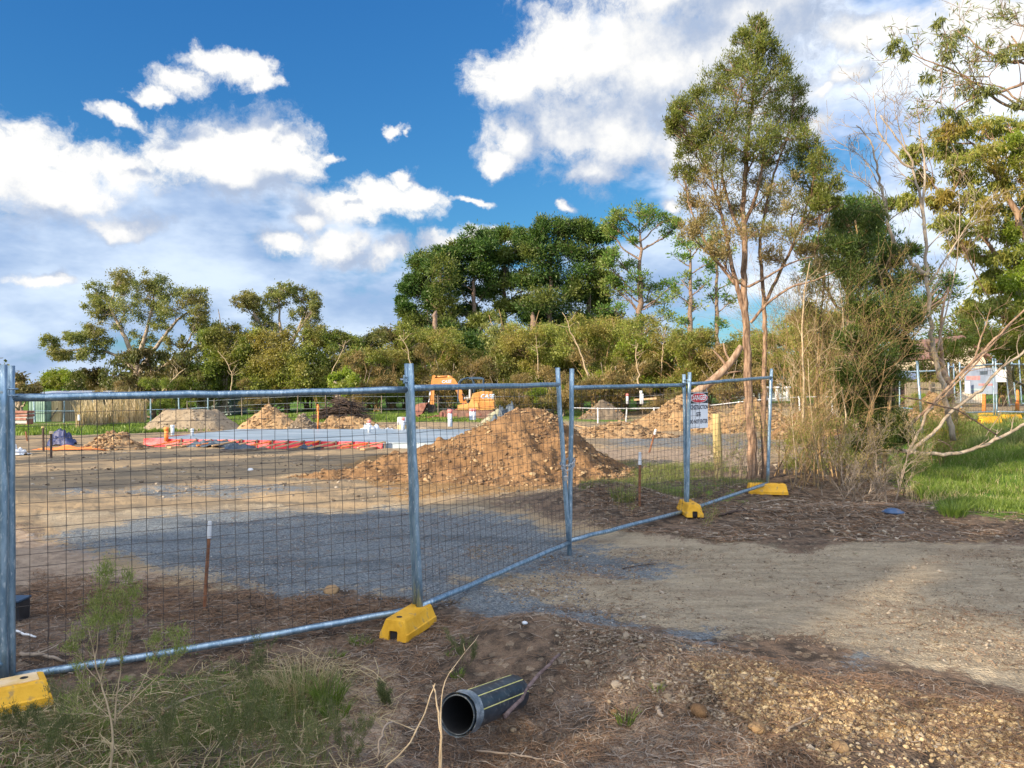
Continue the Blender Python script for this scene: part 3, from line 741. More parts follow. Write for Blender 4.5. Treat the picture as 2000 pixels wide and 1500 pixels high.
x, y = scatter_px(1600, [(90,1060),(500,1000),(950,1000),(1290,1108),(1120,1120),(1210,1225),(900,1180),(560,1165),(160,1095)], 13); lying('needles_on_gravel', x, y, 0.08, 0.004, M['needle'], 14)
scatter_stones('site_clods', 1500, [(60,880),(600,880),(800,950),(1200,960),(1250,870),(1700,860),(1700,900),(1300,940),(900,985),(60,960)], 0.01, 0.05, M['stone_mix'], 27, power=4)

# ================================================================== grass
def blades(name, X, Y, h, w, mat, seed, lean=0.5, parent=None, origin=None):
    r = np.random.default_rng(seed); n = len(X)
    Z = terrain(X, Y) - 0.01
    a = r.uniform(0, 2 * pi, n); h = h * r.uniform(0.45, 1.25, n) * np.clip(0.85 + 1.1 * fbm(X * 1.7, Y * 1.7, 3, 3), 0.35, 1.6)
    ln = h * lean * r.uniform(0.2, 1.3, n)
    base = np.stack([X, Y, Z], -1)
    if origin is not None: base = base - np.asarray(origin)
    d = np.stack([np.cos(a), np.sin(a), np.zeros(n)], -1)
    b = r.uniform(0, 2 * pi, n); s = np.stack([np.cos(b), np.sin(b), np.zeros(n)], -1) * (w / 2)
    mid = base + d * (ln * 0.3)[:, None]; mid[:, 2] += h * 0.6
    tip = base + d * ln[:, None]; tip[:, 2] += h
    V = np.stack([base - s, base + s, mid + s * 0.8, mid - s * 0.8, tip], 1).reshape(-1, 3)
    k = (np.arange(n) * 5)[:, None]
    return mesh_np(name, V, [k + np.array([[0, 1, 2, 3]]), k + np.array([[3, 2, 4]])], mat, parent, True)
x, y = scatter_px(60000, [(1752,895),(1850,886),(2550,886),(2550,1000),(2020,990),(1930,965),(1800,975),(1770,945)], 31)
st(blades('verge_grass', x, y, 0.17, 0.009, M['grass'], 32))
x, y = scatter_px(9500, [(1740,885),(1850,880),(2550,878),(2550,1015),(1930,985),(1780,985),(1745,940)], 45)
st(blades('dry_blades_in_verge_grass', x, y, 0.15, 0.006, M['grass_dry'], 46, 0.8))
x, y = scatter_px(9000, [(1830,1000),(1900,972),(2100,980),(2100,1015),(1850,1015)], 33)
st(blades('verge_grass_edge', x, y, 0.12, 0.008, M['grass'], 34))
x, y = scatter_px(34000, [(1780,846),(1900,842),(2550,842),(2550,886),(1780,890)], 35)
st(blades('rough_grass_far_verge', x, y, 0.24, 0.014, M['grass_dull'], 36))
x, y = scatter_px(16000, [(1140,925),(1230,900),(1450,905),(1500,960),(1300,985),(1130,990)], 37)
st(blades('thin_grass_on_spoil_hump', x, y, 0.10, 0.005, M['grass_dull'], 38, 0.8))
x, y = scatter_px(14000, [(-60,1400),(200,1320),(560,1260),(650,1350),(640,1480),(500,1560),(-100,1560)], 39)
st(blades('weedy_ground_cover', x, y, 0.055, 0.0028, M['grass_dull'], 40, 0.9))
x, y = scatter_px(30000, [(30,818),(300,812),(440,806),(640,797),(1000,797),(1000,812),(640,812),(300,832),(30,846)], 41, 70)
st(blades('site_edge_lawn', x, y, 0.16, 0.04, M['grass'], 42, 0.5))
x, y = scatter_px(1800, [(148,822),(285,812),(285,806),(160,812)], 43)
st(blades('long_dry_grass', x, y, 1.15, 0.05, M['grass_dry'], 44, 0.3))
# ================================================================== temporary fencing
def wob_line(a, b, n, amp, r):
    t = np.linspace(0, 1, n)[:, None]; P = a * (1 - t) + b * t
    P[1:-1] += r.normal(size=(n - 2, 3)) * amp
    return P
def fence_panel(label, LT, LB, RT, RB, railL, railR, wire_h=0.075, wire_v=0.085, post_r=0.0235, rail_r=0.0225, bow=0.0, wr=0.0019, seed=0, rail_ext=0.0, cat='fence panel', simple_wire=False):
    """LT,LB,RT,RB: post tops and bottoms; railL/railR: (top rail z, bottom rail z) at each end"""
    r = np.random.default_rng(seed)
    LT, LB, RT, RB = [np.asarray(q, float) for q in (LT, LB, RT, RB)]
    root = empty('temporary_fence_panel', LB, label, cat, 'temporary fence panels around the site')
    o = LB
    for T, B in ((LT, LB), (RT, RB)):
        mb = MB(); n = 9; P = wob_line(B - o, T - o, n, 0.0018, r)
        mb.tube(P, post_r, 12); mb.build('post', M['galv'], root, True)
    def at(T, B, z):
        t = (z - B[2]) / (T[2] - B[2]); return B + (T - B) * t
    pts = {}
    for key, k in (('top_rail', 0), ('bottom_rail', 1)):
        a = at(LT, LB, railL[k]); b = at(RT, RB, railR[k])
        P = wob_line(a, b, 14, 0.0022, r)
        s = np.sin(np.linspace(0, pi, 14)) * bow * (1 if k else 0.3)
        P[:, 2] -= s
        pts[k] = P
        d = (b - a) / np.linalg.norm(b - a)
        Q = P - o
        mb = MB(); mb.tube(Q, rail_r, 12)
        if k == 1 or not simple_wire:
            for q in range(2):   # weld ties where the mesh is crimped on
                pass
        mb.build(key, M['galv'], root, True)
    nv = max(6, int(np.linalg.norm(RB[:2] - LB[:2]) / wire_v)); sides = 3
    mb = MB()
    def pt(u, v):
        i = u * 13; j = int(min(12, math.floor(i))); f = i - j
        a = pts[0][j] * (1 - f) + pts[0][j + 1] * f; b = pts[1][j] * (1 - f) + pts[1][j + 1] * f
        return a * (1 - v) + b * v - o
    bulge = lambda u, v: 0.012 * sin(3.1 * u * pi) * sin(pi * v) * np.array([0.3, 1, 0])
    nh = int((railL[0] - railL[1]) / wire_h)
    for i in range(1, nv):
        u = i / nv + r.normal() * 0.0006
        mb.tube(np.array([pt(min(max(u + r.normal() * 0.0004, 0.001), 0.999), v) + bulge(u, v) for v in np.linspace(0.0, 1.0, 8)]), wr, sides, False)
    for j in range(0, nh + 1):
        v = (j + 0.25) / (nh + 0.6)
        mb.tube(np.array([pt(u, v) + bulge(u, v) + np.array([0, 0, r.normal() * 0.0012]) for u in np.linspace(0.004, 0.996, 12)]), wr, sides, False)
    mb.build('wire_mesh', M['wire'], root, True)
    return root

D1, D2, D3, D4, D5 = 4.34, 5.50, 7.70, 9.50, 11.20
p1T, p1B = W(20, 714, D1), W(22, 1348, D1)
p2aT, p2aB = W(796, 710, D2 + 0.03), W(812, 1186, D2 + 0.05)
p2bT, p2bB = W(801, 710, D2 - 0.04), W(820, 1192, D2 - 0.02)
p3aT, p3aB = W(1089, 718, D3 - 0.07), W(1111, 1066, D3 - 0.03)
p3bT, p3bB = W(1117, 720, D3), W(1112, 1094, D3)
p4aT, p4aB = W(1336, 731, D4 + 0.05), W(1340, 1000, D4 + 0.04)
p4bT, p4bB = W(1347, 727, D4 - 0.03), W(1342, 1006, D4 - 0.02)
p5T, p5B = W(1507, 720, D5), W(1499, 947, D5)
def zz(y, d): return CAMH - (y - 750.0) / FPX * d
p0T, p0B = W(5, 712, D1 - 0.08), W(7, 1352, D1 - 0.08)
q0T, q0B = W(-900, 700, 3.3), W(-900, 1400, 3.3)
fence_panel('galvanised mesh fence panel cut off by the left edge of the photo', q0T, q0B, p0T, p0B, (1.58, 0.1), (1.57, 0.1), seed=1)
fence_panel('widest, nearest mesh fence panel, its lower rail running behind the sapling', p1T, p1B, p2aT, p2aB, (zz(777, D1), zz(1322, D1)), (zz(761, D2), zz(1192, D2)), seed=2, bow=0.015)
fence_panel('left gate leaf of wire mesh in front of the big gravel pile', p2bT, p2bB, p3aT, p3aB, (zz(758, D2), zz(1184, D2)), (zz(751, D3), zz(1059, D3)), seed=3)
fence_panel('right gate leaf of wire mesh with the leaning stake behind it', p3bT, p3bB, p4aT, p4aB, (zz(757, D3), zz(1056, D3)), (zz(752, D4), zz(999, D4)), seed=4)
fence_panel('mesh fence panel carrying the danger sign and ending at the two trunks', p4bT, p4bB, p5T, p5B, (zz(750, D4), zz(996, D4)), (zz(737, D5), zz(944, D5)), seed=5)

def clamp(label, c, ang, r1=0.03, w=0.06):
    root = empty('fence_clamp', c, label, 'clamp', 'fence clamps joining two posts', ang)
    for dz in (-0.018, 0.018):
        mb = MB()
        # a loop of strap round both posts
        a = np.linspace(0, 2 * pi, 25)
        L = w / 2
        P = np.stack([np.cos(a) * r1 + np.sign(np.cos(a)) * L * (np.abs(np.cos(a)) > 1e-6), np.sin(a) * r1, np.full(25, dz)], -1)
        mb.tube(P, 0.005, 6, False)
        mb.build('strap', M['galvpost'], root, True)
    mb = MB(); mb.box((0, -r1 - 0.006, 0), (0.022, 0.016, 0.06), bevel=0.003); mb.build('plate', M['galvpost'], root)
    mb = MB(); mb.tube([(0, -r1 - 0.035, 0), (0, -r1 - 0.01, 0)], 0.008, 6); mb.build('bolt', M['chain'], root)
    return root
clamp('clamp high on the paired posts above the yellow foot with the notch', W(799, 741, D2), atan2(p2bT[1] - p2aT[1], p2bT[0] - p2aT[0]), 0.029, 0.03)
clamp('clamp at the far left edge of the photo on the nearest posts', W(13, 766, D1 - 0.04), 0.2, 0.031, 0.045)
clamp('clamp on the paired posts beside the danger sign', W(1341, 745, D4), 0.3, 0.029, 0.05)

# chain and padlock on the gate
ch = empty('gate_chain', W(1106, 905, D3 - 0.05), 'steel chain wound around the two leaning gate posts', 'chain')
o = np.array(ch.location)
mb = MB()
def chain_loop(P, n):
    P = resample(P, n)
    for i in range(n - 1):
        c = (P[i] + P[i + 1]) / 2; d = P[i + 1] - P[i]; L = np.linalg.norm(d); d /= L
        u = np.cross(d, (0.2, 0.4, 1)); u /= np.linalg.norm(u); v = np.cross(d, u); q = u if i % 2 else v
        a = np.linspace(0, 2 * pi, 9)
        mb.tube([c + d * np.cos(t) * L * 0.75 + q * np.sin(t) * 0.011 for t in a], 0.0038, 4, False)
def loc(px, py, dd): return W(px, py, D3 + dd) - o
chain_loop([loc(1095,906,-.05), loc(1104,912,-.16), loc(1120,905,-.08), loc(1123,897,0), loc(1117,893,.06), loc(1100,900,.05), loc(1094,905,-.03)], 26)
chain_loop([loc(1097,913,-.08), loc(1104,921,-.14), loc(1118,915,-.08), loc(1122,906,-.02)], 14)
chain_loop([loc(1103,915,-.14), loc(1105,925,-.13)], 4)
mb.build('links', M['chain'], ch, True)
pl = empty('padlock', W(1105, 930, D3 - 0.12), 'small padlock hanging from the gate chain', 'padlock')
mb = MB(); mb.box((0, 0, -0.022), (0.042, 0.020, 0.050), bevel=0.005); mb.build('lock_body', M['brass'], pl)
mb = MB(); a = np.linspace(0, pi, 9); mb.tube([(np.cos(t) * 0.014, 0, 0.012 + np.sin(t) * 0.02) for t in a], 0.0035, 6); mb.build('shackle', M['chain'], pl, True)

# ------------------------------------------------------------------ yellow feet
def fence_foot(label, A, B, width=0.23, h=0.145, notch=True, name='fence_block', group='yellow feet of the temporary fence', lift=0.0, dusty=False):
    """A near end, B far end (ground points)"""
    A = np.asarray(A, float); B = np.asarray(B, float)
    c = (A + B) / 2; L = np.linalg.norm((B - A)[:2]); ang = atan2(B[1] - A[1], B[0] - A[0])
    root = empty(name, (c[0], c[1], c[2] + lift), label, 'fence block', group, ang)
    hl, w = L / 2, width / 2
    # cross-section: wide flange, small step, sloping flank, rounded top edge
    prof = [(-w, 0.0), (-w, 0.045), (-w * 0.93, 0.052), (-w * 0.70, h - 0.012), (-w * 0.62, h), (w * 0.62, h), (w * 0.70, h - 0.012), (w * 0.93, 0.052), (w, 0.045), (w, 0.0)]
    def sect(x, k, kz):
        return [(x, a * k, b * kz) for a, b in prof]
    nw, nh = w * 0.30, h * 0.48
    arch = [(nw, 0.0), (nw, nh * 0.85), (nw * 0.8, nh), (-nw * 0.8, nh), (-nw, nh * 0.85), (-nw, 0.0)]
    mb = MB(); n = 16
    xs = [(-hl, 0.93), (-hl + 0.018, 1.0), (hl - 0.018, 1.0), (hl, 0.93)]
    V = []
    for i, (x, k) in enumerate(xs):
        slope = 0.028
        kz = 1.0
        pts = []
        for a, b in prof:
            xx = x * (1 - (b / h) * 0.10) if abs(x) > hl - 0.02 else x * (1 - (b / h) * 0.10)
            pts.append((xx, a * k, b * (0.97 if i in (0, 3) else 1.0)))
        for a, b in arch:
            xx = x * (1 - (b / h) * 0.10)
            pts.append((xx, a, b))
        V += pts
    F = []
    for s in range(3):
        for i in range(n):
            j = (i + 1) % n
            F.append((s * n + i, s * n + j, (s + 1) * n + j, (s + 1) * n + i))
    V = np.array(V)
    ends = []
    def endcap(o, flip):
        # quads between outer profile and the arch
        pairs = [(0, 15), (1, 14), (4, 13), (5, 12), (8, 11), (9, 10)]
        q = []
        idx = [[0, 1, 14, 15], [1, 2, 3, 4, 13, 14], [4, 5, 12, 13], [5, 6, 7, 8, 11, 12], [8, 9, 10, 11]]
        for f in idx:
            f = [o + t for t in f]
            q.append(f[::-1] if flip else f)
        return q
    caps = endcap(0, False) + endcap(3 * n, True)
    fs = [F]
    for k in (4, 6):
        s = [c_ for c_ in caps if len(c_) == k]
        fs.append(s)
    mb.add(V, fs); mb.build('foot_body', M['yellow'], root)
    mb = MB(); mb.box((0, 0, nh * 0.45), (L * 0.9, nw * 1.96, nh * 0.86)); mb.build('hollow_shade_fill', M['dark'], root)  # near-black block fills the tunnel in place of its shade
    if dusty:
        mb = MB(); mb.box((0, 0, h + 0.003), (L * 0.80, w * 1.05, 0.006), bevel=0.002); mb.build('sandy_top', M['yellow_top'], root)
    for sx in (-0.30, 0.30):
        mb = MB(); mb.tube([(sx * L, 0, h - 0.004), (sx * L, 0, h + (0.0075 if dusty else 0.0018))], 0.020, 10); mb.build('socket_shade_disc', M['dark'], root)  # near-black disc painted for the shade of an open socket
    return root
def gp3(x, y): return np.array([x, y, gz(x, y)])
fence_foot('yellow fence foot at the bottom left corner with a sandy top', gp3(-3.00, 3.78), gp3(-2.50, 4.17), 0.24, 0.13, dusty=True)
fence_foot('yellow fence foot with a notched near end, under the middle paired posts', gp3(-0.80, 5.14), gp3(-0.64, 5.60), 0.215, 0.135)
fence_foot('small-looking yellow foot seen end-on under the danger sign posts', gp3(2.20, 9.22), gp3(2.19, 9.75), 0.215, 0.145)
fence_foot('yellow foot seen side-on at the end of the fence by the two trunks', gp3(3.42, 11.18), gp3(3.98, 11.12), 0.23, 0.15)

# ------------------------------------------------------------------ danger sign
def text_obj(name, body, size, mat, parent, loc, rot, ext=0.0006, bold=0.0, sx=1.0, shear=0.0):
    cu = bpy.data.curves.new(name, 'FONT'); cu.body = body; cu.size = size; cu.align_x = 'CENTER'; cu.align_y = 'CENTER'
    cu.extrude = ext; cu.offset = bold; cu.shear = shear; cu.materials.append(mat); cu.resolution_u = 3
    tmp = bpy.data.objects.new(name, cu); COL.objects.link(tmp)
    dg = bpy.context.evaluated_depsgraph_get(); dg.update()
    me = bpy.data.meshes.new_from_object(tmp.evaluated_get(dg)); me.name = name
    COL.objects.unlink(tmp); bpy.data.objects.remove(tmp)
    if not me.materials: me.materials.append(mat)
    ob = bpy.data.objects.new(name, me); COL.objects.link(ob)
    ob.parent = parent; ob.location = loc; ob.rotation_euler = rot; ob.scale = (sx, 1, 1)
    return ob
dv = p5B - p4bB; sign_ang = atan2(dv[1], dv[0])
sc = W(1364, 801, D4 + 0.17)
sg = empty('danger_sign', (sc[0], sc[1], sc[2]), 'white danger sign with red oval and black band wired to the fence', 'sign', rz=sign_ang - 0.12)
SW, SH = 0.40, 0.455
mb = MB(); mb.box((0, 0, 0), (SW, 0.004, SH), bevel=0.0); mb.build('board', M['white'], sg)
mb = MB(); mb.box((0, -0.0035, SH / 2 - 0.073), (SW - 0.012, 0.002, 0.134)); mb.build('black_band', M['black'], sg)
a = np.linspace(0, 2 * pi, 41)[:-1]
def disc(rx, rz, y0, y1, cz):
    P0 = [(cos(t) * rx, y0, cz + sin(t) * rz) for t in a]; m_ = MB(); m_.prism(P0, (0, y1 - y0, 0)); return m_
disc(0.190, 0.063, -0.0065, -0.0046, SH / 2 - 0.073).build('oval_border', M['letter_white'], sg)
disc(0.183, 0.056, -0.0085, -0.0066, SH / 2 - 0.073).build('red_oval', M['red'], sg)
text_obj('lettering', 'DANGER', 0.088, M['letter_white'], sg, (0, -0.0092, SH / 2 - 0.073), (radians(90), 0, 0), bold=0.0022, sx=0.92)
for k, (tx_, zz_) in enumerate((('CONSTRUCTION', 0.035), ('SITE', -0.055), ('DO NOT ENTER', -0.145))):
    text_obj('lettering', tx_, 0.074, M['ink'], sg, (0, -0.003, zz_), (radians(90), 0, 0), bold=0.0018, sx=0.70)
for sx in (-1, 1):
    mb = MB(); mb.tube([(sx * (SW / 2 - 0.02), -0.006, SH / 2 - 0.01), (sx * (SW / 2 - 0.02), 0.01, SH / 2 + 0.05)], 0.002, 5); mb.build('wire_tie', M['chain'], sg)

# ------------------------------------------------------------------ posts and stakes
def at_base(px, py): return on_ground(px, py)
b = at_base(1405, 945)
pt_ = empty('timber_post', b, 'round treated pine post standing behind the danger sign', 'post')
mb = MB(); top = W(1398, 808, b[1]) - b; mb.tube(resample([(0, 0, -0.1), top * 0.5 + (0.003, 0, 0), top], 8), [0.072, 0.072, 0.072, 0.071, 0.071, 0.07, 0.07, 0.068], 16); mb.build('shaft', M['treated'], pt_, True)
def stake(label, px0, py0, px1, py1, r=0.014, cap=0.10, capmat='whitecap', mat='stake', capr=1.35, lean=0.0, name='survey_stake', group='stakes pushed into the site ground', d=None):
    b = at_base(px0, py0) if d is None else W(px0, py0, d)
    root = empty(name, b, label, 'stake', group)
    top = W(px1, py1, b[1] + lean) - b
    L = np.linalg.norm(top); u = top / L
    mb = MB(); mb.tube([u * -0.08, u * L * 0.5, u * (L - 0.01)], r, 6); mb.build('shaft', M[mat], root)
    if cap:
        mb = MB(); mb.tube([u * (L - cap), u * (L - cap * 0.85), u * (L - cap * 0.08), u * L], [r * capr * 1.05, r * capr, r * capr * 0.85, r * capr * 0.72], 8); mb.build('cap', M[capmat], root)
    return root
stake('rusty stake with a tall white cap beside the sapling', 399, 1188, 410, 1018, 0.013, 0.125)
stake('upright white-capped stake on the grassy hump behind the gate', 1249, 988, 1250, 883, 0.016, 0.16)
stake('tilted thin stake with white tip left of the danger sign', 1268, 884, 1281, 838, 0.022, 0.14)
stake('thin brown stake left of the danger sign, no cap', 1315, 838, 1310, 806, 0.018, 0)
stake('black star post with a pale round cap in front of the grass', 100, 894, 100, 842, 0.028, 0.06, 'cream', 'stick_dark', 1.7)
stake('tall dark post beside the blue tarpaulin, without a coloured top', 85, 882, 84, 832, 0.03, 0.05, 'treated', 'stick_dark', 1.3)
stake('short pale stake leaning at the left end of the lawn', 53, 860, 50, 842, 0.028, 0)
stake('dark post with a white flag-like top on the lawn by the paling shed', 155, 838, 154, 810, 0.03, 0.25, 'whitecap', 'stick_dark', 1.8)
# ================================================================== heaps
def heap(name, label, cx, cy, x0, x1, y0, y1, hfun, mat, seed, group=None, n=110, base=None, clods=0, csize=(0.02, 0.06), cmat='stone_clay', rough=0.05, res_y=None, cat='pile'):
    r = np.random.default_rng(seed)
    gx = np.linspace(x0, x1, n); gy = np.linspace(y0, y1, res_y or n)
    X, Y = np.meshgrid(gx, gy, indexing='ij')
    H = hfun(X, Y)
    H = np.where(H > -0.3, H + rough * 2.2 * fbm((X + cx) * 1.3, (Y + cy) * 1.3, 3, seed) * sstep(H, -0.05, 0.25) + rough * fbm((X + cx) * 6, (Y + cy) * 6, 3, seed + 2) * sstep(H, -0.05, 0.15), H)
    Z = terrain(X + cx, Y + cy) + np.maximum(H, -0.12)
    b = gz(cx, cy)
    V = np.stack([X, Y, Z - b], -1).reshape(-1, 3)
    m = len(gy); i = np.arange(len(gx) - 1)[:, None] * m; j = np.arange(m - 1)[None]
    F = np.stack([i + j, i + m + j, i + m + j + 1, i + j + 1], -1).reshape(-1, 4)
    keep = (H.reshape(-1)[F] > -0.05).any(1)
    F = F[keep]; used = np.unique(F); remap = np.full(len(V), -1); remap[used] = np.arange(len(used))
    root = mesh_np(name, V[used], [remap[F]], M[mat], None, True)
    root.location = (cx, cy, b); tag(root, label, cat, group)
    if clods:
        k = 0; xs = []; 
        x = r.uniform(x0, x1, clods * 4); y = r.uniform(y0, y1, clods * 4); h = hfun(x, y)
        ok = (h > -0.02) & (r.uniform(0, 1, len(x)) < np.clip(0.42 + 2.2 * fbm((x + cx) * 1.1, (y + cy) * 1.1, 3, 4), 0.10, 1)); x, y, h = x[ok][:clods], y[ok][:clods], h[ok][:clods]
        hh = h + rough * 2.2 * fbm((x + cx) * 1.3, (y + cy) * 1.3, 3, seed) * sstep(h, -0.05, 0.25) + rough * fbm((x + cx) * 6, (y + cy) * 6, 3, seed + 2) * sstep(h, -0.05, 0.15)
        s = csize[0] + (csize[1] - csize[0]) * r.uniform(0, 1, len(x)) ** 4
        z = terrain(x + cx, y + cy) + np.maximum(hh, 0) - b + s * 0.15
        c = stones('clods', np.stack([x, y, z], -1), s, M[cmat], root, seed + 5); c['kind'] = 'stuff'
    return root
def cone(px, py, h, s, ex=1.0, ey=1.0):
    return lambda X, Y: h - s * np.sqrt(((X - px) / ex) ** 2 + ((Y - py) / ey) ** 2 + 0.03)
def ridge_h(X, Y):
    xr = np.clip(X, -4.0, 0.45)
    hr = np.interp(xr, [-4.0, -3.3, -2.2, -0.97, -0.39, 0.1, 0.45], [-0.05, 0.12, 0.44, 0.84, 1.06, 1.20, 1.24])
    yr = np.interp(xr, [-4, -2, 0.45], [-0.9, -0.4, 0.0])
    d = np.sqrt(((X - xr) * 1.08) ** 2 + (Y - yr) ** 2 + 0.012)
    toe = np.exp(-d * 1.2) * 0.0
    h = hr - 0.64 * d + toe
    return np.where(h < 0.14, h * 0.6 + 0.056, h)
heap('gravel_pile', 'big heap of orange-brown stony clay right behind the gate', 0.0, 14.5, -5.2, 3.2, -3.2, 3.0, ridge_h, 'clay', 51, None, 420, clods=30000, csize=(0.005, 0.050), rough=0.095, res_y=330)

def simple_heap(name, label, cxp, d, wpx, hpx, mat, seed, depth=1.0, skew=0.0, clods=900, flat=0.0, cmat='stone_clay', rough=0.09, group='heaps of soil on the building site', basez=None, peaks=None):
    cx = (cxp - 1000) / FPX * d; w = wpx / FPX * d / 2; h = hpx / FPX * d
    def f(X, Y):
        u = np.sqrt((np.where(X < skew * w, (X - skew * w) / (w * (1 + skew)), (X - skew * w) / (w * (1 - skew)))) ** 2 + (Y / (w * depth)) ** 2 + 0.002)
        base = h * (1 - u)
        if flat: base = np.minimum(base * (1 + flat), h * (1 - 0.18 * u))
        if peaks:
            for (ux, hh, ww) in peaks:
                base = np.maximum(base, h * hh * (1 - np.sqrt(((X / w - ux) / ww) ** 2 + (Y / (w * depth * ww * 1.3)) ** 2)))
        return base
    return heap(name, label, cx, d, -w * 1.15, w * 1.15, -w * depth * 1.15, w * depth * 1.15, f, mat, seed, group, 90, clods=clods, csize=(0.02, 0.09), cmat=cmat, rough=rough)
simple_heap('soil_heap', 'broad grey-brown heap with a flat top in front of the pale blue shed', 374, 34, 190, 40, 'soil_grey', 61, 0.7, flat=0.9, clods=500, cmat='stone_mix', rough=0.06)
simple_heap('soil_heap', 'orange-brown pointed heap between the flat-topped heap and the slate sheet', 532, 32, 140, 54, 'soil_brown', 62, 0.7, skew=-0.1, clods=900)
simple_heap('soil_heap', 'small dark heap at the right foot of the pointed orange-brown heap', 592, 31, 84, 36, 'soil_dark', 63, 0.7, clods=500, cmat='stone_mix')
simple_heap('soil_heap', 'low sandy ridge in front of the branch pile', 690, 33, 180, 30, 'clay_pale', 64, 0.5, clods=800, peaks=[(-0.45, 0.95, 0.45), (0.35, 1.0, 0.4)])
simple_heap('soil_heap', 'low crumbly heap left of the red slab edge', 222, 20.5, 120, 34, 'soil_brown', 65, 0.8, clods=900, peaks=[(-0.35, 0.8, 0.5), (0.3, 1.0, 0.5)])
simple_heap('soil_heap', 'low mound of lumpy spoil just behind the slab pipes', 790, 30, 190, 18, 'soil_grey', 66, 0.5, clods=700, cmat='stone_mix')
simple_heap('rubble_heap', 'greenish grey rubble heap poking up behind the big clay heap', 968, 31, 92, 50, 'rubble', 67, 0.6, skew=0.1, clods=800, cmat='stone_mix', group=None)
simple_heap('soil_heap', 'dark brown mound behind the gap between the gate leaves', 1178, 44, 104, 40, 'soil_dark', 68, 0.7, clods=600, cmat='stone_clay')
simple_heap('soil_heap', 'high bright clay mound left of the danger sign', 1345, 33, 250, 72, 'clay_pale', 69, 0.55, skew=0.0, clods=2600, rough=0.12)
simple_heap('soil_heap', 'long low tail of clay lumps in front of the bright clay mound', 1200, 26, 250, 30, 'soil_brown', 70, 0.5, clods=2000, rough=0.10)
simple_heap('soil_heap', 'clay mound between the danger sign and the two trunks', 1460, 30, 200, 64, 'clay_pale', 71, 0.6, clods=1800, rough=0.12)
simple_heap('soil_heap', 'orange clay mound beyond the end of the fence', 1580, 25, 180, 55, 'clay', 72, 0.7, clods=1500, rough=0.12)
simple_heap('soil_heap', 'orange clay mound on the right behind the fallen branches', 1822, 24, 140, 60, 'clay_pale', 73, 0.7, clods=900, rough=0.1)

# ------------------------------------------------------------------ pile of cut branches
def stick_pile(name, label, c, w, h, n, seed, mat='stick_dark', r0=(0.01, 0.03), cat='branch pile', L=(0.8, 1.8)):
    r = np.random.default_rng(seed); root = None; mb = MB()
    for i in range(n):
        u = r.uniform(-1, 1); v = r.uniform(-0.6, 0.6)
        z = h * max(0.03, (1 - abs(u) ** 1.5)) * r.uniform(0, 1)
        a = r.normal() * 0.5 + (0 if r.random() < .7 else 1.5); l = r.uniform(*L)
        d = np.array([cos(a), sin(a) * 0.6, -0.35 * u * (1 if cos(a) > 0 else -1) + r.normal() * 0.15]); p = np.array([u * w * 0.85, v * w * 0.5, z])
        P = np.array([p - d * l / 2, p + r.normal(size=3) * 0.06, p + d * l / 2]); P[:, 2] = np.maximum(P[:, 2], 0.01)
        mb.tube(resample(P, 5), np.linspace(r0[1], r0[0], 5) * r.uniform(0.5, 1), 4, False)
    o = mb.build(name, M[mat], None, True); o.location = (c[0], c[1], c[2]); tag(o, label, cat); return o
cx, cy = (672 - 1000) / FPX * 42, 42
stick_pile('branch_pile', 'dark tangle of cut branches heaped in front of the yellow-green bush', (cx, cy, gz(cx, cy)), 1.55, 1.25, 420, 81, r0=(0.012, 0.04))

# ------------------------------------------------------------------ concrete slab with red membrane edge
SLT = 0.105
fl = W(283, 857, 21.6); slab_poly = [(-10.3, 21.7), (-3.3, 20.3), (0.9, 19.7), (1.6, 26.2), (-9.4, 26.4)]
slab = empty('concrete_slab', (-4.5, 23, -0.10), 'wide grey concrete slab with a red membrane edge behind the gravel pile', 'slab')
so = np.array(slab.location)
def poly_prism(poly, z0, z1): m_ = MB(); m_.prism([(a - so[0], b - so[1], z0 - so[2]) for a, b in poly], (0, 0, z1 - z0)); return m_
poly_prism(slab_poly, -0.25, SLT).build('slab_body', M['slabfilm'], slab)
# membrane wraps the front edge: a thin buckled skirt
mb = MB(); n = 160; t = np.linspace(0, 1, n)
fe = np.array([(-9.75, 23.4), (-10.36, 21.63), (-3.40, 20.24)])
dd = np.r_[0, np.cumsum(np.hypot(*np.diff(fe, axis=0).T))]; tt = t * dd[-1]
ex = np.interp(tt, dd, fe[:, 0]); ey = np.interp(tt, dd, fe[:, 1]); r_ = np.random.default_rng(3)
rows = []
for k, zf in enumerate((0.010, -0.05, -0.11, -0.17, -0.20)):
    off = 0.04 * fbm(tt * 2.2, tt * 0 + k * 0.6, 3, 2) + (0.02, 0.03, 0.045, 0.06, 0.08)[k]
    rows.append(np.stack([ex - so[0], ey - off - so[1], np.full(n, SLT + zf - so[2]) + 0.015 * fbm(tt * 3, tt * 0 + k, 2, 3)], -1))
V = np.array(rows).reshape(-1, 3); i = np.arange(4)[:, None] * n; j = np.arange(n - 1)[None]
mb.add(V, [np.stack([i + j, i + n + j, i + n + j + 1, i + j + 1], -1).reshape(-1, 4)])
mb.build('red_membrane', M['redfilm'], slab, True)
def board(name, label, p0, p1, th=0.045, wd=0.10, mat='timber', cat='board', group=None, root=None):
    p0 = np.asarray(p0, float); p1 = np.asarray(p1, float); c = (p0 + p1) / 2; d = p1 - p0; L = np.linalg.norm(d); d /= L
    s = np.cross(d, (0, 0, 1.0)); s /= np.linalg.norm(s) + 1e-9; u = np.cross(s, d)
    R = np.stack([d, s, u], 1)
    mb = MB(); mb.box((0, 0, 0), (L, wd, th), rot=R, bevel=0.004)
    o = mb.build(name, M[mat], root); o.location = tuple(c); 
    if root is None: tag(o, label, cat, group)
    return o
rr = np.random.default_rng(5)
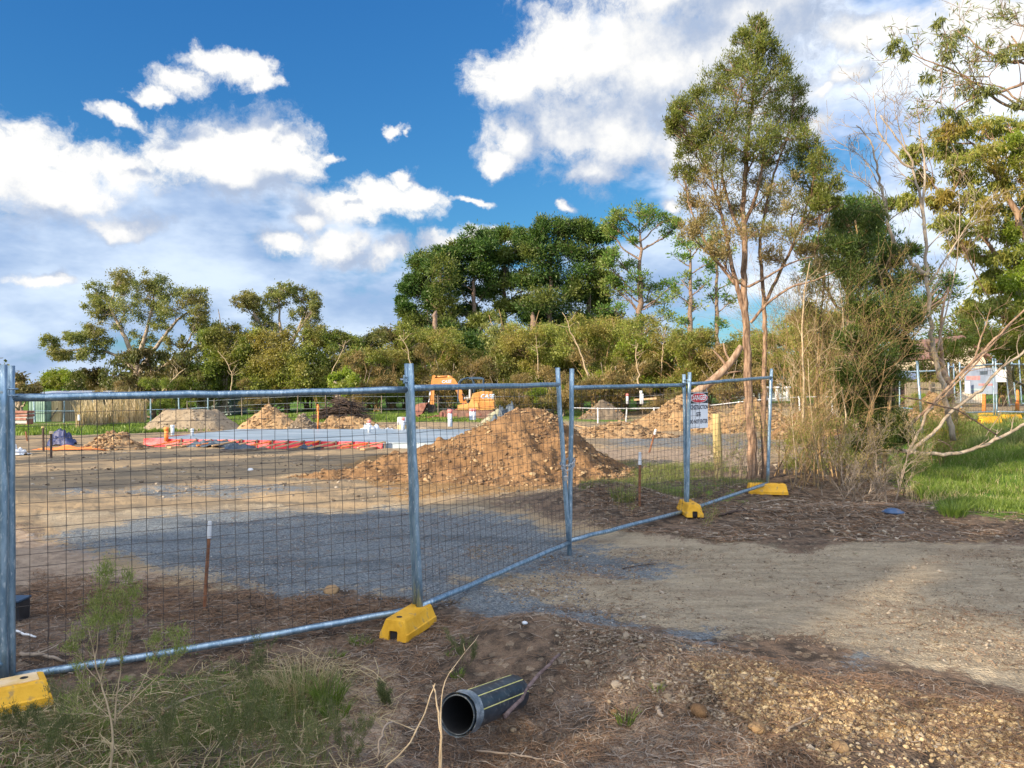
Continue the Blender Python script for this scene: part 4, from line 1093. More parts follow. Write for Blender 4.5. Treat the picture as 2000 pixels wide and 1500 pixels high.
for i in range(14):      # timber braces propping the edge form, in a row
    u = 0.5 + i * 0.46
    x0 = -9.9 + u * 0.98; y0 = 21.7 - (x0 + 10.3) * 0.2
    gz0 = gz(x0 - 0.35, y0 - 0.55)
    t1 = empty('edge_brace', (x0 - 0.1, y0 - 0.4, gz0), 'short timber prop leaning on the red edge of the slab', 'prop', 'timber props in a row along the red slab edge')
    o = np.array(t1.location)
    board('rail', None, np.array([x0 - 0.42, y0 - 0.62, gz0 + 0.05]) - o, np.array([x0 + 0.18, y0 - 0.14, 0.10 + rr.normal() * 0.015]) - o, 0.035, 0.07, 'timber' if i % 3 else 'orange', root=t1)
    board('peg', None, np.array([x0 + 0.20, y0 - 0.17, gz0 - 0.1]) - o, np.array([x0 + 0.22, y0 - 0.17, 0.14]) - o, 0.03, 0.05, 'timber_dark', root=t1)
# planks, sheets and scraps in front of the slab
def gp(px, py, up=0.03): p = on_ground(px, py); p[2] += up; return p
bl = [('long pale plank lying left of the slab props', (215, 873), (330, 862), 'timber'), ('pale plank end pointing at the low crumbly heap', (262, 878), (310, 860), 'timber'),
      ('grey board lying in the middle of the scraps before the slab', (430, 884), (520, 878), 'timber_dark'), ('orange-brown board parallel to the slab edge', (330, 876), (420, 869), 'timber'),
      ('short thick timber off-cut at the tail of the clay heap', (708, 880), (738, 875), 'timber'), ('pale batten lying among black plastic before the slab', (520, 876), (600, 870), 'timber'),
      ('thin board nearest the fence in front of the slab', (560, 880), (640, 876), 'timber_dark'), ('broken board lying behind the right gate post', (1126, 832), (1145, 836), 'timber')]
for lb, a, b_, mt in bl:
    board('loose_board', lb, gp(*a), gp(*b_), 0.05, 0.14, mt, 'board')
def sheet(name, label, px, py, w, dpt, h, mat, seed, cat='sheet', d=None):
    c = on_ground(px, py) if d is None else np.array([(px - 1000) / FPX * d, d, gz((px - 1000) / FPX * d, d)])
    n = 34; X, Y = np.meshgrid(np.linspace(-1, 1, n), np.linspace(-1, 1, n), indexing='ij')
    rim = 1 + 0.35 * fbm(X * 2 + seed, Y * 2, 3, seed % 7)
    Z = h * np.clip(1 - (X ** 2 + Y ** 2) * 0.9, 0, 1) ** 0.6 * (0.55 + 1.6 * np.abs(fbm(X * 2.3 + seed * 3.1, Y * 2.3, 4, seed % 5))) + 0.015
    wx = X * w / 2 * rim; wy = Y * dpt / 2 * rim
    Z = Z + terrain(wx + c[0], wy + c[1]) - c[2]
    V = np.stack([wx, wy, Z], -1).reshape(-1, 3); i = np.arange(n - 1)[:, None] * n; j = np.arange(n - 1)[None]
    F = np.stack([i + j, i + n + j, i + n + j + 1, i + j + 1], -1).reshape(-1, 4)
    o = mesh_np(name, V, [F], M[mat], None, True); o.location = tuple(c); tag(o, label, cat); return o
sheet('tarpaulin', 'crumpled dark blue tarpaulin beside the two dark posts', 122, 869, 0.85, 0.7, 0.30, 'blue_tarp', 1, 'tarpaulin')
sheet('plastic_sheet', 'black plastic sheet bunched in front of the red slab edge', 425, 872, 1.5, 0.6, 0.16, 'dark_tarp', 2, 'plastic sheet')
sheet('plastic_sheet', 'smaller black plastic scrap right of the bunched sheet', 470, 876, 0.8, 0.5, 0.10, 'dark_tarp', 3, 'plastic sheet')
sheet('plastic_sheet', 'slate plastic scrap close to the paired posts', 600, 877, 0.8, 0.5, 0.08, 'dark_tarp', 4, 'plastic sheet')
sheet('barrier_mesh', 'orange barrier mesh lying flat between the tarpaulin and the crumbly heap', 150, 879, 2.0, 1.0, 0.07, 'orange', 5, 'barrier mesh')
sheet('barrier_mesh', 'orange barrier mesh bunched at the front of the crumbly heap', 208, 872, 0.6, 0.5, 0.22, 'orange', 6, 'barrier mesh')
sheet('plastic_bag', 'white plastic bag on the ground by the left fence post', 32, 889, 0.42, 0.4, 0.16, 'whitecap', 7, 'bag')
sheet('slate_cover', 'slate blue sheet draped on top behind the clay heap', 988, 0, 1.3, 1.0, 0.95, 'dark_tarp', 8, 'sheet', d=30.5)
sheet('foil_bundle', 'silver wrapped bundle behind the slab under the branch pile', 724, 0, 0.9, 0.8, 0.28, 'pvc', 9, 'bundle', d=28)
sheet('foil_bundle', 'flat white wrapped bundle just left of the paired posts', 757, 0, 0.9, 0.7, 0.18, 'pvc', 10, 'bundle', d=28.5)
for i, (px, py) in enumerate([(110, 816), (124, 818), (128, 814), (135, 820)]):
    board('white_plank', 'thin white plank lying on the lawn, in the scatter before the paling shed', gp(px - 9, py), gp(px + 9, py - 1), 0.04, 0.2, 'whitecap', 'board', 'white planks scattered on the lawn')
# white bucket behind slab
bk = empty('bucket', (W(786, 0, 26.6)[0], 26.6, SLT - 0.3), 'cream drum standing behind the slab by the paired posts', 'drum')
mb = MB(); mb.tube([(0, 0, 0), (0, 0, 0.02), (0, 0, 0.42), (0, 0, 0.44)], [0.16, 0.17, 0.17, 0.16], 16); mb.build('body', M['cream'], bk, True)
mb = MB(); mb.tube([(0, 0, 0.44), (0, 0, 0.70)], [0.19, 0.17], 16); mb.build('top_tub', M['whitecap'], bk, True)

# ------------------------------------------------------------------ pipe stubs
def stub(label, px, ytop, ybot, d, r=0.05, cap='pinkcap', capf=0.25, capr=1.05, mat='pvc', group='capped pipe stubs rising from the slab', name='pipe_stub'):
    x = (px - 1000) / FPX * d; z0 = zz(ybot, d); z1 = zz(ytop, d)
    root = empty(name, (x, d, z0), label, 'pipe', group); h = z1 - z0
    mb = MB(); mb.tube([(0, 0, 0), (0, 0, h * (1 - capf * 0.6))], r, 12); mb.build('shaft', M[mat], root, True)
    mb = MB(); mb.tube([(0, 0, h * (1 - capf)), (0, 0, h * (1 - capf * 0.4)), (0, 0, h)], [r * capr, r * capr * 1.12, r * capr], 12); mb.build('cap', M[cap], root, True)
    return root
stub('grey pipe stub with red cap standing left of the paired posts', 721, 820, 845, 24.5, 0.048)
stub('grey pipe stub with red cap right beside the paired posts', 787, 815, 840, 25, 0.055)
stub('tall grey pipe stub with pink cap alone on the slab right of the paired posts', 879, 799, 833, 24, 0.072)
stub('left one of two pipe stubs side by side behind the clay heap', 920, 798, 820, 24.5, 0.055)
stub('right one of two pipe stubs side by side behind the clay heap', 926, 798, 820, 24.7, 0.055)
stub('white pipe stub at the left end of the slab near the orange tube', 337, 830, 850, 22.6, 0.05, 'whitecap')
stub('white pipe stub between the orange tube and the flat-topped heap', 375, 837, 852, 22.8, 0.05, 'whitecap')
stub('orange sleeve at the left end of the slab', 325, 834, 862, 21.4, 0.055, 'orange', mat='orange')
stub('thin tall orange post behind the slab under the branch pile', 621, 790, 840, 26.5, 0.028, 'orange', mat='orange')
stub('grey pipe stub with red cap left of the bright clay mound', 1225, 769, 789, 40, 0.07, 'pinkcap', group='pipe stubs by the far wire fence')
stub('tall white pipe right of the red-capped stub, by the bright clay mound', 1252, 763, 789, 38, 0.065, 'whitecap', group='pipe stubs by the far wire fence')
stub('slim white pipe leaning against the tall white pipe', 1255, 769, 789, 37.5, 0.05, 'whitecap', group='pipe stubs by the far wire fence')
for k, (px, lab) in enumerate(((1496, 'first'), (1517, 'second'), (1538, 'third'))):
    stub('%s from the left of three white capped stubs beyond the end of the fence' % lab, px, 755, 782, 31, 0.062, 'whitecap', 0.14, 1.9, mat='pvc', group='white capped stubs beyond the end of the fence')

# ------------------------------------------------------------------ far wire fence and rails
def wire_fence(label, pts, ph, npost, rails, seed, pr=0.035, mat='timber_dark', name='wire_fence', rr_=0.012, rmat='chain'):
    P = np.array([[*q, gz(*q)] for q in pts]); o = P[0]
    root = empty(name, o, label, 'fence'); Q = resample(P, npost); Q[:, 2] = [gz(a, b) for a, b in Q[:, :2]]
    r = np.random.default_rng(seed)
    for q in Q:
        mb = MB(); mb.tube([q - o + (0, 0, -0.1), q - o + (r.normal() * 0.03, 0, ph)], pr, 6); mb.build('post', M[mat], root)
    for z in rails:
        mb = MB(); mb.tube([q - o + (0, 0, z) for q in Q], rr_, 4); mb.build('wire', M[rmat], root)
    return root
wire_fence('wire fence along the scrub behind the excavator', [(-22, 52), (-8, 51), (4, 50), (12, 48)], 1.25, 19, (0.35, 0.75, 1.18), 2)
wire_fence('rail fence in front of the tall dry grass by the eucalypt', [(-31, 47), (-24, 47.5), (-19, 48)], 1.5, 8, (0.7, 1.4), 3, 0.05, 'galvpost', rr_=0.022, rmat='galvpost')
wire_fence('white topped rail fence across the scrub right of the gate', [(3.0, 39.5), (8.5, 39), (15, 36)], 0.8, 10, (0.76,), 4, 0.035, 'whitecap', 'rail_fence', 0.02, 'whitecap')
board('horizontal_pole', 'pale horizontal pole by the white pipes left of the clay mound', W(1238, 781, 41), W(1282, 778, 41), 0.1, 0.1, 'timber', 'pole')

# ================================================================== excavator
EX = W(925, 817, 45); EX[2] = gz(EX[0], EX[1])
exc = empty('excavator', EX, 'orange mini excavator with folded boom, dark canopy and bucket on the ground', 'excavator')
S = 45 / FPX
def E(px, py, y=0.0): return np.array([(px - 925) * S, y, (817 - py) * S])
def eprism(name, pts, y0, y1, mat, parent=exc, bevel=None):
    mb = MB(); mb.prism([tuple(E(a, b, y0)) for a, b in pts], (0, y1 - y0, 0)); return mb.build(name, M[mat], parent)
for y0 in (-0.85, 0.45):
    L0, L1, zt, rr2 = E(868, 817)[0], E(962, 817)[0], 0.50, 0.24
    a = np.linspace(-pi / 2, pi / 2, 9)
    P = [(L1 + cos(t) * rr2, rr2 + sin(t) * rr2) for t in a] + [(L0 - cos(t) * rr2, rr2 + sin(t) * rr2) for t in a[::-1]]
    mb = MB(); mb.prism([(x, y0, z + 0.0) for x, z in P], (0, 0.40, 0))
    n = 46; per = np.linspace(0, 1, n, endpoint=False)
    for k in range(24):
        x = L0 + (L1 - L0) * k / 23
        mb.box((x, y0 + 0.2, 2 * rr2 + 0.012), (0.05, 0.40, 0.03)); mb.box((x, y0 + 0.2, 0.012), (0.05, 0.40, 0.03))
    tr = mb.build('track', M['rubber'], exc)
    for k in range(5):
        mb = MB(); x = L0 + (L1 - L0) * (k + 0.0) / 4
        mb.tube([(x, y0 - 0.02, rr2), (x, y0 + 0.01, rr2)], 0.17 if k in (0, 4) else 0.10, 14); mb.build('roller', M['rust'], tr)
mb = MB(); mb.box((E(915, 817)[0], 0, 0.42), (1.5, 0.9, 0.28), bevel=0.03); mb.build('undercarriage', M['rust'], exc)
eprism('body', [(895, 800), (895, 791), (918, 787), (921, 780), (925, 768), (942, 764), (962, 765), (964, 774), (966, 784), (968, 797), (962, 799), (940, 800)], -0.85, 0.75, 'exc_y')
eprism('engine_cover', [(926, 781), (929, 769), (943, 765.5), (961, 766.5), (962.5, 781)], -0.90, -0.853, 'exc')
eprism('side_panel', [(938, 797), (936, 785), (964, 784), (966, 796)], -0.90, -0.853, 'exc')
eprism('side_panel', [(896, 799), (896, 792.5), (920, 789), (934, 785), (936, 798)], -0.90, -0.853, 'exc_y')
mb = MB(); mb.box(E(906, 789, -0.55) + (0, 0, 0.0), (0.2, 0.15, 0.12), bevel=0.02); mb.build('step', M['rust'], exc)
text_obj('lettering', 'CASE', 0.33, M['decal'], exc, tuple(E(952, 774, -0.906)), (radians(90), 0, 0), bold=0.012, shear=0.25)
mb = MB(); mb.box(E(914, 778, -0.2), (0.42, 0.5, 0.12), bevel=0.04); mb.box(E(918.5, 770, -0.2), (0.12, 0.5, 0.55), bevel=0.04); mb.build('seat', M['seatmat'], exc)
mb = MB(); mb.tube([E(906, 783, -0.2), E(905, 772, -0.2)], 0.03, 6); mb.box(E(905, 771, -0.2), (0.16, 0.34, 0.08), bevel=0.02)
for yy in (-0.35, -0.05): mb.tube([E(905, 771, yy), E(904, 766, yy)], 0.02, 6)
mb.build('control_levers', M['black'], exc)
# canopy: bent frame tubes and roof
for yy in (-0.75, 0.65):
    mb = MB(); mb.tube(resample([E(896, 787, yy), E(897, 748, yy), E(899, 742, yy), E(910, 739, yy), E(922, 737, yy), E(925.5, 742, yy), E(926.5, 768, yy)], 22), 0.035, 8); mb.build('canopy_frame', M['canopy'], exc, True)
    mb = MB(); mb.tube([E(944, 766, yy), E(944.5, 741, yy)], 0.03, 6); mb.build('canopy_post', M['canopy'], exc)
eprism('canopy_roof', [(917, 741.5), (918, 738), (924, 736.5), (940, 736.8), (946, 739), (946, 742.5), (942, 741), (926, 740.5)], -0.78, 0.68, 'canopy')
# boom, arm
eprism('boom', [(912, 787), (899, 787), (893, 769), (886, 753), (881, 751.5), (852, 750.5), (846, 750), (844, 743), (848, 739), (881, 737), (888, 740), (896, 752), (905, 768)], -0.16, 0.16, 'exc')
mb = MB(); mb.tube([E(852, 736, 0), E(874, 735, 0)], 0.05, 8); mb.tube([E(874, 735, 0), E(884, 738, 0)], 0.085, 8); mb.build('arm_cylinder', M['exc'], exc, True)
mb = MB(); mb.tube([E(908, 790, 0), E(901, 776, 0)], 0.09, 8); mb.tube([E(901, 776, 0), E(893, 760, 0)], 0.045, 8); mb.build('boom_cylinder', M['chain'], exc, True)
eprism('arm', [(848, 739), (852, 735), (849, 732.5), (845, 734), (842, 748), (842, 775), (840, 790), (843, 796), (848, 796), (848, 775), (849, 752)], -0.12, 0.12, 'exc')
text_obj('lettering', 'CASE', 0.24, M['decal'], exc, tuple(E(872, 745.5, -0.166)), (radians(90), radians(-2), 0), bold=0.008, shear=0.25)
mb = MB(); mb.tube([E(839.5, 778, 0), E(836, 791, 0)], 0.045, 8); mb.tube([E(841, 765, 0), E(839.5, 778, 0)], 0.075, 8); mb.build('bucket_cylinder', M['chain'], exc, True)
# bucket: curved shell with side plates and teeth
bs = [(848, 790), (836, 787), (820, 788), (814, 790), (812.5, 800), (815, 812), (824, 816), (842, 815), (852, 812)]
mb = MB()
outer = [E(a, b_) for a, b_ in bs]
for k in range(len(outer) - 1):
    p, q = outer[k], outer[k + 1]; nrm = np.array([-(q - p)[2], 0, (q - p)[0]]); nrm /= np.linalg.norm(nrm); nrm *= 0.04
    if k in (0,): continue
    mb.prism([p + (0, -0.5, 0), q + (0, -0.5, 0), q + nrm + (0, -0.5, 0), p + nrm + (0, -0.5, 0)], (0, 1.0, 0))
bu = mb.build('bucket', M['rust'], exc)
for yy in (-0.52, 0.50): mb = MB(); mb.prism([E(a, b_, yy) for a, b_ in [(836, 787), (820, 788), (814, 790), (812.5, 800), (815, 812), (826, 808)]], (0, 0.02, 0)); mb.build('side_plate', M['rust'], bu)
mb = MB(); mb.prism([E(a, b_, -0.2) for a, b_ in [(836, 790), (850, 790), (852, 800), (846, 806), (836, 806)]], (0, 0.4, 0)); mb.build('quick_hitch', M['dark'], exc)
for k in range(4):
    mb = MB(); mb.box(E(855, 812, -0.42 + k * 0.28), (0.2, 0.09, 0.05), taper=0.7); mb.build('tooth', M['rust'], bu)
eprism('dozer_blade', [(861, 817), (860, 806), (863, 803), (866, 804), (866, 817)], -0.95, 0.95, 'rust')

# ================================================================== sheds and houses
def paling_box(name, label, corners, h, wall_mats, roof, cat='shed', roof_h=None, over=0.25, slope=0.15):
    """corners: ground rectangle as 4 xy points in order, first edge faces the camera"""
    C = np.array(corners, float); z = min(gz(*c) for c in C); o = np.array([C[0, 0], C[0, 1], z])
    root = empty(name, o, label, cat)
    for i in range(4):
        a = C[i]; b2 = C[(i + 1) % 4]; d = b2 - a; L = np.hypot(*d); d = d / L; nrm = np.array([d[1], -d[0]])
        mb = MB(); mb.prism([(*(a - o[:2] + d * 0.03), 0), (*(b2 - o[:2] - d * 0.03), 0), (*(b2 - o[:2] - d * 0.03 - nrm * 0.06), 0), (*(a - o[:2] + d * 0.03 - nrm * 0.06), 0)], (0, 0, h))
        w_ = mb.build('wall', M[wall_mats[i % len(wall_mats)]], root)
        nb = max(3, int(L / 0.14)) if L < 14 else 60
        mb = MB(); r = np.random.default_rng(i)
        for k in range(nb):
            p = a - o[:2] + d * (L * (k + 0.5) / nb)
            mb.prism([(*(p - d * 0.05 + nrm * 0.002), 0.02), (*(p + d * 0.05 + nrm * 0.002), 0.02), (*(p + d * 0.05 + nrm * (0.022 + r.uniform(0, .01))), 0.02), (*(p - d * 0.05 + nrm * 0.022), 0.02)], (0, 0, h - 0.03 + r.normal() * 0.01))
        mb.build('palings', M[wall_mats[i % len(wall_mats)]], w_)
    Cc = C.mean(0); Ce = (C - Cc) * (1 + over / 3) + Cc - o[:2]
    zs = [h + 0.02, h + 0.02, h + 0.02 + slope, h + 0.02 + slope]
    mb = MB(); P = [(*c, zz_) for c, zz_ in zip(Ce, zs)]; mb.prism(P, (0, 0, 0.09)); mb.build('roof', M[roof], root)
    return root
def fx(px, d): return (px - 1000) / FPX * d
sh = paling_box('paling_shed', 'low grey paling shed with a pale metal roof behind the left lawn', [(fx(114, 50), 50), (fx(186, 50), 50.2), (fx(186, 50), 53.5), (fx(100, 50), 53)], 1.75, ['paling', 'paling', 'paling', 'cream'], 'roof_blue')
cw = paling_box('cream_gate_box', 'cream timber bay with a diagonal brace left of the paling shed', [(fx(90, 49.6), 49.6), (fx(113, 49.6), 49.7), (fx(113, 49.6), 52.5), (fx(90, 49.6), 52.5)], 1.72, ['cream'], 'roof_blue')
o = np.array(cw.location); board('brace', None, W(98, 819, 49.5) - o, W(113, 797, 49.5) - o, 0.04, 0.09, 'timber_dark', root=cw)
paling_box('green_shed', 'green sheeted lean-to at the left end of the lawn', [(fx(57, 49), 49), (fx(88, 49), 49), (fx(88, 49), 51.5), (fx(57, 49), 51.5)], 1.72, ['greenwall'], 'roof_blue')
# rusty trailer-like bin far left
rb = empty('rusty_bin', (fx(42, 38), 38, gz(fx(42, 38), 38)), 'rusty open metal bin on the lawn at the left edge', 'bin')
for k in range(3):
    mb = MB(); mb.box((0, 0, 0.28 + k * 0.17), (0.95 - (0.1 if k == 0 else 0), 0.6, 0.12), bevel=0.02); mb.build('rusty_rail', M['rust'], rb)
mb = MB(); mb.box((0, 0, 0.30), (0.82, 0.5, 0.46), taper=1.08); mb.build('pan', M['seatmat'], rb)
for sx in (-1, 1): mb = MB(); mb.box((sx * 0.4, 0, 0.12), (0.06, 0.5, 0.24)); mb.build('leg', M['rust'], rb)
# white and pale blue shed behind flat heap
def house(name, label, x0, x1, d, h, dep, wallm, roofm, rh, cat='house', windows=(), ridge='x', door=None):
    z = gz((x0 + x1) / 2, d); root = empty(name, ((x0 + x1) / 2, d, z), label, cat); w = (x1 - x0)
    mb = MB(); mb.box((0, dep / 2, h / 2), (w, dep, h)); mb.build('wall', M[wallm], root)
    ov = 0.3
    if ridge == 'x':
        P = [(-w / 2 - ov, -ov, h - 0.05), (-w / 2 - ov, dep / 2, h + rh), (-w / 2 - ov, dep + ov, h - 0.05), (-w / 2 - ov, dep + ov, h + 0.07), (-w / 2 - ov, dep / 2, h + rh + 0.12), (-w / 2 - ov, -ov, h + 0.07)]
        mb = MB(); mb.prism(P, (w + 2 * ov, 0, 0)); mb.build('roof', M[roofm], root)
        mb = MB(); mb.prism([(-w / 2 + .01, 0.01, h - 0.02), (-w / 2 + .01, dep - 0.01, h - 0.02), (-w / 2 + .01, dep / 2, h + rh - 0.04)], (w - .02, 0, 0)); mb.build('gable', M[wallm], root)
    else:
        P = [(-w / 2 - ov, -ov, h - 0.05), (0, -ov, h + rh), (w / 2 + ov, -ov, h - 0.05), (w / 2 + ov, -ov, h + 0.1), (0, -ov, h + rh + 0.15), (-w / 2 - ov, -ov, h + 0.1)]
        mb = MB(); mb.prism(P, (0, dep + 2 * ov, 0)); mb.build('roof', M[roofm], root)
        mb = MB(); mb.prism([(-w / 2 + .01, 0.01, h - 0.02), (0, 0.01, h + rh - 0.04), (w / 2 - .01, 0.01, h - 0.02)], (0, dep - .02, 0)); mb.build('gable', M[wallm], root)
    for (wx, wz, ww, wh) in windows:
        mb = MB()
        for sx in (-1, 1): mb.box((wx + sx * (ww / 2 + 0.03), -0.02, wz), (0.06, 0.06, wh + 0.12))
        for sz in (-1, 1): mb.box((wx, -0.021, wz + sz * (wh / 2 + 0.03)), (ww, 0.058, 0.06))
        f = mb.build('window', M['whitecap'], root); mb = MB(); mb.box((wx, -0.008, wz), (ww, 0.012, wh)); mb.build('pane', M['glass'], f)
    return root
house('white_shed', 'white cladded shed left of the pale blue shed behind the flat-topped heap', fx(384, 58), fx(404, 58), 58, 1.7, 3, 'shedwhite', 'roof_blue', 0.5, 'shed', [(0, 1.15, 0.45, 0.35)])
house('blue_shed', 'pale blue shed behind the flat-topped grey heap', fx(405, 58.2), fx(452, 58.2), 58.2, 1.9, 3.4, 'shedblue', 'roof_blue', 0.6, 'shed')
house('farm_house', 'pale house half hidden behind the two trunks', fx(1478, 62), fx(1545, 62), 62, 3.0, 6, 'shedwhite', 'roof_blue', 0.9, 'house', [(-0.8, 1.7, 0.9, 0.9)])
hz_ = house('gabled_house', 'cream gabled house with a brown roof behind the right-hand fence', fx(1828, 55), fx(1925, 55), 55, 3.2, 7, 'housewall', 'houseroof', 1.5, 'house', [(-0.9, 1.8, 1.0, 0.9), (1.0, 1.8, 1.0, 0.9)], ridge='y')
house('long_shed', 'low brown-roofed outbuilding left of the gabled house', fx(1772, 50), fx(1842, 50), 50, 1.7, 4, 'houseroof', 'roof_blue', 0.5, 'shed')

# ================================================================== second fence, far right
def rp(label, aT, aB, bT, bB, dA, dB, ra, rb_, seed):
    return fence_panel(label, W(*aT, dA), W(*aB, dA), W(*bT, dB), W(*bB, dB), (zz(ra[0], dA), zz(ra[1], dA)), (zz(rb_[0], dB), zz(rb_[1], dB)), 0.16, 0.14, 0.024, 0.024, seed=seed, wr=0.004)
rp('far mesh panel left of the thick broken trunk, leading to the paling fence', (1757, 718), (1757, 800), (1853, 710), (1853, 812), 27, 26.6, (727, 796), (723, 806), 11)
rp('far mesh panel carrying the banner', (1874, 707), (1878, 812), (1939, 699), (1942, 811), 25.5, 23.6, (718, 806), (711, 804), 12)
rp('far mesh panel at the right edge of the photo with the white board', (1944, 700), (1947, 812), (2040, 702), (2040, 812), 23.5, 23.3, (711, 804), (712, 806), 13)
rp('rear mesh panel seen between the crowded posts', (1962, 703), (1972, 794), (1975, 702), (1986, 795), 29, 27, (711, 790), (712, 790), 14)
rp('rearmost mesh panel at the right edge', (1990, 703), (1996, 792), (2050, 704), (2050, 795), 28, 28, (712, 788), (712, 790), 15)
rp('stacked mesh panel standing behind the one with the banner', (1852, 708), (1858, 812), (1862, 710), (1866, 806), 26, 26.6, (716, 806), (717, 800), 16)
pp = empty('leaning_pole', W(1802, 838, 20.5), 'bare galvanised pole leaning in front of the right clay mound', 'pole')
mb = MB(); mb.tube([(0, 0, -0.1), W(1791, 705, 20.5) - np.array(pp.location)], 0.034, 8); mb.build('shaft', M['galv'], pp, True)
mb = MB(); e_ = W(1791, 705, 20.5) - np.array(pp.location); mb.tube([e_ * 0.985, e_ * 1.003], 0.038, 8); mb.build('cap', M['galv'], pp)
for lb, px, d, py in [('yellow foot in front of the banner panel end', 1935, 22.6, 828), ('yellow foot behind the banner panel', 1932, 25.5, 799), ('yellow foot beneath the low bush left of the banner', 1850, 20.8, 838),
                      ('yellow foot under the crowded posts at the right', 1976, 23.5, 815), ('yellow foot at the right edge farthest away', 1996, 26.5, 800), ('small yellow foot left of the banner panel post', 1866, 25.5, 812)]:
    x = fx(px, d); z = zz(py, d); g_ = gz(x, d)
    fence_foot(lb, np.array([x - 0.33, d, g_]), np.array([x + 0.33, d + 0.1, g_]), 0.25, 0.20)
def flat_board(name, label, x0, y0, x1, y1, d0, d1, mat, cat, parts=()):
    a = W(x0, y0, d0); b2 = W(x1, y1, d1); o = a.copy(); root = empty(name, o, label, cat)
    d = b2[:2] - a[:2]; L = np.hypot(*d); d /= L; n_ = np.array([d[1], -d[0]])
    def pl(u0, u1, v0, v1, off, th, nm, mt):
        zt = a[2]; zb = b2[2]
        P = [(d[0] * L * u + n_[0] * off, d[1] * L * u + n_[1] * off, (zb - zt) * v) for u, v in ((u0, v0), (u1, v0), (u1, v1), (u0, v1))]
        mb = MB(); mb.prism(P, (n_[0] * th, n_[1] * th, 0)); mb.build(nm, M[mt], root)
    pl(0, 1, 0, 1, 0.03, 0.006, 'board', mat)
    for k, (u0, u1, v0, v1, nm, mt) in enumerate(parts): pl(u0, u1, v0, v1, 0.0375, 0.002, nm, mt)
flat_board('site_banner', 'blue-grey printed banner with faded dark red panels on the right fence', 1886, 720, 1950, 770, 25.2, 23.4, 'banner', 'banner', [(0.06, 0.5, 0.30, 0.46, 'printed_panel', 'banner_red'), (0.5, 0.72, 0.12, 0.26, 'printed_panel', 'dark_tarp'), (0.45, 0.9, 0.60, 0.68, 'printed_line', 'banner_red'), (0.2, 0.6, 0.80, 0.86, 'printed_line', 'shedblue')])
flat_board('white_board', 'blank white board on the right fence beside the banner', 1944, 722, 1964, 746, 23.4, 23.4, 'paper', 'sign')
flat_board('white_notice', 'small white notice with a round top left of the banner', 1887, 745, 1895, 768, 24.6, 24.5, 'paper', 'sign')
for px in (1922, 1987):
    d = 27; x = fx(px, d); bo = empty('bollard', (x, d, gz(x, d)), 'orange bollard behind the banner fence' if px < 1950 else 'orange bollard at the right edge between the crowded posts', 'bollard')
    mb = MB(); mb.tube([(0, 0, 0), (0, 0, 0.06)], 0.22, 12); mb.build('base', M['dark'], bo)
    mb = MB(); mb.tube([(0, 0, 0.06), (0, 0, 0.9), (0, 0, 1.0)], [0.07, 0.055, 0.03], 12); mb.build('shaft', M['orange'], bo, True)
flat = empty('flat_panel', W(1880, 806, 25) * 1.0, 'mesh panel lying flat on the ground by the banner fence', 'fence panel')
flat.location = (fx(1905, 24.5), 24.5, gz(fx(1905, 24.5), 24.5) + 0.06)
mb = MB()
for yy in (-0.5, 0.5): mb.tube([(-1.1, yy, 0), (1.2, yy, 0)], 0.03, 6)
for xx in (-1.1, 1.2): mb.tube([(xx, -0.5, 0), (xx, 0.5, 0)], 0.03, 6)
mb.build('frame', M['galv'], flat)
wire_fence('grey paling fence behind the right clay mound', [(fx(1770, 34), 34), (fx(1850, 34), 33.5)], 1.5, 3, (0.4, 1.2), 9, 0.05, 'timber_dark', 'paling_fence', 0.03, 'timber_dark')
pf = [o_ for o_ in bpy.data.objects if o_.name.startswith('paling_fence')][-1]
mb = MB(); r = np.random.default_rng(1)
for k in range(30): x = k * (fx(1850, 33.5) - fx(1770, 34)) / 30; mb.box((x + 0.03, -0.06, 0.78), (0.052, 0.02, 1.4 + r.normal() * 0.02))
mb.build('palings', M['paling'], pf)

# ================================================================== things lying in the foreground
pA = on_ground(896, 1446); pB = on_ground(1022, 1330)
pA = np.array([W(893, 1395, 3.50)[0], 3.50, 0]); pB = np.array([W(1004, 1345, 4.08)[0], 4.08, 0])
pr = 0.088
pA[2] = zz(1396, 3.50); pB[2] = zz(1352, 4.08)
pipe = empty('black_pipe', (pA + pB) / 2 - (0, 0, pr), 'short black plastic pipe with yellow lines lying in the foreground dip', 'pipe')
o = np.array(pipe.location); d = (pB - pA); L = np.linalg.norm(d); d /= L
s = np.cross(d, (0, 0, 1)); s /= np.linalg.norm(s); u = np.cross(s, d); A0 = pA - o
n = 40; a = np.linspace(0, 2 * pi, n, endpoint=False)
def ring(t, r_): return A0 + d * t + r_ * (np.cos(a)[:, None] * s + np.sin(a)[:, None] * u)
rings = [ring(L * 0.98, pr - 0.009), ring(0.006, pr - 0.009), ring(0, pr - 0.006), ring(0, pr - 0.001), ring(0.003, pr)] + [ring(t, pr) for t in np.linspace(0.03, L - 0.004, 9)] + [ring(L, pr - 0.002), ring(L, pr - 0.009)]
V = np.concatenate(rings); k = len(rings); i = np.arange(k - 1)[:, None] * n; j = np.arange(n)[None]; jj = (j + 1) % n
F = np.stack([i + j, i + n + j, i + n + jj, i + jj], -1).reshape(-1, 4)
mi = np.where(np.arange(len(F)) < n * 2, 1, 0)
mesh_np('tube', V, [F], [M['pipe'], M['pipe_in']], pipe, True, mi)
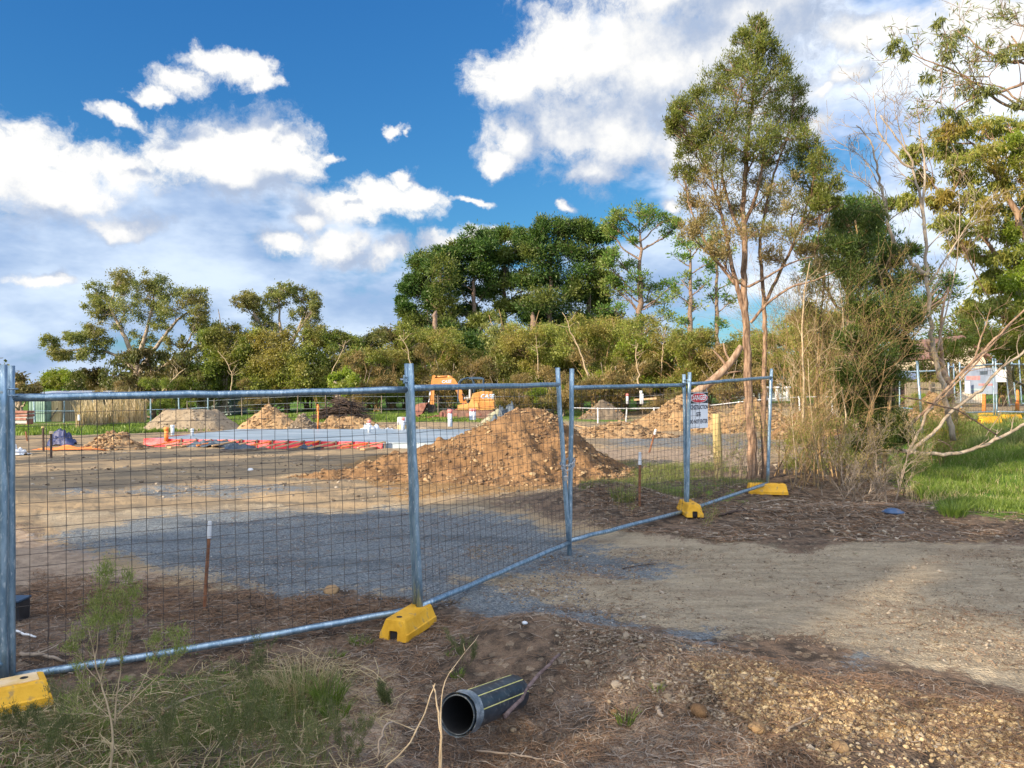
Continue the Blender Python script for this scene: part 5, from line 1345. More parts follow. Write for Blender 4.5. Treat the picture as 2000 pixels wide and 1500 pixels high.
for ang in (103, 56, 14):
    t_ = radians(ang); mb = MB(); P = [A0 + d * q + (pr + 0.0008) * (cos(t_) * s + sin(t_) * u) for q in np.linspace(0.02 + 0.1 * (ang == 118) * 0, L - 0.012, 12)]
    tdir = -sin(t_) * s + cos(t_) * u; nd = cos(t_) * s + sin(t_) * u
    Vv = np.concatenate([[p - tdir * 0.0024 - nd * 0.001, p + tdir * 0.0024 - nd * 0.001, p + tdir * 0.002 + nd * 0.0012, p - tdir * 0.002 + nd * 0.0012] for p in P])
    q = np.arange(11)[:, None] * 4; c4 = np.arange(4)[None]; n4 = (c4 + 1) % 4
    mb.add(Vv, [np.stack([q + c4, q + n4, q + 4 + n4, q + 4 + c4], -1).reshape(-1, 4)]); mb.build('yellow_line', M['stripe'], pipe)
r = np.random.default_rng(8)
# torn grey wrap around the near end
Vr = []; m_ = 9
for k in range(m_):
    t = 0.004 + k * 0.0095
    rad = pr + 0.0045 + 0.005 * np.abs(fbm(a * 3, np.full(n, k * 0.7), 3, 1)) + 0.004 * (k in (0, m_ - 1))
    tj = t + 0.016 * fbm(a * 2.2, np.full(n, 3.3), 3, 2)
    Vr.append(A0 + d * tj[:, None] + rad[:, None] * (np.cos(a)[:, None] * s + np.sin(a)[:, None] * u))
V = np.concatenate(Vr); i = np.arange(m_ - 1)[:, None] * n
F = np.stack([i + j, i + n + j, i + n + jj, i + jj], -1).reshape(-1, 4)
mesh_np('torn_wrap', V, [F], M['plasticwrap'], pipe, True)

def stick(label, pts, r0, r1, mat='twig_grey', name='fallen_stick', cat='stick', sides=7, n=12, side=(), group=None, seed=0):
    """pts: (px, py, depth or None for ground, lift)"""
    rr_ = np.random.default_rng(seed); P = []
    for q in pts:
        if q[2] is None: p = on_ground(q[0], q[1]); p[2] += q[3]
        else: p = W(q[0], q[1], q[2])
        P.append(p)
    P = resample(np.array(P), n); P[1:-1] += rr_.normal(size=(n - 2, 3)) * r0 * 0.35
    mb = MB(); o_ = P[0].copy(); mb.tube(P - o_, np.linspace(r0, r1, n), sides)
    for (t, ax, ay, az_, L_) in side:
        i_ = int(t * (n - 1)); p = P[i_] - o_; v = np.array([ax, ay, az_]) * L_
        mb.tube(resample([p, p + v * 0.5 + rr_.normal(size=3) * 0.02 * L_, p + v], 5), np.linspace(max(r1, r0 * 0.5), r1 * 0.5, 5), 5)
    ob = mb.build(name, M[mat], None, True); ob.location = tuple(o_); tag(ob, label, cat, group); return ob
stick('purple-brown bark strip leaning over the far end of the black pipe', [(985, 1400, 3.75, 0), (1015, 1368, 3.93, 0), (1055, 1312, 4.2, 0), (1093, 1278, 4.42, 0)], 0.013, 0.008, 'barkstrip', 'bark_strip', 'bark')
stick('long grey stick on the ground below the left fence rail', [(295, 1408, None, .012), (350, 1375, None, .02), (400, 1362, None, .02), (446, 1344, None, .02)], 0.008, 0.005, 'twig_grey', side=[(0.35, .5, .6, .1, .10)])
stick('forked grey stick standing left of the black pipe', [(738, 1478, 3.30, 0), (742, 1440, 3.34, 0), (756, 1408, 3.4, 0), (780, 1415, 3.45, 0)], 0.006, 0.004, 'twig_grey', seed=3)
stick('tall bent dry stem in front of the pipe mouth', [(858, 1520, 3.25, 0), (861, 1440, 3.28, 0), (855, 1375, 3.32, 0), (846, 1338, 3.36, 0)], 0.0062, 0.003, 'twig_pale', 'dry_weed', 'dry weed', n=14, side=[(0.9, .1, 0, -1.0, .12)], seed=4)
stick('thin dry stem rising from the pipe mouth towards the upper right', [(862, 1515, 3.24, 0), (862, 1340, 3.3, 0), (880, 1310, 3.35, 0), (925, 1255, 3.45, 0), (935, 1240, 3.5, 0)], 0.004, 0.0012, 'twig_pale', 'dry_weed', 'dry weed', n=18, seed=5, side=[(0.7, .5, 0, .4, .05), (0.85, -.2, 0, 1, .04)])
stick('long arching dry stem left of the pipe mouth', [(740, 1512, 3.2, 0), (800, 1455, 3.25, 0), (832, 1390, 3.3, 0), (846, 1340, 3.34, 0), (850, 1335, 3.34, 0)], 0.0045, 0.003, 'twig_pale', 'dry_weed', 'dry weed', n=18, seed=6, side=[(0.55, -1, 0.1, 0.35, .14)])
stick('thin black dead stem behind the left panel wires', [(92, 1272, 4.9, 0), (96, 1220, 4.95, 0), (92, 1160, 5, 0)], 0.006, 0.003, 'stick_dark', 'dry_weed', 'dry weed', seed=7)
stick('pale stick on the litter behind the left fence panel', [(30, 1238, None, .02), (70, 1250, None, .02)], 0.009, 0.006, 'whitecap')
stick('grey branch lying behind the lower rail at the left', [(40, 1282, None, .02), (80, 1290, None, .03), (130, 1298, None, .02)], 0.014, 0.008, 'twig_grey', side=[(.4, .5, .3, .2, .2)], seed=9)
stick('dark branch on the ground near the two yellow feet at the right', [(1400, 1010, None, .02), (1430, 1005, None, .04), (1500, 995, None, .02)], 0.018, 0.008, 'stick_dark', side=[(.3, .6, .5, .3, .3), (.6, -.4, .6, .2, .25)], seed=10)
stick('long pale stick in front of the side-on yellow foot', [(1480, 986, None, .02), (1530, 978, None, .03), (1580, 982, None, .02)], 0.014, 0.007, 'twig_grey', side=[(.5, .7, -.4, .2, .25)], seed=11)
stick('thin dark twig lying on the drive beyond the gate post', [(1216, 1113, None, .01), (1240, 1108, None, .012), (1282, 1103, None, .01)], 0.005, 0.003, 'stick_dark', seed=12)
stick('short thick off-cut of wood left of the stony berm', [(1283, 1388, None, .015), (1292, 1405, None, .015)], 0.012, 0.008, 'twig_grey', seed=13)
stick('stick pushed into the stony berm near the sunlit stones', [(1535, 1440, None, .03), (1585, 1422, None, .05)], 0.007, 0.005, 'twig_grey', seed=14)
stick('bleached stick below the pipe mouth', [(930, 1470, None, .01), (990, 1478, None, .015), (1060, 1486, None, .01)], 0.006, 0.004, 'twig_grey', side=[(.5, .3, -.7, .2, .1), (.7, .4, .5, .3, .08)], seed=15)
stick('red-brown stick lying below the lower rail near the notched foot', [(600, 1330, None, .01), (700, 1326, None, .01)], 0.004, 0.002, 'barkstrip', seed=16)
# loose stones one can point to
def rock(label, px, py, s, mat, seed, name='stone', flat=0.6):
    p = on_ground(px, py); r = np.random.default_rng(seed); v, f = ico()
    # subdivide once for a rounder stone
    ed = {}; V = [x_ for x_ in v]; F = []
    def mid(a_, b_):
        k_ = (min(a_, b_), max(a_, b_))
        if k_ not in ed: ed[k_] = len(V); V.append((V[a_] + V[b_]) / 2 * 1.12)
        return ed[k_]
    for a_, b_, c_ in f:
        x1, x2, x3 = mid(a_, b_), mid(b_, c_), mid(c_, a_); F += [(a_, x1, x3), (x1, b_, x2), (x3, x2, c_), (x1, x2, x3)]
    V = np.array(V) * (1 + r.uniform(-0.12, 0.12, (len(V), 1))) * s * np.array([1, r.uniform(.7, 1), flat])
    o_ = mesh_np(name, V, [F], M[mat], None, True); o_.location = (p[0], p[1], p[2] + s * flat * 0.35); o_.rotation_euler = (0, 0, r.uniform(0, 6)); tag(o_, label, 'stone', 'loose stones on the ground'); return o_
rock('brown stone beside the grey gravel patch behind the left panel', 647, 1157, 0.075, 'soil_brown', 1)
rock('pale stone on the ground below the notched yellow foot, towards the drive', 1025, 1218, 0.02, 'pvc', 2)
rock('grey pebble lying on the litter below the black pipe', 1003, 1427, 0.020, 'soil_grey', 3)
rock('rounded grey stone to the right of the bark strip', 1073, 1351, 0.022, 'soil_grey', 4)
rock('small grey pebble on the litter halfway between pipe and berm', 1190, 1372, 0.016, 'soil_grey', 5)
rock('largest tan clod at the left end of the stony berm', 1365, 1393, 0.055, 'clay', 6)
rock('tan rock beside the red needles at the foot of the berm', 1480, 1425, 0.048, 'clay_pale', 7)
rock('pale cream rock low on the sunlit side of the berm', 1642, 1462, 0.042, 'clay_pale', 8)
rock('round white stone far off on the bare soil behind the left panel', 489, 919, 0.06, 'whitecap', 9)
rock('orange-brown stone on the litter right of the small grey pebble', 1200, 1392, 0.024, 'clay', 10)
# blue lid and black box
p = on_ground(1744, 1000); lid = empty('blue_cover', p, 'round blue cover half sunk in the verge litter', 'lid')
mb = MB(); a2 = np.linspace(0, pi / 2, 7)
Vl = []; 
for t in a2: Vl += [(cos(q) * cos(t) * 0.115, sin(q) * cos(t) * 0.115, sin(t) * 0.06 - 0.01) for q in np.linspace(0, 2 * pi, 25)[:-1]]
Vl = np.array(Vl); i = np.arange(6)[:, None] * 24; j = np.arange(24)[None]
mb.add(Vl, [np.stack([i + j, i + (j + 1) % 24, i + 24 + (j + 1) % 24, i + 24 + j], -1).reshape(-1, 4)]); mb.build('dome', M['bluelid'], lid, True)
mb = MB(); mb.tube([(cos(q) * 0.12, sin(q) * 0.12, 0.004) for q in np.linspace(0, 2 * pi, 25)], 0.008, 6, False); mb.build('rim', M['bluelid'], lid, True)
bx_ = empty('black_box', np.array([W(37, 0, 5.4)[0], 5.4, gz(W(37, 0, 5.4)[0], 5.4)]), 'small black box on the ground behind the left fence posts', 'box')
mb = MB(); mb.box((-0.04, 0, 0.075), (0.16, 0.14, 0.15), bevel=0.01); mb.build('case', M['black'], bx_)
mb = MB(); mb.box((-0.04, -0.002, 0.155), (0.17, 0.15, 0.014), bevel=0.003); mb.build('cover', M['canopy'], bx_)
# ================================================================== trees
def tree(name, label, cat, base, trunks, clumps, bark, leaf, leafL=0.2, leafW=0.08, nsub=7, nleaf=90, sub_r=0.45, style='gum', seed=0, group=None, tw_r=0.02, limb_k=0.4, sides=6, limb_mode=True, extra=None, flat=0.8, subr_abs=None, leaf2=None, twigs=3):
    """trunks: list of (points, r0, r1) world coords; clumps: list of (centre, (rx,ry,rz), density)"""
    r = np.random.default_rng(seed); base = np.asarray(base, float)
    root = empty(name, base, label, cat, group)
    wood = MB(); TP = []; TR = []
    for pts, r0, r1 in trunks:
        n = max(8, len(pts) * 5); P = resample(np.asarray(pts, float), n); rad = np.linspace(r0, r1, n)
        P[1:-1] += r.normal(size=(n - 2, 3)) * r0 * 0.12
        wood.tube(P - base, rad, 10 if r0 > 0.06 else 6); TP.append(P); TR.append(rad)
    if style == 'gum' and name == 'eucalyptus_tree': clumps = [(np.asarray(c[0]) + r.normal(size=3) * (0.3, 0.3, 0.25), (c[1][0] * 0.95, c[1][1], c[1][2] * 1.45), *c[2:]) for c in clumps]
    TPc = np.concatenate(TP); TRc = np.concatenate(TR)
    LV, LF, nl0 = [], [], 0; LV2, n20 = [], 0
    for cl in clumps:
        c, rad3, dens = cl[:3]
        c = np.asarray(c, float); rad3 = np.asarray(rad3, float)
        hd = np.hypot(TPc[:, 0] - c[0], TPc[:, 1] - c[1]); dz = c[2] - TPc[:, 2]
        cost = hd + 0.9 * np.abs(dz - 0.7 * hd - rad3[2] * 0.3) + 3.0 * (dz < -0.1)
        k = int(np.argmin(cost)); p0 = TPc[k]; dist = np.linalg.norm(c - p0)
        lr = max(min(TRc[k] * 0.75, tw_r + 0.012 * dist * limb_k * 2), tw_r * 0.8)
        out = np.array([c[0] - p0[0], c[1] - p0[1], 0])
        p1 = p0 + out * 0.30 + (0, 0, dist * 0.10) + r.normal(size=3) * dist * 0.06
        p2 = p0 + (c - p0) * 0.70 + r.normal(size=3) * dist * 0.08 - (0, 0, dist * 0.04)
        LP = bez(p0, p1, p2, c, 11)
        LP[1:-1] += r.normal(size=(9, 3)) * dist * 0.012
        wood.tube(LP - base, np.linspace(lr, tw_r * 0.6, 11), sides, False)
        ns = max(1, int(nsub * dens))
        u = r.normal(size=(ns, 3)); u /= np.linalg.norm(u, axis=1)[:, None]; u *= (r.uniform(0.15, 1, (ns, 1)) ** 0.45)
        subs = c + u * rad3
        for sct in subs:
            i0 = r.integers(5, 11); q0 = LP[i0]; L = np.linalg.norm(sct - q0)
            q1 = q0 + (sct - q0) * 0.5 + r.normal(size=3) * L * 0.14
            BP = bez(q0, q1, q1 + (sct - q1) * 0.3, sct, 6)
            wood.tube(BP - base, np.linspace(tw_r * 0.55, tw_r * 0.25, 6), 4, False)
            sr = subr_abs if subr_abs else sub_r * float(rad3.mean())
            for _ in range(twigs):
                t = r.normal(size=3) * sr * 0.8; t[2] = abs(t[2]) * 0.7 if style != 'droop' else -abs(t[2]) * 0.6
                wood.tube(np.array([sct, sct + t * 0.5 + r.normal(size=3) * sr * 0.08, sct + t]) - base, np.array([tw_r * 0.25, tw_r * 0.18, tw_r * 0.1]), 3, False)
            n = int(nleaf * r.uniform(0.6, 1.3))
            g = np.clip(r.normal(size=(n, 3)), -2.1, 2.1) * sr * np.array([1, 1, flat]) * 0.50 * np.exp(np.clip(r.normal(size=(n, 1)) * 0.42, -1, 0.5))
            pos = sct + g
            if style == 'pine':
                dr = g / (np.linalg.norm(g, axis=1)[:, None] + 1e-6) + r.normal(size=(n, 3)) * 0.5 + (0, 0, 0.5)
            elif style == 'droop':
                dr = r.normal(size=(n, 3)) * 0.55 + (0, 0, -0.9)
            elif style == 'up':
                dr = g / (np.linalg.norm(g, axis=1)[:, None] + 1e-6) * 0.5 + r.normal(size=(n, 3)) * 0.5 + (0, 0, 0.7)
            else:
                dr = r.normal(size=(n, 3)) * 0.7 + (0, 0, -0.35)
            Vv, Ff = leaves_geo(pos - base, dr, leafL * r.uniform(0.6, 1.3, n), leafW * r.uniform(0.6, 1.3, n), r)
            if leaf2 is not None and (len(cl) > 3 and cl[3]): LV2.append(Vv)
            else: LV.append(Vv)
    if extra: extra(wood, base, r)
    wood.build('trunk', M[bark], root, True)
    for LVx, mt in ((LV, leaf), (LV2, leaf2)):
        if LVx:
            V = np.concatenate(LVx); F = np.arange(len(V)).reshape(-1, 4)
            mesh_np('crown', V, [F], M[mt], root, False)
    return root

def pxclumps(lst, d, dep=1.0, jit=0.0, seed=0, dens=1.0):
    r = np.random.default_rng(seed); out = []
    for c in lst:
        px, py, rx, ry = c[:4]; dd = d + (c[4] if len(c) > 4 else r.uniform(-1, 1) * jit)
        k = d / FPX
        e = (W(px, py, dd), (rx * k, rx * k * dep, ry * k), (c[5] if len(c) > 5 else 1.0) * dens)
        if len(c) > 6: e = e + (c[6],)
        out.append(e)
    return out
def pxpath(lst, d): return [W(p[0], p[1], d + (p[2] if len(p) > 2 else 0)) for p in lst]
def gbase(px, d): x = (px - 1000) / FPX * d; return np.array([x, d, gz(x, d) - 0.05])

# ---- left eucalypt
d = 58
b = gbase(268, d)
tree('eucalyptus_tree', 'tall spreading eucalypt at the left with a pale forked trunk', 'tree', b,
     [([b, *pxpath([(272,740),(262,700),(240,650),(215,600)], d)], 0.30, 0.09), (pxpath([(266,712),(285,650),(300,590),(300,560)], d), 0.18, 0.05), (pxpath([(270,730),(310,670),(350,620),(385,600)], d), 0.19, 0.05),
      (pxpath([(262,720),(220,690),(170,680),(120,688)], d), 0.14, 0.04), (pxpath([(285,740),(320,715),(355,690),(375,650)], d), 0.15, 0.04)],
     pxclumps([(182,590,20,14),(200,565,22,14),(225,550,26,14),(250,560,28,16),(290,545,26,14),(295,575,36,16),(330,568,28,14),(355,580,24,14),(385,590,22,16),(395,612,16,16),(398,640,14,14),
       (215,595,28,14),(255,595,34,18),(300,605,34,16),(345,610,28,14),(190,615,18,8,0,.5),(230,630,26,12,0,.6),(270,640,28,12,0,.6),(320,640,26,12,0,.5),
       (112,668,18,10),(138,655,18,10),(165,650,20,10),(195,650,18,10),(105,695,16,12),(130,690,18,10),(160,685,20,10),(200,680,24,14),(340,670,20,12,0,.7),(375,680,20,12,0,.7),(400,660,16,14)], d, 1.3, 2, 1),
     'bark_gum', 'lf_gum', 0.17, 0.075, 17, 105, 0.34, 'gum', 1, tw_r=0.032)
b = gbase(300, 56)
tree('eucalyptus_tree', 'dark low-branching tree in front of the spreading eucalypt', 'tree', b,
     [([b, *pxpath([(300,740),(290,700)], 56)], 0.22, 0.08), ([b + (0.5, 0, 0), *pxpath([(330,750),(350,700)], 56)], 0.2, 0.06)],
     pxclumps([(225,735,34,20),(245,705,26,18),(265,745,40,24),(270,690,22,14),(300,720,30,22),(310,690,22,14),(330,740,36,24),(355,700,24,14),(365,735,30,22),(215,765,30,18),(300,770,50,18),(370,768,40,16)], 56, 1.1, 1.5, 2),
     'bark_pine', 'lf_gum_dark', 0.24, 0.10, 11, 85, 0.42, 'droop', 2, tw_r=0.032)
b = gbase(560, 60)
tree('eucalyptus_tree', 'second tall eucalypt, thin-crowned, standing above the olive bushes', 'tree', b,
     [([b, *pxpath([(560,740),(552,690),(548,640),(545,590)], 60)], 0.24, 0.06), (pxpath([(555,700),(580,650),(600,600)], 60), 0.2, 0.06), (pxpath([(552,700),(520,650),(495,610)], 60), 0.2, 0.06)],
     pxclumps([(465,590,16,12),(488,585,18,12),(512,592,18,12),(540,575,20,12),(555,562,18,10),(580,580,20,12),(605,592,18,12),(618,612,12,12),(600,625,20,10,0,.7),(570,610,22,12,0,.7),(535,610,24,12,0,.7),(500,618,20,12),(520,640,24,12,0,.6),(560,645,26,12,0,.6),(600,650,24,12),(628,640,12,8,0,.5)], 60, 1.3, 2, 3),
     'bark_gum', 'lf_gum', 0.17, 0.075, 17, 105, 0.34, 'gum', 3, tw_r=0.045)
def bushy(label, px, d, cl, leaf, seed, bark='bark_gum', name='bushy_tree', L=0.19, Wd=0.085, ns=15, nl=190, trunk_r=0.16, style='gum'):
    b = gbase(px, d); top = min(c[1] for c in cl)
    r = np.random.default_rng(seed)
    tr = []
    for k in range(3):
        tr.append(([b + (r.normal() * 0.3, 0, 0), *[W(px + r.normal() * w_, 775 + (top + 14 - 775) * f_, d) for w_, f_ in ((6, 0.3), (15, 0.65), (24, 1.0))]], trunk_r * r.uniform(.5, 1), 0.05))
    return tree(name, label, 'tree', b, tr, pxclumps(cl, d, 1.1, 2.0, seed), bark, leaf, L, Wd, ns, nl, 0.42, style, seed, 'bushy trees closing the back of the site', tw_r=0.04)
bushy('olive bushy tree just right of the spreading eucalypt', 435, 57, [(415,660,24,18),(445,650,26,16),(430,690,34,22),(460,680,30,22),(410,715,32,20),(450,725,36,22),(485,705,28,24),(400,745,30,18),(440,755,40,18),(480,750,36,20)], 'lf_green', 11)
bushy('grey-olive bushy tree below the thin-crowned eucalypt', 530, 56, [(505,665,28,18),(540,660,26,16),(520,700,38,24),(560,690,34,22),(510,740,38,22),(555,735,40,24),(590,690,28,20),(600,730,34,24),(530,765,50,16),(590,765,40,14)], 'lf_olive', 12)
bushy('pale green bushy tree with drooping crown right of the thin-crowned eucalypt', 660, 58, [(640,665,20,16),(665,660,22,14),(690,668,22,16),(650,695,30,20),(690,700,30,20),(632,720,24,20),(670,735,36,22),(640,755,32,18),(700,745,28,22)], 'lf_green', 13, style='droop')
bushy('dark round tree left of the pines', 755, 60, [(725,668,22,16),(750,655,26,14),(780,665,22,18),(735,700,30,22),(775,700,30,22),(745,735,34,22),(790,735,30,24),(800,690,22,20)], 'lf_gum_dark', 14)
bushy('small lime-green bush in front of the branch pile', 665, 50, [(650,738,16,12),(672,732,18,12),(690,742,16,12),(665,755,26,12)], 'lf_lime', 15, name='bush', ns=8)
bushy('low yellow-green tree at the far left by the pale roof', 118, 64, [(100,738,18,10),(120,734,20,10),(140,738,16,10),(110,750,26,10),(145,752,24,8)], 'lf_lime', 16)
bushy('dark bushes between the pale roof and the spreading eucalypt', 175, 60, [(165,735,18,12),(185,730,20,12),(175,752,34,12),(205,750,26,14)], 'lf_gum_dark', 17, name='bush')
bushy('brownish bush at the left edge beside the nearest post', 38, 44, [(15,735,18,14),(35,748,20,14),(55,760,22,10),(25,765,30,12)], 'lf_dry', 18, name='bush', ns=9)
# ---- pines
def pine(label, px, d, cl, seed, leaf='lf_pine', trunk_top=None, ns=17, nl=210, L=0.34, Wd=0.12, tr=0.45, lean=0, sub=0.42, group='tall dark pines behind the excavator'):
    b = gbase(px, d); top = trunk_top or min(c[1] for c in cl) + 20
    n = [b, W(px + lean * .3, 700, d), W(px + lean * .6, 600, d), W(px + lean, top, d)]
    return tree('pine_tree', label, 'tree', b, [(n, tr, 0.10)], pxclumps([(q[0] + 5 * sin(seed * 7 + q[1]), q[1] + 4 * cos(seed + q[0]), q[2] * (1 + 0.22 * sin(q[0])), q[3] * (1.35 + 0.35 * cos(q[1])), *((0,) + tuple(q[5:]) if len(q) > 4 else ())) for q in cl], d, 1.2, 2.5, seed), 'bark_pine', leaf, L, Wd, ns, nl, sub, 'pine', seed, group, tw_r=0.06, flat=0.75)
pine('leftmost dark pine with the ragged overhanging left side', 860, 84, [(830,512,24,16),(860,500,26,14),(820,540,24,16),(855,540,36,20),(800,560,16,12),(830,575,30,18),(870,580,30,18),(796,600,18,14),(825,615,30,18),(865,620,34,18),(800,640,22,14),(840,655,34,16),(785,588,8,8),(880,650,28,18),(810,672,24,10)], 21)
pine('second dark pine from the left, round-topped', 925, 86, [(895,485,24,14),(925,470,28,14),(950,480,26,16),(905,520,34,20),(940,525,34,20),(900,560,30,16),(950,570,32,16),(915,605,28,14),(945,620,30,14),(905,655,34,14),(885,540,20,16)], 22, sub=0.34)
pine('third dark pine, browner crown with sky showing between its limbs', 985, 88, [(960,468,24,12),(990,460,28,12),(1015,470,24,14),(965,500,30,14),(1005,505,34,16),(975,545,28,12),(1020,550,30,14),(985,600,26,12),(1025,590,26,12)], 23, 'lf_pine')
pine('fourth dark pine, the tallest of the dense ones', 1075, 85, [(1060,452,26,12),(1095,446,28,12),(1130,450,28,14),(1050,485,34,18),(1095,485,38,20),(1045,530,34,18),(1090,535,38,20),(1050,580,38,20),(1095,590,40,20),(1035,625,34,18),(1085,640,40,18),(1125,560,24,16)], 24)
pine('fifth dark pine just left of the open umbrella-topped pine', 1150, 87, [(1150,455,26,12),(1178,462,20,12),(1140,490,32,16),(1175,500,26,14),(1150,530,32,16),(1180,545,26,12),(1145,575,32,14),(1180,590,24,12),(1155,620,34,16),(1165,660,40,18),(1190,625,20,12)], 25)
pine('low dark pine boughs behind the excavator boom', 850, 80, [(810,690,26,14),(845,695,30,14),(880,690,30,16),(915,695,30,14),(830,665,26,14),(900,668,30,14),(865,715,50,14)], 31)
pine('low dark pine boughs between the excavator and the gate posts', 1040, 82, [(950,680,30,14),(990,670,30,16),(1030,668,30,16),(1075,672,34,16),(1120,680,34,16),(1160,690,30,14),(1010,700,60,14),(1100,705,60,14)], 32)
pine('open pine with a bare trunk and umbrella crown', 1250, 80, [(1195,438,20,8),(1215,425,24,8),(1245,415,26,8),(1275,412,26,8),(1300,422,22,8),(1318,440,20,9),(1190,458,18,7),(1225,445,22,7,0,.6),(1265,440,22,7,0,.6),(1300,455,20,7,0,.6),(1245,470,12,6,0,.7),
      (1200,495,26,8),(1225,512,24,8),(1185,520,24,8),(1205,545,26,10),(1240,548,26,10),(1270,560,18,8),(1215,575,30,10),(1285,585,22,9,0,.8),(1200,600,30,10),(1300,610,22,9,0,.7),(1265,640,22,10),(1190,560,20,10),(1310,560,20,8,0,.7)], 26, 'lf_pine_open', trunk_top=455, ns=8, nl=70, tr=0.55, group=None)
pine('slender pine right of the umbrella pine, mostly bare trunk', 1348, 74, [(1335,470,22,12),(1365,480,22,12),(1325,505,22,10,0,.7),(1375,515,20,10,0,.7),(1335,545,24,10,0,.7),(1320,580,22,9,0,.6),(1370,560,22,10,0,.6),(1365,600,20,9,0,.6),(1335,625,20,8,0,.6)], 27, 'lf_pine_open', ns=7, nl=60, tr=0.38, group=None)
pine('slender pine hidden behind the two orange trunks', 1400, 76, [(1400,470,24,14),(1420,500,24,14),(1390,520,22,10,0,.7),(1430,545,22,10,0,.7),(1385,570,22,10,0,.6),(1425,590,22,10,0,.6),(1400,630,22,10,0,.6)], 28, 'lf_pine_open', ns=7, nl=60, tr=0.34, group=None)
pine('broad dark pine at the right behind the bare dead tree', 1660, 40, [(1650,405,36,16),(1700,410,34,14),(1745,405,30,12),(1630,440,34,18),(1690,440,40,18),(1610,480,34,18),(1660,480,40,20),(1720,470,34,16),(1600,520,30,16),(1650,520,36,18),(1700,520,36,18),(1760,500,30,16),(1790,540,30,16),(1820,600,30,20),(1775,600,34,22),(1850,560,24,18)], 29, 'lf_pine', ns=12, nl=110, L=0.24, Wd=0.06, tr=0.3, group=None)
pine('dark evergreen filling the gap behind the house at the right', 1880, 62, [(1850,640,40,24),(1900,640,40,24),(1950,650,40,24),(1860,680,50,24),(1930,685,50,22),(1990,670,40,30),(1830,700,30,20),(1985,710,40,18)], 30, 'lf_pine', ns=14, nl=110, L=0.32, Wd=0.12, tr=0.3, group=None)
# ---- scrub along the back: five kinds of shrub copied along the edge
def shrub_proto(seed, h, w, leaf, style='gum', L=0.14, Wd=0.06, nsub=11, nl=150, dens=1.0, bark='twig', ncl=15, name='scrub_bush'):
    r = np.random.default_rng(seed); cl = []
    for k in range(ncl):
        a = r.uniform(0, 2 * pi); q = r.uniform(0, 1) ** 0.6; z = h * r.uniform(0.18, 0.95) ** 0.8
        rr_ = w * (0.35 + 0.65 * sin(min(1, z / h) * pi * 0.72)) * q
        cl.append((np.array([cos(a) * rr_, sin(a) * rr_, z]), (w * 0.38, w * 0.38, h * 0.13), dens))
    tr = []
    for k in range(7):
        a = r.uniform(0, 2 * pi); sp = r.uniform(0.1, 0.75) * w; hh = h * r.uniform(0.6, 1.02)
        m1 = np.array([cos(a) * sp * 0.25 + r.normal() * .1, sin(a) * sp * 0.25, hh * 0.4])
        tr.append(([np.array([r.normal() * .15, r.normal() * .15, -0.1]), m1, np.array([cos(a) * sp, sin(a) * sp, hh])], 0.05 * h / 4, 0.014))
    return tree(name, None, 'bush', (0, 0, 0), tr, cl, bark, leaf, L, Wd, nsub, nl, 0.40, style, seed, None, tw_r=0.018 * h / 3, twigs=4)
protos = [shrub_proto(101, 5.0, 2.6, 'lf_olive'), shrub_proto(102, 4.2, 2.4, 'lf_green'), shrub_proto(103, 3.4, 2.2, 'lf_dry', 'up', 0.15, 0.05, bark='twig_grey', dens=0.8), shrub_proto(104, 5.4, 2.3, 'lf_olive', 'droop', dens=0.9), shrub_proto(105, 3.0, 2.0, 'lf_lime', nl=60)]
for i_, m_ in ((1, 'lf_green'), (3, 'lf_gum')):
    for ch in kids(protos[i_]):
        if ch.name.startswith('crown'): ch.data.materials[0] = M[m_]
proto_used = [False] * 5
def place(k, px, d, s, label, rot, group='scrub bushes along the back of the site', sx=1.0):
    global proto_used
    o_ = protos[k] if not proto_used[k] else copy_tree(protos[k]); proto_used[k] = True
    x = (px - 1000) / FPX * d
    o_.location = (x, d, gz(x, d) - 0.03); o_.rotation_euler = (0, 0, rot); o_.scale = (s * sx, s * sx, s)
    tag(o_, label, 'bush', group); return o_
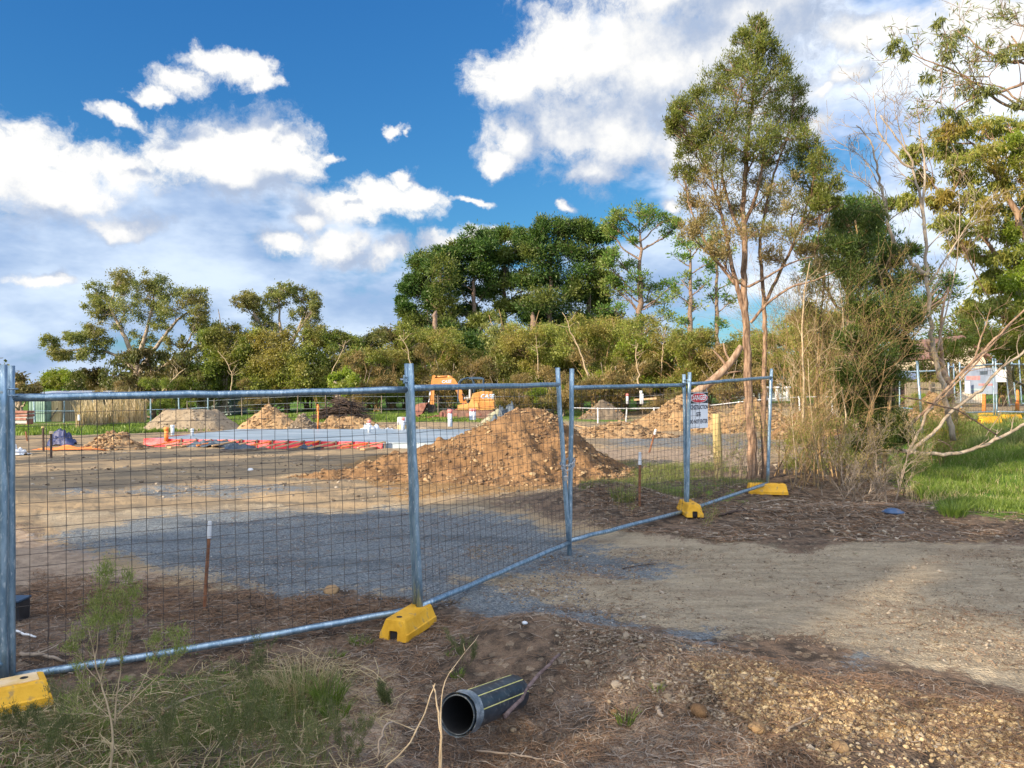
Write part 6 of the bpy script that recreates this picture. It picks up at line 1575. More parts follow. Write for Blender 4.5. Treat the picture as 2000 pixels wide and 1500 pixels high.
SCR = [(3,790,62,1.15,'olive scrub directly left of the excavator boom'),(0,835,60,1.05,'olive scrub bush above the excavator arm'),(2,880,56,1.2,'brown scrub bush above the excavator boom'),(0,915,60,1.15,'olive scrub bush behind the excavator canopy'),
 (1,955,60,1.2,'green scrub bush right behind the excavator counterweight'),(2,985,54,1.25,'pale dry scrub bush right of the excavator'),(3,1010,60,1.2,'drooping olive scrub above the greenish rubble heap'),(0,1045,58,1.15,'olive scrub bush above the top of the clay heap'),
 (2,1075,52,1.15,'dry brown scrub bush left of the leaning gate post'),(1,1100,60,1.25,'green scrub bush behind the top of the leaning gate post'),(3,1135,58,1.15,'drooping olive scrub in the gap between the gate leaves'),(0,1165,56,1.1,'olive scrub bush above the dark brown mound'),
 (2,1190,50,1.1,'pale dry scrub bush right of the gate gap'),(4,1225,54,1.35,'lime scrub bush above the red-capped stub by the clay mound'),(0,1250,56,1.05,'olive scrub bush at the foot of the umbrella pine'),(1,1285,54,1.1,'green scrub bush left of the bright clay mound peak'),
 (4,1318,52,1.4,'lime scrub bush behind the bright clay mound'),(0,1345,50,0.95,'dense olive scrub above the danger sign'),(3,1385,52,0.95,'drooping olive scrub left of the leaning orange log'),(2,1420,46,1.15,'dry brown scrub bush by the leaning orange log'),
 (1,1560,48,1.0,'green scrub bush right of the pale house behind the trunks'),(0,1600,44,0.95,'olive scrub bush behind the dry thicket'),(3,1480,54,0.9,'drooping olive scrub in front of the pale house'),
 (1,330,54,0.85,'low green scrub under the spreading eucalypt'),(3,395,56,0.75,'drooping scrub by the white shed'),(0,620,56,0.85,'olive scrub bush behind the branch pile'),(2,700,54,0.95,'dry brown scrub bush right of the branch pile'),(1,735,56,0.95,'green scrub bush left of the paired posts top'),
 (3,765,58,0.9,'drooping scrub directly behind the paired posts top'),(2,500,55,0.8,'dry scrub behind the pointed orange-brown heap'),(0,560,56,0.75,'olive scrub above the small dark heap'),(2,225,52,0.6,'dry low scrub at the right end of the paling shed'),
 (2,1100,48,0.75,'low dry scrub in front of the far wire fence behind the gate'),(2,1010,49,0.7,'low dry scrub in front of the far wire fence by the rubble heap'),(4,1060,50,0.8,'low lime scrub near the far wire fence by the clay heap top'),(2,1290,45,0.7,'low dry scrub beside the slim white pipe'),
 (1,1830,46,0.8,'green scrub left of the gabled house'),(0,1960,48,0.9,'olive scrub behind the crowded posts at the right'),(4,1790,32,0.45,'low bright bush on the right clay mound')]
SCR += [(1,865,66,1.45,'tall green scrub at the foot of the leftmost pine'),(3,1000,66,1.35,'tall drooping scrub between the third and fourth pines'),(1,1125,66,1.4,'tall green scrub below the fifth pine'),(0,1210,62,1.3,'tall olive scrub left of the umbrella pine trunk'),(0,1500,50,1.2,'olive scrub behind the end post of the fence'),(3,1640,46,1.35,'drooping olive scrub between the dark bush and the broad pine'),(1,1465,58,1.4,'green scrub right behind the two orange trunks'),(3,455,60,1.25,'drooping olive scrub between the two eucalypts'),(1,600,60,1.3,'green scrub right of the thin-crowned eucalypt'),(0,720,64,1.3,'olive scrub left of the dark round tree')]
for i, (k, px, d, s, lb) in enumerate(SCR): place(k, px, d, s * (0.72, 1.08, 0.86, 1.18, 0.78)[(i * 3) % 5], lb, i * 1.9 + 0.4)
rs = np.random.default_rng(77)
kinds = [0, 3, 1, 2, 4]
# far wood that closes the horizon left and right, beyond the named trees
def farwood():
    r = np.random.default_rng(91); LV = []
    for k in range(420):
        a = r.uniform(-60, 60); 
        if -34.5 < a < -27: continue
        R_ = r.uniform(115, 150); x = R_ * sin(radians(a)); y = R_ * cos(radians(a)); h = r.uniform(3.5, 7.5)
        n = 130; g = r.normal(size=(n, 3)) * np.array([2.2, 2.2, h * 0.30]); p = np.array([x, y, -0.8 + h * 0.45]) + g
        p[:, 2] = np.maximum(p[:, 2], -1)
        LV.append(leaves_geo(p, r.normal(size=(n, 3)), 1.1 * r.uniform(.6, 1.3, n), 0.7 * r.uniform(.6, 1.3, n), r)[0])
    V = np.concatenate(LV); o_ = mesh_np('distant_wood', V, [np.arange(len(V)).reshape(-1, 4)], M['lf_gum_dark'], None, False); o_['kind'] = 'stuff'
farwood()
# pale bare stems standing in the scrub
def bare_stem(label, pts, d, r0, r1, seed, side=5, mat='twig_pale', name='bare_sapling', cat='dead tree'):
    r = np.random.default_rng(seed); P = resample(pxpath(pts, d), 14); mb = MB(); o_ = P[0].copy(); r0 *= 0.65; r1 *= 0.5
    P[1:-1] += r.normal(size=(12, 3)) * r0 * 0.5
    mb.tube(P - o_, np.linspace(r0, r1, 14), 6)
    for k in range(side):
        i_ = r.integers(5, 13); v = np.array([r.normal(), r.normal() * 0.5, abs(r.normal()) * 0.8 + 0.3]); v *= r.uniform(0.4, 1.0) / np.linalg.norm(v) * d / 50
        mb.tube(resample([P[i_] - o_, P[i_] - o_ + v * .5 + r.normal(size=3) * .06, P[i_] - o_ + v], 5), np.linspace(r1 * 1.2, r1 * 0.4, 5), 4)
    ob = mb.build(name, M[mat], None, True); ob.location = tuple(o_); tag(ob, label, cat, 'pale bare stems in the scrub'); return ob
bare_stem('curved pale stem in the scrub, arching left above the gate gap', [(1150,740),(1135,690),(1112,640),(1098,610)], 49, 0.10, 0.03, 1)
bare_stem('straight pale stem in the scrub above the clay heap', [(1052,740),(1050,690),(1046,655)], 49, 0.06, 0.02, 2)
bare_stem('pale forked stem above the white pipes', [(1245,760),(1248,730),(1240,700),(1246,670)], 46, 0.08, 0.03, 3, 8)
bare_stem('pale stem at the foot of the umbrella pine', [(1292,730),(1294,680),(1300,640)], 50, 0.07, 0.03, 4)
bare_stem('pale crooked stem left of the pines beside the paired posts', [(806,740),(800,700),(795,675),(780,655)], 52, 0.08, 0.03, 5, 5)
bare_stem('pale arching stem left of the dark round tree', [(640,750),(650,720),(668,690),(675,665)], 54, 0.06, 0.03, 6, 4)
bare_stem('pale stem among the olive tree left of the eucalypt', [(450,770),(455,730),(440,700),(425,685)], 53, 0.07, 0.03, 7, 7)
bare_stem('leaning pale branch under the spreading eucalypt', [(312,775),(325,755),(345,735),(362,720)], 53, 0.11, 0.05, 8, 4)
bare_stem('fallen pale branch at the right end of the dry grass', [(178,830),(192,818),(202,800),(208,788)], 47, 0.07, 0.03, 9, 4)
# thick leaning log behind the fence end
lg = pxpath([(1352,772),(1390,745),(1425,712),(1448,676)], 26); P = resample(lg, 12); mb = MB(); o_ = P[0].copy(); mb.tube(P - o_, np.linspace(0.16, 0.10, 12), 12)
mb.tube(resample([P[7] - o_, P[7] - o_ + (-0.15, 0, 0.25), P[7] - o_ + (-0.45, 0, 0.55)], 6), np.linspace(0.06, 0.02, 6), 6)
mb.tube(resample([P[8] - o_, P[8] - o_ + (-0.2, 0, 0.3), P[8] - o_ + (-0.25, 0, 0.65)], 6), np.linspace(0.05, 0.02, 6), 6)
mb.tube(resample([P[5] - o_, P[5] - o_ + (0.3, 0, 0.1), P[5] - o_ + (0.8, 0, 0.16)], 6), np.linspace(0.05, 0.02, 6), 6)
ob = mb.build('leaning_log', M['bark_gum_near'], None, True); ob.location = tuple(o_); tag(ob, 'thick broken log leaning towards the two orange trunks', 'log')

# ---- the main tea tree: two shaggy trunks at the end of the fence
d = 12.6
b = on_ground(1470, 952); b[1] = d; b = np.array([fx(1468, d), d, gz(fx(1468, d), d) - 0.03])
GREEN = [(1480,50,22,16),(1455,75,22,18),(1495,85,26,20),(1470,115,38,24),(1430,130,30,22),(1515,130,32,24),(1400,165,34,24),(1450,165,44,28),(1505,175,40,26),(1550,170,28,28),(1360,195,30,24),(1330,210,22,18),(1410,215,42,26),(1465,220,46,28),(1525,225,42,28),(1565,225,24,26),
 (1325,255,24,22),(1365,255,36,26),(1420,265,44,26),(1480,265,46,26),(1540,270,40,26),(1580,285,24,28),(1345,290,30,20),(1400,300,40,20),(1460,300,40,18),(1520,310,38,22),(1600,320,26,26),(1570,340,28,24),(1620,365,22,24),(1590,380,26,22),(1315,235,14,12),(1605,400,22,18),(1338,340,24,22,0,.7),(1625,400,14,14,0,.6)]
DRY = [(1365,345,34,24),(1410,350,40,26),(1465,350,40,24),(1520,360,38,24),(1345,390,28,22),(1390,395,40,26),(1440,400,44,26),(1500,400,42,26),(1555,400,36,24),(1375,440,34,20),(1425,450,38,22),(1480,450,38,22),(1535,450,34,20),(1590,440,30,18),(1400,490,28,16),(1510,500,30,16),(1345,450,22,16),(1570,490,24,14)]
def mk(lst, dens, dry): return [(c[0], c[1], c[2], c[3], c[4] if len(c) > 4 else rs.uniform(-0.8, 0.8), (c[5] if len(c) > 5 else 1) * dens, dry) for c in lst]
tree('tea_tree', 'tall tea tree with two shaggy orange-brown trunks at the end of the fence', 'tree', b,
     [([b, *pxpath([(1470,900),(1464,800),(1462,740),(1458,650),(1452,560),(1455,470),(1452,400),(1458,300),(1468,200),(1476,110)], d)], 0.086, 0.016),
      ([b + (0.22, 0.05, 0), *pxpath([(1494,900,.1),(1490,800,.1),(1493,700,.15),(1494,620,.2),(1488,540,.2),(1482,480,.2),(1492,420,.2),(1515,330,.2),(1540,260,.2)], d)], 0.054, 0.014),
      (pxpath([(1456,620),(1440,560),(1425,500),(1415,440),(1395,370),(1375,300)], d), 0.045, 0.014),
      (pxpath([(1455,470),(1430,420),(1410,350),(1415,260)], d), 0.035, 0.012),
      (pxpath([(1453,440),(1475,390),(1490,320),(1500,240)], d), 0.035, 0.012),
      (pxpath([(1490,600,.2),(1520,540,.1),(1548,480),(1570,420),(1590,350)], d), 0.032, 0.012),
      (pxpath([(1466,630),(1500,590),(1545,560),(1600,545),(1650,520)], d - .2), 0.025, 0.008),
      (pxpath([(1440,560),(1400,510),(1370,460),(1345,400)], d), 0.028, 0.010),
      (pxpath([(1462,560),(1500,540),(1540,515),(1590,500)], d - .2), 0.022, 0.008)],
     pxclumps(mk(GREEN, 1.0, 0) + mk(DRY, 0.68, 1), d, 1.2, 0, 5),
     'bark_tea', 'lf_tea', 0.062, 0.014, 19, 92, 0.29, 'up', 41, tw_r=0.010, leaf2='lf_teadry', twigs=6, flat=1.3)
# shaggy bark strips belong to that trunk
# ================================================================== twiggy growth (recursive)
def grow(mb, p, dr, L, r0, lvl, r, leaves, spread=0.6, up=0.15, kids_=(3, 5), seg=5, lf_last=1, curl=0.12, sides=4, fall=0.55, minr=0.0012, start=0.25):
    pts = [p]; v = dr / np.linalg.norm(dr); q = p.copy()
    for i in range(seg):
        v = v + r.normal(size=3) * curl + np.array([0, 0, up * 0.3]); v /= np.linalg.norm(v)
        q = q + v * L / seg; pts.append(q.copy())
    P = np.array(pts); rad = np.linspace(r0, max(r0 * 0.45, minr), seg + 1)
    mb.tube(P, rad, sides if lvl > 0 else 3, False)
    if lvl <= lf_last: leaves.append(P)
    if lvl == 0: return
    n = r.integers(kids_[0], kids_[1] + 1)
    for k in range(n):
        t = start + (1 - start) * (k + r.uniform(0.2, 1)) / n; i = min(seg - 1, int(t * seg)); f = t * seg - i
        b_ = P[i] * (1 - f) + P[min(seg, i + 1)] * f
        side = r.normal(size=3); side -= v * (side @ v); side /= np.linalg.norm(side)
        nd = (P[min(seg, i + 1)] - P[i]); nd /= np.linalg.norm(nd)
        nd = nd * (1 - spread * 0.5) + side * spread + np.array([0, 0, up])
        grow(mb, b_, nd, L * fall * r.uniform(0.7, 1.25), max(rad[i] * 0.6, minr), lvl - 1, r, leaves, spread, up, kids_, max(3, seg - 1), lf_last, curl, sides, fall, minr, start)
def twiggy(name, label, cat, base, stems, bark, leaf=None, nleaf=10, leafL=0.03, leafW=0.006, seed=0, group=None, lvl=3, kids_=(3, 5), spread=0.6, up=0.15, fall=0.55, curl=0.12, minr=0.0012, lf_spread=0.02, lf_last=1, start=0.25, leaf_up=0.4, lf_zmin=None):
    """stems: list of (start, direction, length, radius)"""
    r = np.random.default_rng(seed); base = np.asarray(base, float); root = empty(name, base, label, cat, group)
    mb = MB(); lv = []
    for s_ in stems:
        grow(mb, np.asarray(s_[0], float) - base, np.asarray(s_[1], float), s_[2], s_[3], s_[4] if len(s_) > 4 else lvl, r, lv, spread, up, kids_, 6, lf_last, curl, 5, fall, minr, start)
    mb.build('stems', M[bark], root, True)
    if leaf and nleaf:
        pos = []; dr = []
        for P in lv:
            if lf_zmin is not None and P[-1, 2] < lf_zmin: continue
            t = r.uniform(0, 1, nleaf) * (len(P) - 1); i = t.astype(int); i = np.minimum(i, len(P) - 2); f = (t - i)[:, None]
            q = P[i] * (1 - f) + P[i + 1] * f; ax = P[-1] - P[0]; ax /= np.linalg.norm(ax) + 1e-9
            pos.append(q + r.normal(size=(nleaf, 3)) * lf_spread); dr.append(r.normal(size=(nleaf, 3)) * 0.6 + ax * 0.8 + (0, 0, leaf_up))
        pos = np.concatenate(pos); dr = np.concatenate(dr); n = len(pos)
        V, F = leaves_geo(pos, dr, leafL * r.uniform(.6, 1.3, n), leafW * r.uniform(.6, 1.3, n), r)
        mesh_np('leaves', V, [F], M[leaf], root, False)
    return root

# ---- bare dead tree at the right (explicit limbs, each with fine twigs)
d = 15.0
def limbs(name, label, cat, d, base, lst, bark, seed, tw=0.5, n_tw=7, lvl=2, leaf=None, nleaf=0, leafL=0.08, leafW=0.018, group=None, up=0.2, droop=0.0, minr=0.003, tstart=0.35, kids_=(2, 4), spread=0.6, fall=0.5, lf_spread=0.03):
    r = np.random.default_rng(seed); base = np.asarray(base, float); root = empty(name, base, label, cat, group); mb = MB(); lv = []
    for pts, r0, r1, *o_ in lst:
        k = o_[0] if o_ else 1.0
        P = resample(pxpath(pts, d), max(10, len(pts) * 4)); n = len(P); P[1:-1] += r.normal(size=(n - 2, 3)) * r0 * 0.25
        rad = np.linspace(r0, r1, n); mb.tube(P - base, rad, 9 if r0 > 0.04 else 6)
        for q in range(int(n_tw * k)):
            i = int(n * (tstart + (1 - tstart) * (q + r.random()) / (n_tw * k))); i = min(i, n - 2)
            ax = P[i + 1] - P[i]; ax /= np.linalg.norm(ax); s_ = r.normal(size=3); s_[1] *= 0.7; s_ -= ax * (s_ @ ax); s_ /= np.linalg.norm(s_)
            grow(mb, P[i] - base, ax * 0.7 + s_ * 0.75 + (0, 0, up - droop), tw * r.uniform(0.5, 1.3), max(rad[i] * 0.45, minr * 1.3), lvl, r, lv, spread, up * 0.5 - droop, kids_, 5, 1, 0.13, 4, fall, minr, 0.3)
    mb.build('trunk' if cat in ('tree', 'dead tree') else 'limbs', M[bark], root, True)
    if leaf and nleaf:
        pos = []; dr = []
        for P in lv:
            t = r.uniform(0.2, 1, nleaf) * (len(P) - 1); i = np.minimum(t.astype(int), len(P) - 2); f = (t - i)[:, None]
            pos.append(P[i] * (1 - f) + P[i + 1] * f + r.normal(size=(nleaf, 3)) * lf_spread); dr.append(r.normal(size=(nleaf, 3)) * 0.5 + (0, 0, 0.2 - droop * 3))
        pos = np.concatenate(pos); dr = np.concatenate(dr); n = len(pos)
        V, F = leaves_geo(pos, dr, leafL * r.uniform(.6, 1.3, n), leafW * r.uniform(.6, 1.3, n), r); mesh_np('crown', V, [F], M[leaf], root, False)
    return root
b = gbase(1866, d)
limbs('dead_tree', 'tall bare dead tree with two pale stems right of the tea tree', 'dead tree', d, b,
   [([(1862,860),(1850,790),(1838,740),(1822,680),(1818,640),(1812,560),(1808,470),(1800,400),(1785,330),(1770,290),(1742,260),(1720,225)], 0.055, 0.013),
    ([(1811,540),(1790,520),(1765,495),(1742,470),(1735,430),(1725,380),(1708,300),(1695,260),(1672,245)], 0.045, 0.010),
    ([(1808,470),(1802,410),(1808,330),(1798,270),(1790,190)], 0.035, 0.007), ([(1785,330),(1762,320),(1735,285),(1712,250),(1706,180)], 0.028, 0.006),
    ([(1742,470),(1748,520),(1782,566)], 0.03, 0.03, .2), ([(1735,430),(1700,360),(1668,340),(1640,325)], 0.016, 0.004), ([(1725,380),(1690,310),(1660,290),(1625,270)], 0.014, 0.004), ([(1770,290),(1750,230),(1745,195)], 0.014, 0.004),
    ([(1812,560),(1850,500),(1880,455),(1910,410)], 0.022, 0.006), ([(1830,690),(1850,600),(1868,520),(1875,440),(1872,370)], 0.018, 0.005)],
   'bark_gum', 51, 0.62, 8, 2, minr=0.003)
for o_ in kids(bpy.data.objects['dead_tree']):
    pass
b = gbase(1858, 17)
limbs('broken_tree_trunk', 'thick broken leaning trunk with peeling orange bark in front of the house', 'dead tree', 17, b,
   [([(1862,842),(1858,790),(1850,745),(1836,720),(1822,690),(1814,665)], 0.11, 0.07, .3), ([(1860,830),(1852,760),(1840,700),(1836,640),(1842,600),(1852,560)], 0.055, 0.02, .5), ([(1822,690),(1806,682),(1790,680)], 0.03, 0.012, .5)],
   'bark_gum_near', 52, 0.4, 4, 1, minr=0.004)
# ---- fallen and leaning limbs on the grass at the right
b = on_ground(1780, 885)
limbs('fallen_branch', 'pair of long pale limbs rising from the dark bush to the upper right', 'branch', 13.2, W(1756, 852, 13.2),
   [([(1756,850),(1810,800),(1858,750),(1905,700),(1950,655),(2005,600),(2060,560)], 0.028, 0.015), ([(1812,802),(1850,768),(1900,716),(1945,665),(1990,615)], 0.020, 0.010), ([(1905,700),(1915,660),(1925,640),(1935,600)], 0.02, 0.006, .6), ([(1875,735),(1920,690),(1960,650),(2010,630)], 0.014, 0.006, .6)],
   'bark_gum_near', 53, 0.35, 5, 1, minr=0.0025)
limbs('fallen_branch', 'long grey limb crossing low from the grass to the right edge', 'branch', 12.9, W(1772, 885, 12.9),
   [([(1772,888),(1786,860),(1800,835),(1812,800),(1822,795)], 0.03, 0.02, .3), ([(1772,888),(1800,862),(1835,838),(1845,815),(1870,795),(1900,775),(1955,720),(2010,680),(2060,650)], 0.032, 0.018), ([(1760,880),(1830,888),(1880,885),(1930,868),(1970,845),(2010,825),(2060,810)], 0.036, 0.024)],
   'bark_gum', 54, 0.35, 4, 1, minr=0.0025)
limbs('dark_branch', 'thin dark branch slanting across the pale limbs', 'branch', 12.6, W(1760, 776, 12.6),
   [([(1758,775),(1800,782),(1840,795),(1870,800),(1910,825),(1948,850)], 0.014, 0.012, .5), ([(1832,858),(1855,870),(1862,882)], 0.012, 0.006, .3)], 'stick_dark', 55, 0.3, 5, 1, minr=0.002)
limbs('dry_branch', 'arched thin dry branch in front of the far right fence', 'branch', 14, W(1925, 850, 14),
   [([(1925,852),(1950,815),(1968,770),(1990,745),(2010,735)], 0.008, 0.004)], 'twig_grey', 56, 0.3, 4, 1, minr=0.002)
# ---- right-hand eucalypts
d = 19
b = gbase(2080, d)
YEL = [(1790,300,24,20),(1770,390,20,16),(1800,350,24,20),(1830,270,30,16),(1870,255,34,18),(1915,250,34,18),(1965,245,34,20),(1850,300,34,22),(1900,300,40,24),(1950,300,40,26),(1995,290,34,26),(1870,345,36,24),(1925,350,42,26),(1985,345,40,28),(1840,390,26,20),(1890,395,38,24),(1945,400,42,26),(1995,400,36,28),
 (1850,430,24,18),(1895,440,36,22),(1950,450,40,24),(2000,455,34,26),(1880,480,26,18),(1930,495,36,20),(1985,505,36,24),(1950,540,30,18),(1995,560,30,22),(1925,560,24,14),(1905,600,26,16),(1950,600,36,20),(1990,620,32,24),(1985,670,26,20),(2030,500,30,60),(2030,350,30,60),(2030,620,30,50)]
tree('eucalyptus_tree', 'golden-green eucalypt filling the right edge behind the bare dead tree', 'tree', b,
     [([b, *pxpath([(2075,700),(2050,600),(2020,500),(1985,420),(1950,340),(1900,280)], d)], 0.2, 0.03), (pxpath([(2060,640),(2000,560),(1950,500),(1900,440),(1850,390)], d), 0.09, 0.02), (pxpath([(2040,560),(2030,450),(2010,350),(1980,260)], d), 0.09, 0.02), (pxpath([(2060,660),(2000,640),(1940,610)], d), 0.06, 0.02)],
     pxclumps(YEL, d, 1.2, 1.0, 61), 'bark_gum_near', 'lf_yel', 0.13, 0.036, 13, 95, 0.36, 'droop', 61, tw_r=0.016, twigs=3)
b = gbase(2120, 22)
tree('green_tree', 'brighter green tree at the right edge, lower than the golden one', 'tree', b, [([b, *pxpath([(2110,700),(2060,560),(2020,460),(2010,380)], 22)], 0.16, 0.03)],
     pxclumps([(1985,280,24,20),(2000,320,30,26),(2005,500,26,30),(1990,540,26,26),(2005,590,30,30),(1960,690,20,20),(2000,640,30,26),(1975,560,20,18),(1980,450,14,16)], 18, 1.2, .5, 62), 'bark_gum', 'lf_lime', 0.10, 0.03, 12, 110, 0.42, 'gum', 62, tw_r=0.016)
d = 9.0
b = gbase(2500, d)
limbs('eucalyptus_tree', 'grey drooping eucalypt branches hanging in from the top right corner', 'tree', d, b,
   [([(2500,1020),(2450,700),(2380,400),(2280,220),(2150,140),(2040,100),(1990,70),(1965,85),(1955,110)], 0.13, 0.014, .8), ([(2150,140),(2060,130),(1990,125),(1940,110),(1900,85),(1870,60)], 0.03, 0.006), ([(2060,130),(1985,170),(1920,190),(1880,150),(1850,105)], 0.022, 0.005),
    ([(2100,180),(2010,220),(1950,200),(1890,150),(1840,130),(1790,110),(1755,90)], 0.026, 0.004), ([(2010,215),(1960,170),(1900,160),(1860,170),(1830,175)], 0.014, 0.004), ([(2010,220),(1950,180),(1900,190),(1860,215),(1840,250)], 0.014, 0.004), ([(2280,220),(2140,230),(2050,170),(2000,110),(1975,70)], 0.03, 0.008), ([(2040,60),(1990,50),(1970,45)], 0.014, 0.004)],
   'bark_gum_near', 57, 0.34, 7, 2, 'lf_gum', 2, 0.10, 0.014, up=0.1, droop=0.05, minr=0.0022, tstart=0.5, lf_spread=0.03)
cl = pxclumps([(1858,60,22,24),(1868,85,24,20),(1850,95,16,22),(1835,40,10,12),(1752,90,14,18),(1762,105,14,14),(1808,148,12,10),(1845,215,16,12),(1870,225,16,12),(1880,180,18,14),(1915,185,20,14),(1905,205,18,14),(1960,110,14,12),(1985,95,16,12),(1940,175,18,10),(1930,80,12,8,0,.5),(1990,200,16,10)], d, 1.0, .3, 63)
tree('hanging_foliage', 'clusters of hanging grey-green gum leaves against the cloud at the top right', 'foliage', W(1990, 100, d), [(pxpath([(2040,100),(1990,120),(1930,120),(1890,120),(1860,90)], d), 0.012, 0.004), (pxpath([(1930,150),(1880,150),(1820,135),(1760,95)], d), 0.008, 0.003)], cl, 'bark_gum_near', 'lf_gum', 0.085, 0.014, 7, 26, 0.5, 'droop', 63, tw_r=0.004, twigs=2)
hf = bpy.data.objects['hanging_foliage']
# ---- dense dark bush and dry thicket beside the fence end
d = 12.9
b = gbase(1700, d)
DARK = [(1655,430,34,24),(1700,440,34,24),(1640,480,34,26),(1690,490,38,28),(1740,500,30,24),(1660,535,36,26),(1710,545,38,28),(1755,560,28,26),(1680,590,36,26),(1735,600,38,28),(1775,620,26,26),(1700,640,38,26),(1750,650,34,26),(1710,690,36,24),(1765,690,24,22),(1690,730,34,24),(1740,735,32,22),(1715,780,34,22),(1690,820,26,20),(1740,820,28,20),(1725,860,30,18),(1765,850,20,16),(1660,790,28,22),(1650,730,26,22),(1690,870,30,18),(1655,660,24,22)]
tree('dense_bush', 'tall dense dark green bush left of the bare dead tree', 'bush', b,
     [([b, *pxpath([(1700,850),(1705,760),(1700,650),(1690,540),(1670,430)], d)], 0.06, 0.015), ([b + (0.2, 0, 0), *pxpath([(1735,820),(1745,700),(1735,590),(1700,480)], d)], 0.045, 0.012)],
     pxclumps(DARK, d, 1.1, .5, 64, 1.0), 'twig', 'lf_near_dark', 0.055, 0.013, 22, 190, 0.40, 'up', 64, tw_r=0.008, flat=1.2)
b = gbase(1600, 14.2)
tree('olive_bush', 'tall olive-brown bush between the two trunks and the dark green bush', 'bush', b,
     [([b, *pxpath([(1600,840),(1595,740),(1600,640),(1612,540)], 14.2)], 0.04, 0.012), ([b + (-0.2, 0, 0), *pxpath([(1570,820),(1562,720),(1572,620)], 14.2)], 0.03, 0.010)],
     pxclumps([(1600,520,26,20),(1575,560,26,22),(1620,570,28,22),(1590,610,32,22),(1555,620,20,20,0,.7),(1630,640,28,24),(1590,660,32,24),(1560,700,24,22,0,.7),(1615,710,34,24),(1580,750,30,22,0,.7),(1640,760,30,24),(1620,810,34,20,0,.6),(1660,840,30,20,0,.6)], 14.2, 1.1, .5, 67, .8), 'twig', 'lf_teadry', 0.050, 0.012, 13, 95, 0.42, 'up', 67, tw_r=0.007, flat=1.2, twigs=5)
b = gbase(1590, 12.3)
tree('low_olive_bush', 'low olive leafy bush behind the dead brush, right of the side-on yellow foot', 'bush', b,
     [([b, *pxpath([(1590,880),(1585,830)], 12.3)], 0.02, 0.008), ([b + (0.4, 0, 0), *pxpath([(1640,870),(1650,820)], 12.3)], 0.02, 0.008)],
     pxclumps([(1560,860,22,18),(1600,840,26,20),(1635,870,26,18),(1580,900,30,16),(1650,830,22,16),(1620,905,34,16),(1670,890,26,16),(1540,905,18,12,0,.7)], 12.3, 1.1, .3, 68, .7), 'twig', 'lf_olive', 0.040, 0.010, 12, 90, 0.42, 'up', 68, tw_r=0.006, flat=1.1, twigs=5)
TH = []
rt = np.random.default_rng(66)
def thicket(name, label, cat, xs, d0, h0, h1, n, bark, leaf, seed, nleaf=5, lean=(-.3, .5), lvl=3, rr_=(0.006, 0.014), leafL=0.035, leafW=0.007, kids_=(3, 5), lf_spread=0.03, ds=0.5, group='dry thicket plants beside the fence end'):
    r = np.random.default_rng(seed); stems = []
    for k in range(n):
        px = r.uniform(*xs); dd = d0 + r.uniform(-ds, ds); x = fx(px, dd); p = np.array([x, dd, gz(x, dd) - 0.03])
        stems.append((p, np.array([r.uniform(*lean), r.normal() * 0.25, 1.0]), r.uniform(h0, h1), r.uniform(*rr_)))
    b_ = stems[0][0]
    return twiggy(name, label, cat, b_, stems, bark, leaf, nleaf, leafL, leafW, seed, group, lvl, kids_, 0.55, 0.10, 0.55, 0.13, 0.0015, lf_spread)
thicket('dry_thicket', 'dry leafless brush right behind the side-on yellow foot', 'thicket', (1530, 1600), 11.9, 0.6, 1.2, 8, 'twig', 'lf_olive', 71, 6)
thicket('dry_thicket', 'tall tan brush between the fence end and the dark bush', 'thicket', (1560, 1670), 13.2, 1.6, 2.9, 11, 'twig', 'lf_olive', 72, 7)
thicket('dry_thicket', 'tallest tan brush reaching up against the dark bush', 'thicket', (1590, 1640), 13.9, 2.4, 3.7, 6, 'twig', 'lf_olive', 73, 7)
thicket('dry_thicket', 'low dead brush at the foot of the dark bush', 'thicket', (1640, 1770), 12.0, 0.4, 0.9, 11, 'twig_grey', 'lf_teadry', 74, 6, (-.6, .6))
thicket('dry_thicket', 'greenish fine brush rising behind the fence end post', 'thicket', (1510, 1560), 14.2, 1.8, 3.2, 9, 'twig', 'lf_olive', 75, 8)
thicket('dry_thicket', 'sparse brush between the two trunks and the timber post', 'thicket', (1420, 1490), 13.6, 0.4, 0.9, 10, 'twig_grey', 'lf_olive', 76, 2)
thicket('leafy_bush', 'small bright green bush in front of the right clay mound', 'bush', (1795, 1850), 16.0, 0.5, 1.0, 16, 'twig', 'lf_lime', 77, 10, (-.5, .5), group=None)
thicket('dry_thicket', 'grey brush against the grass left of the blue cover', 'thicket', (1600, 1760), 11.0, 0.2, 0.5, 16, 'twig_grey', 'lf_dry', 78, 1, (-.8, .8), 2)
bare = [('pale crooked sapling in the tan brush left of the dark bush', [(1568,830),(1570,740),(1566,640),(1572,560),(1582,510)], 12.4, 0.022, 0.008, 81), ('pale thin sapling leaning in the tan brush', [(1600,930),(1590,850),(1580,760),(1578,700)], 12.0, 0.012, 0.005, 82),
        ('pale bent sapling at the left side of the dark bush', [(1640,900),(1655,820),(1640,740),(1650,640),(1640,560)], 12.6, 0.016, 0.006, 83), ('pale sapling beside the fence end post', [(1556,940),(1552,880),(1546,800),(1540,740)], 11.9, 0.010, 0.004, 84)]
for lb, pts, d_, a_, c_, s_ in bare:
    limbs('bare_sapling', lb, 'sapling', d_, W(*pts[0], d_), [(pts, a_, c_)], 'twig_pale', s_, 0.5, 8, 2, minr=0.0025)
thicket('grassy_shrub', 'small green shrub at the foot of the leaning hump stake', 'bush', (1205, 1240), 9.9, 0.12, 0.22, 12, 'twig', 'lf_sap', 91, 8, (-.6, .6), 1, (0.002, 0.004), 0.03, 0.006, group=None, lf_spread=0.015)
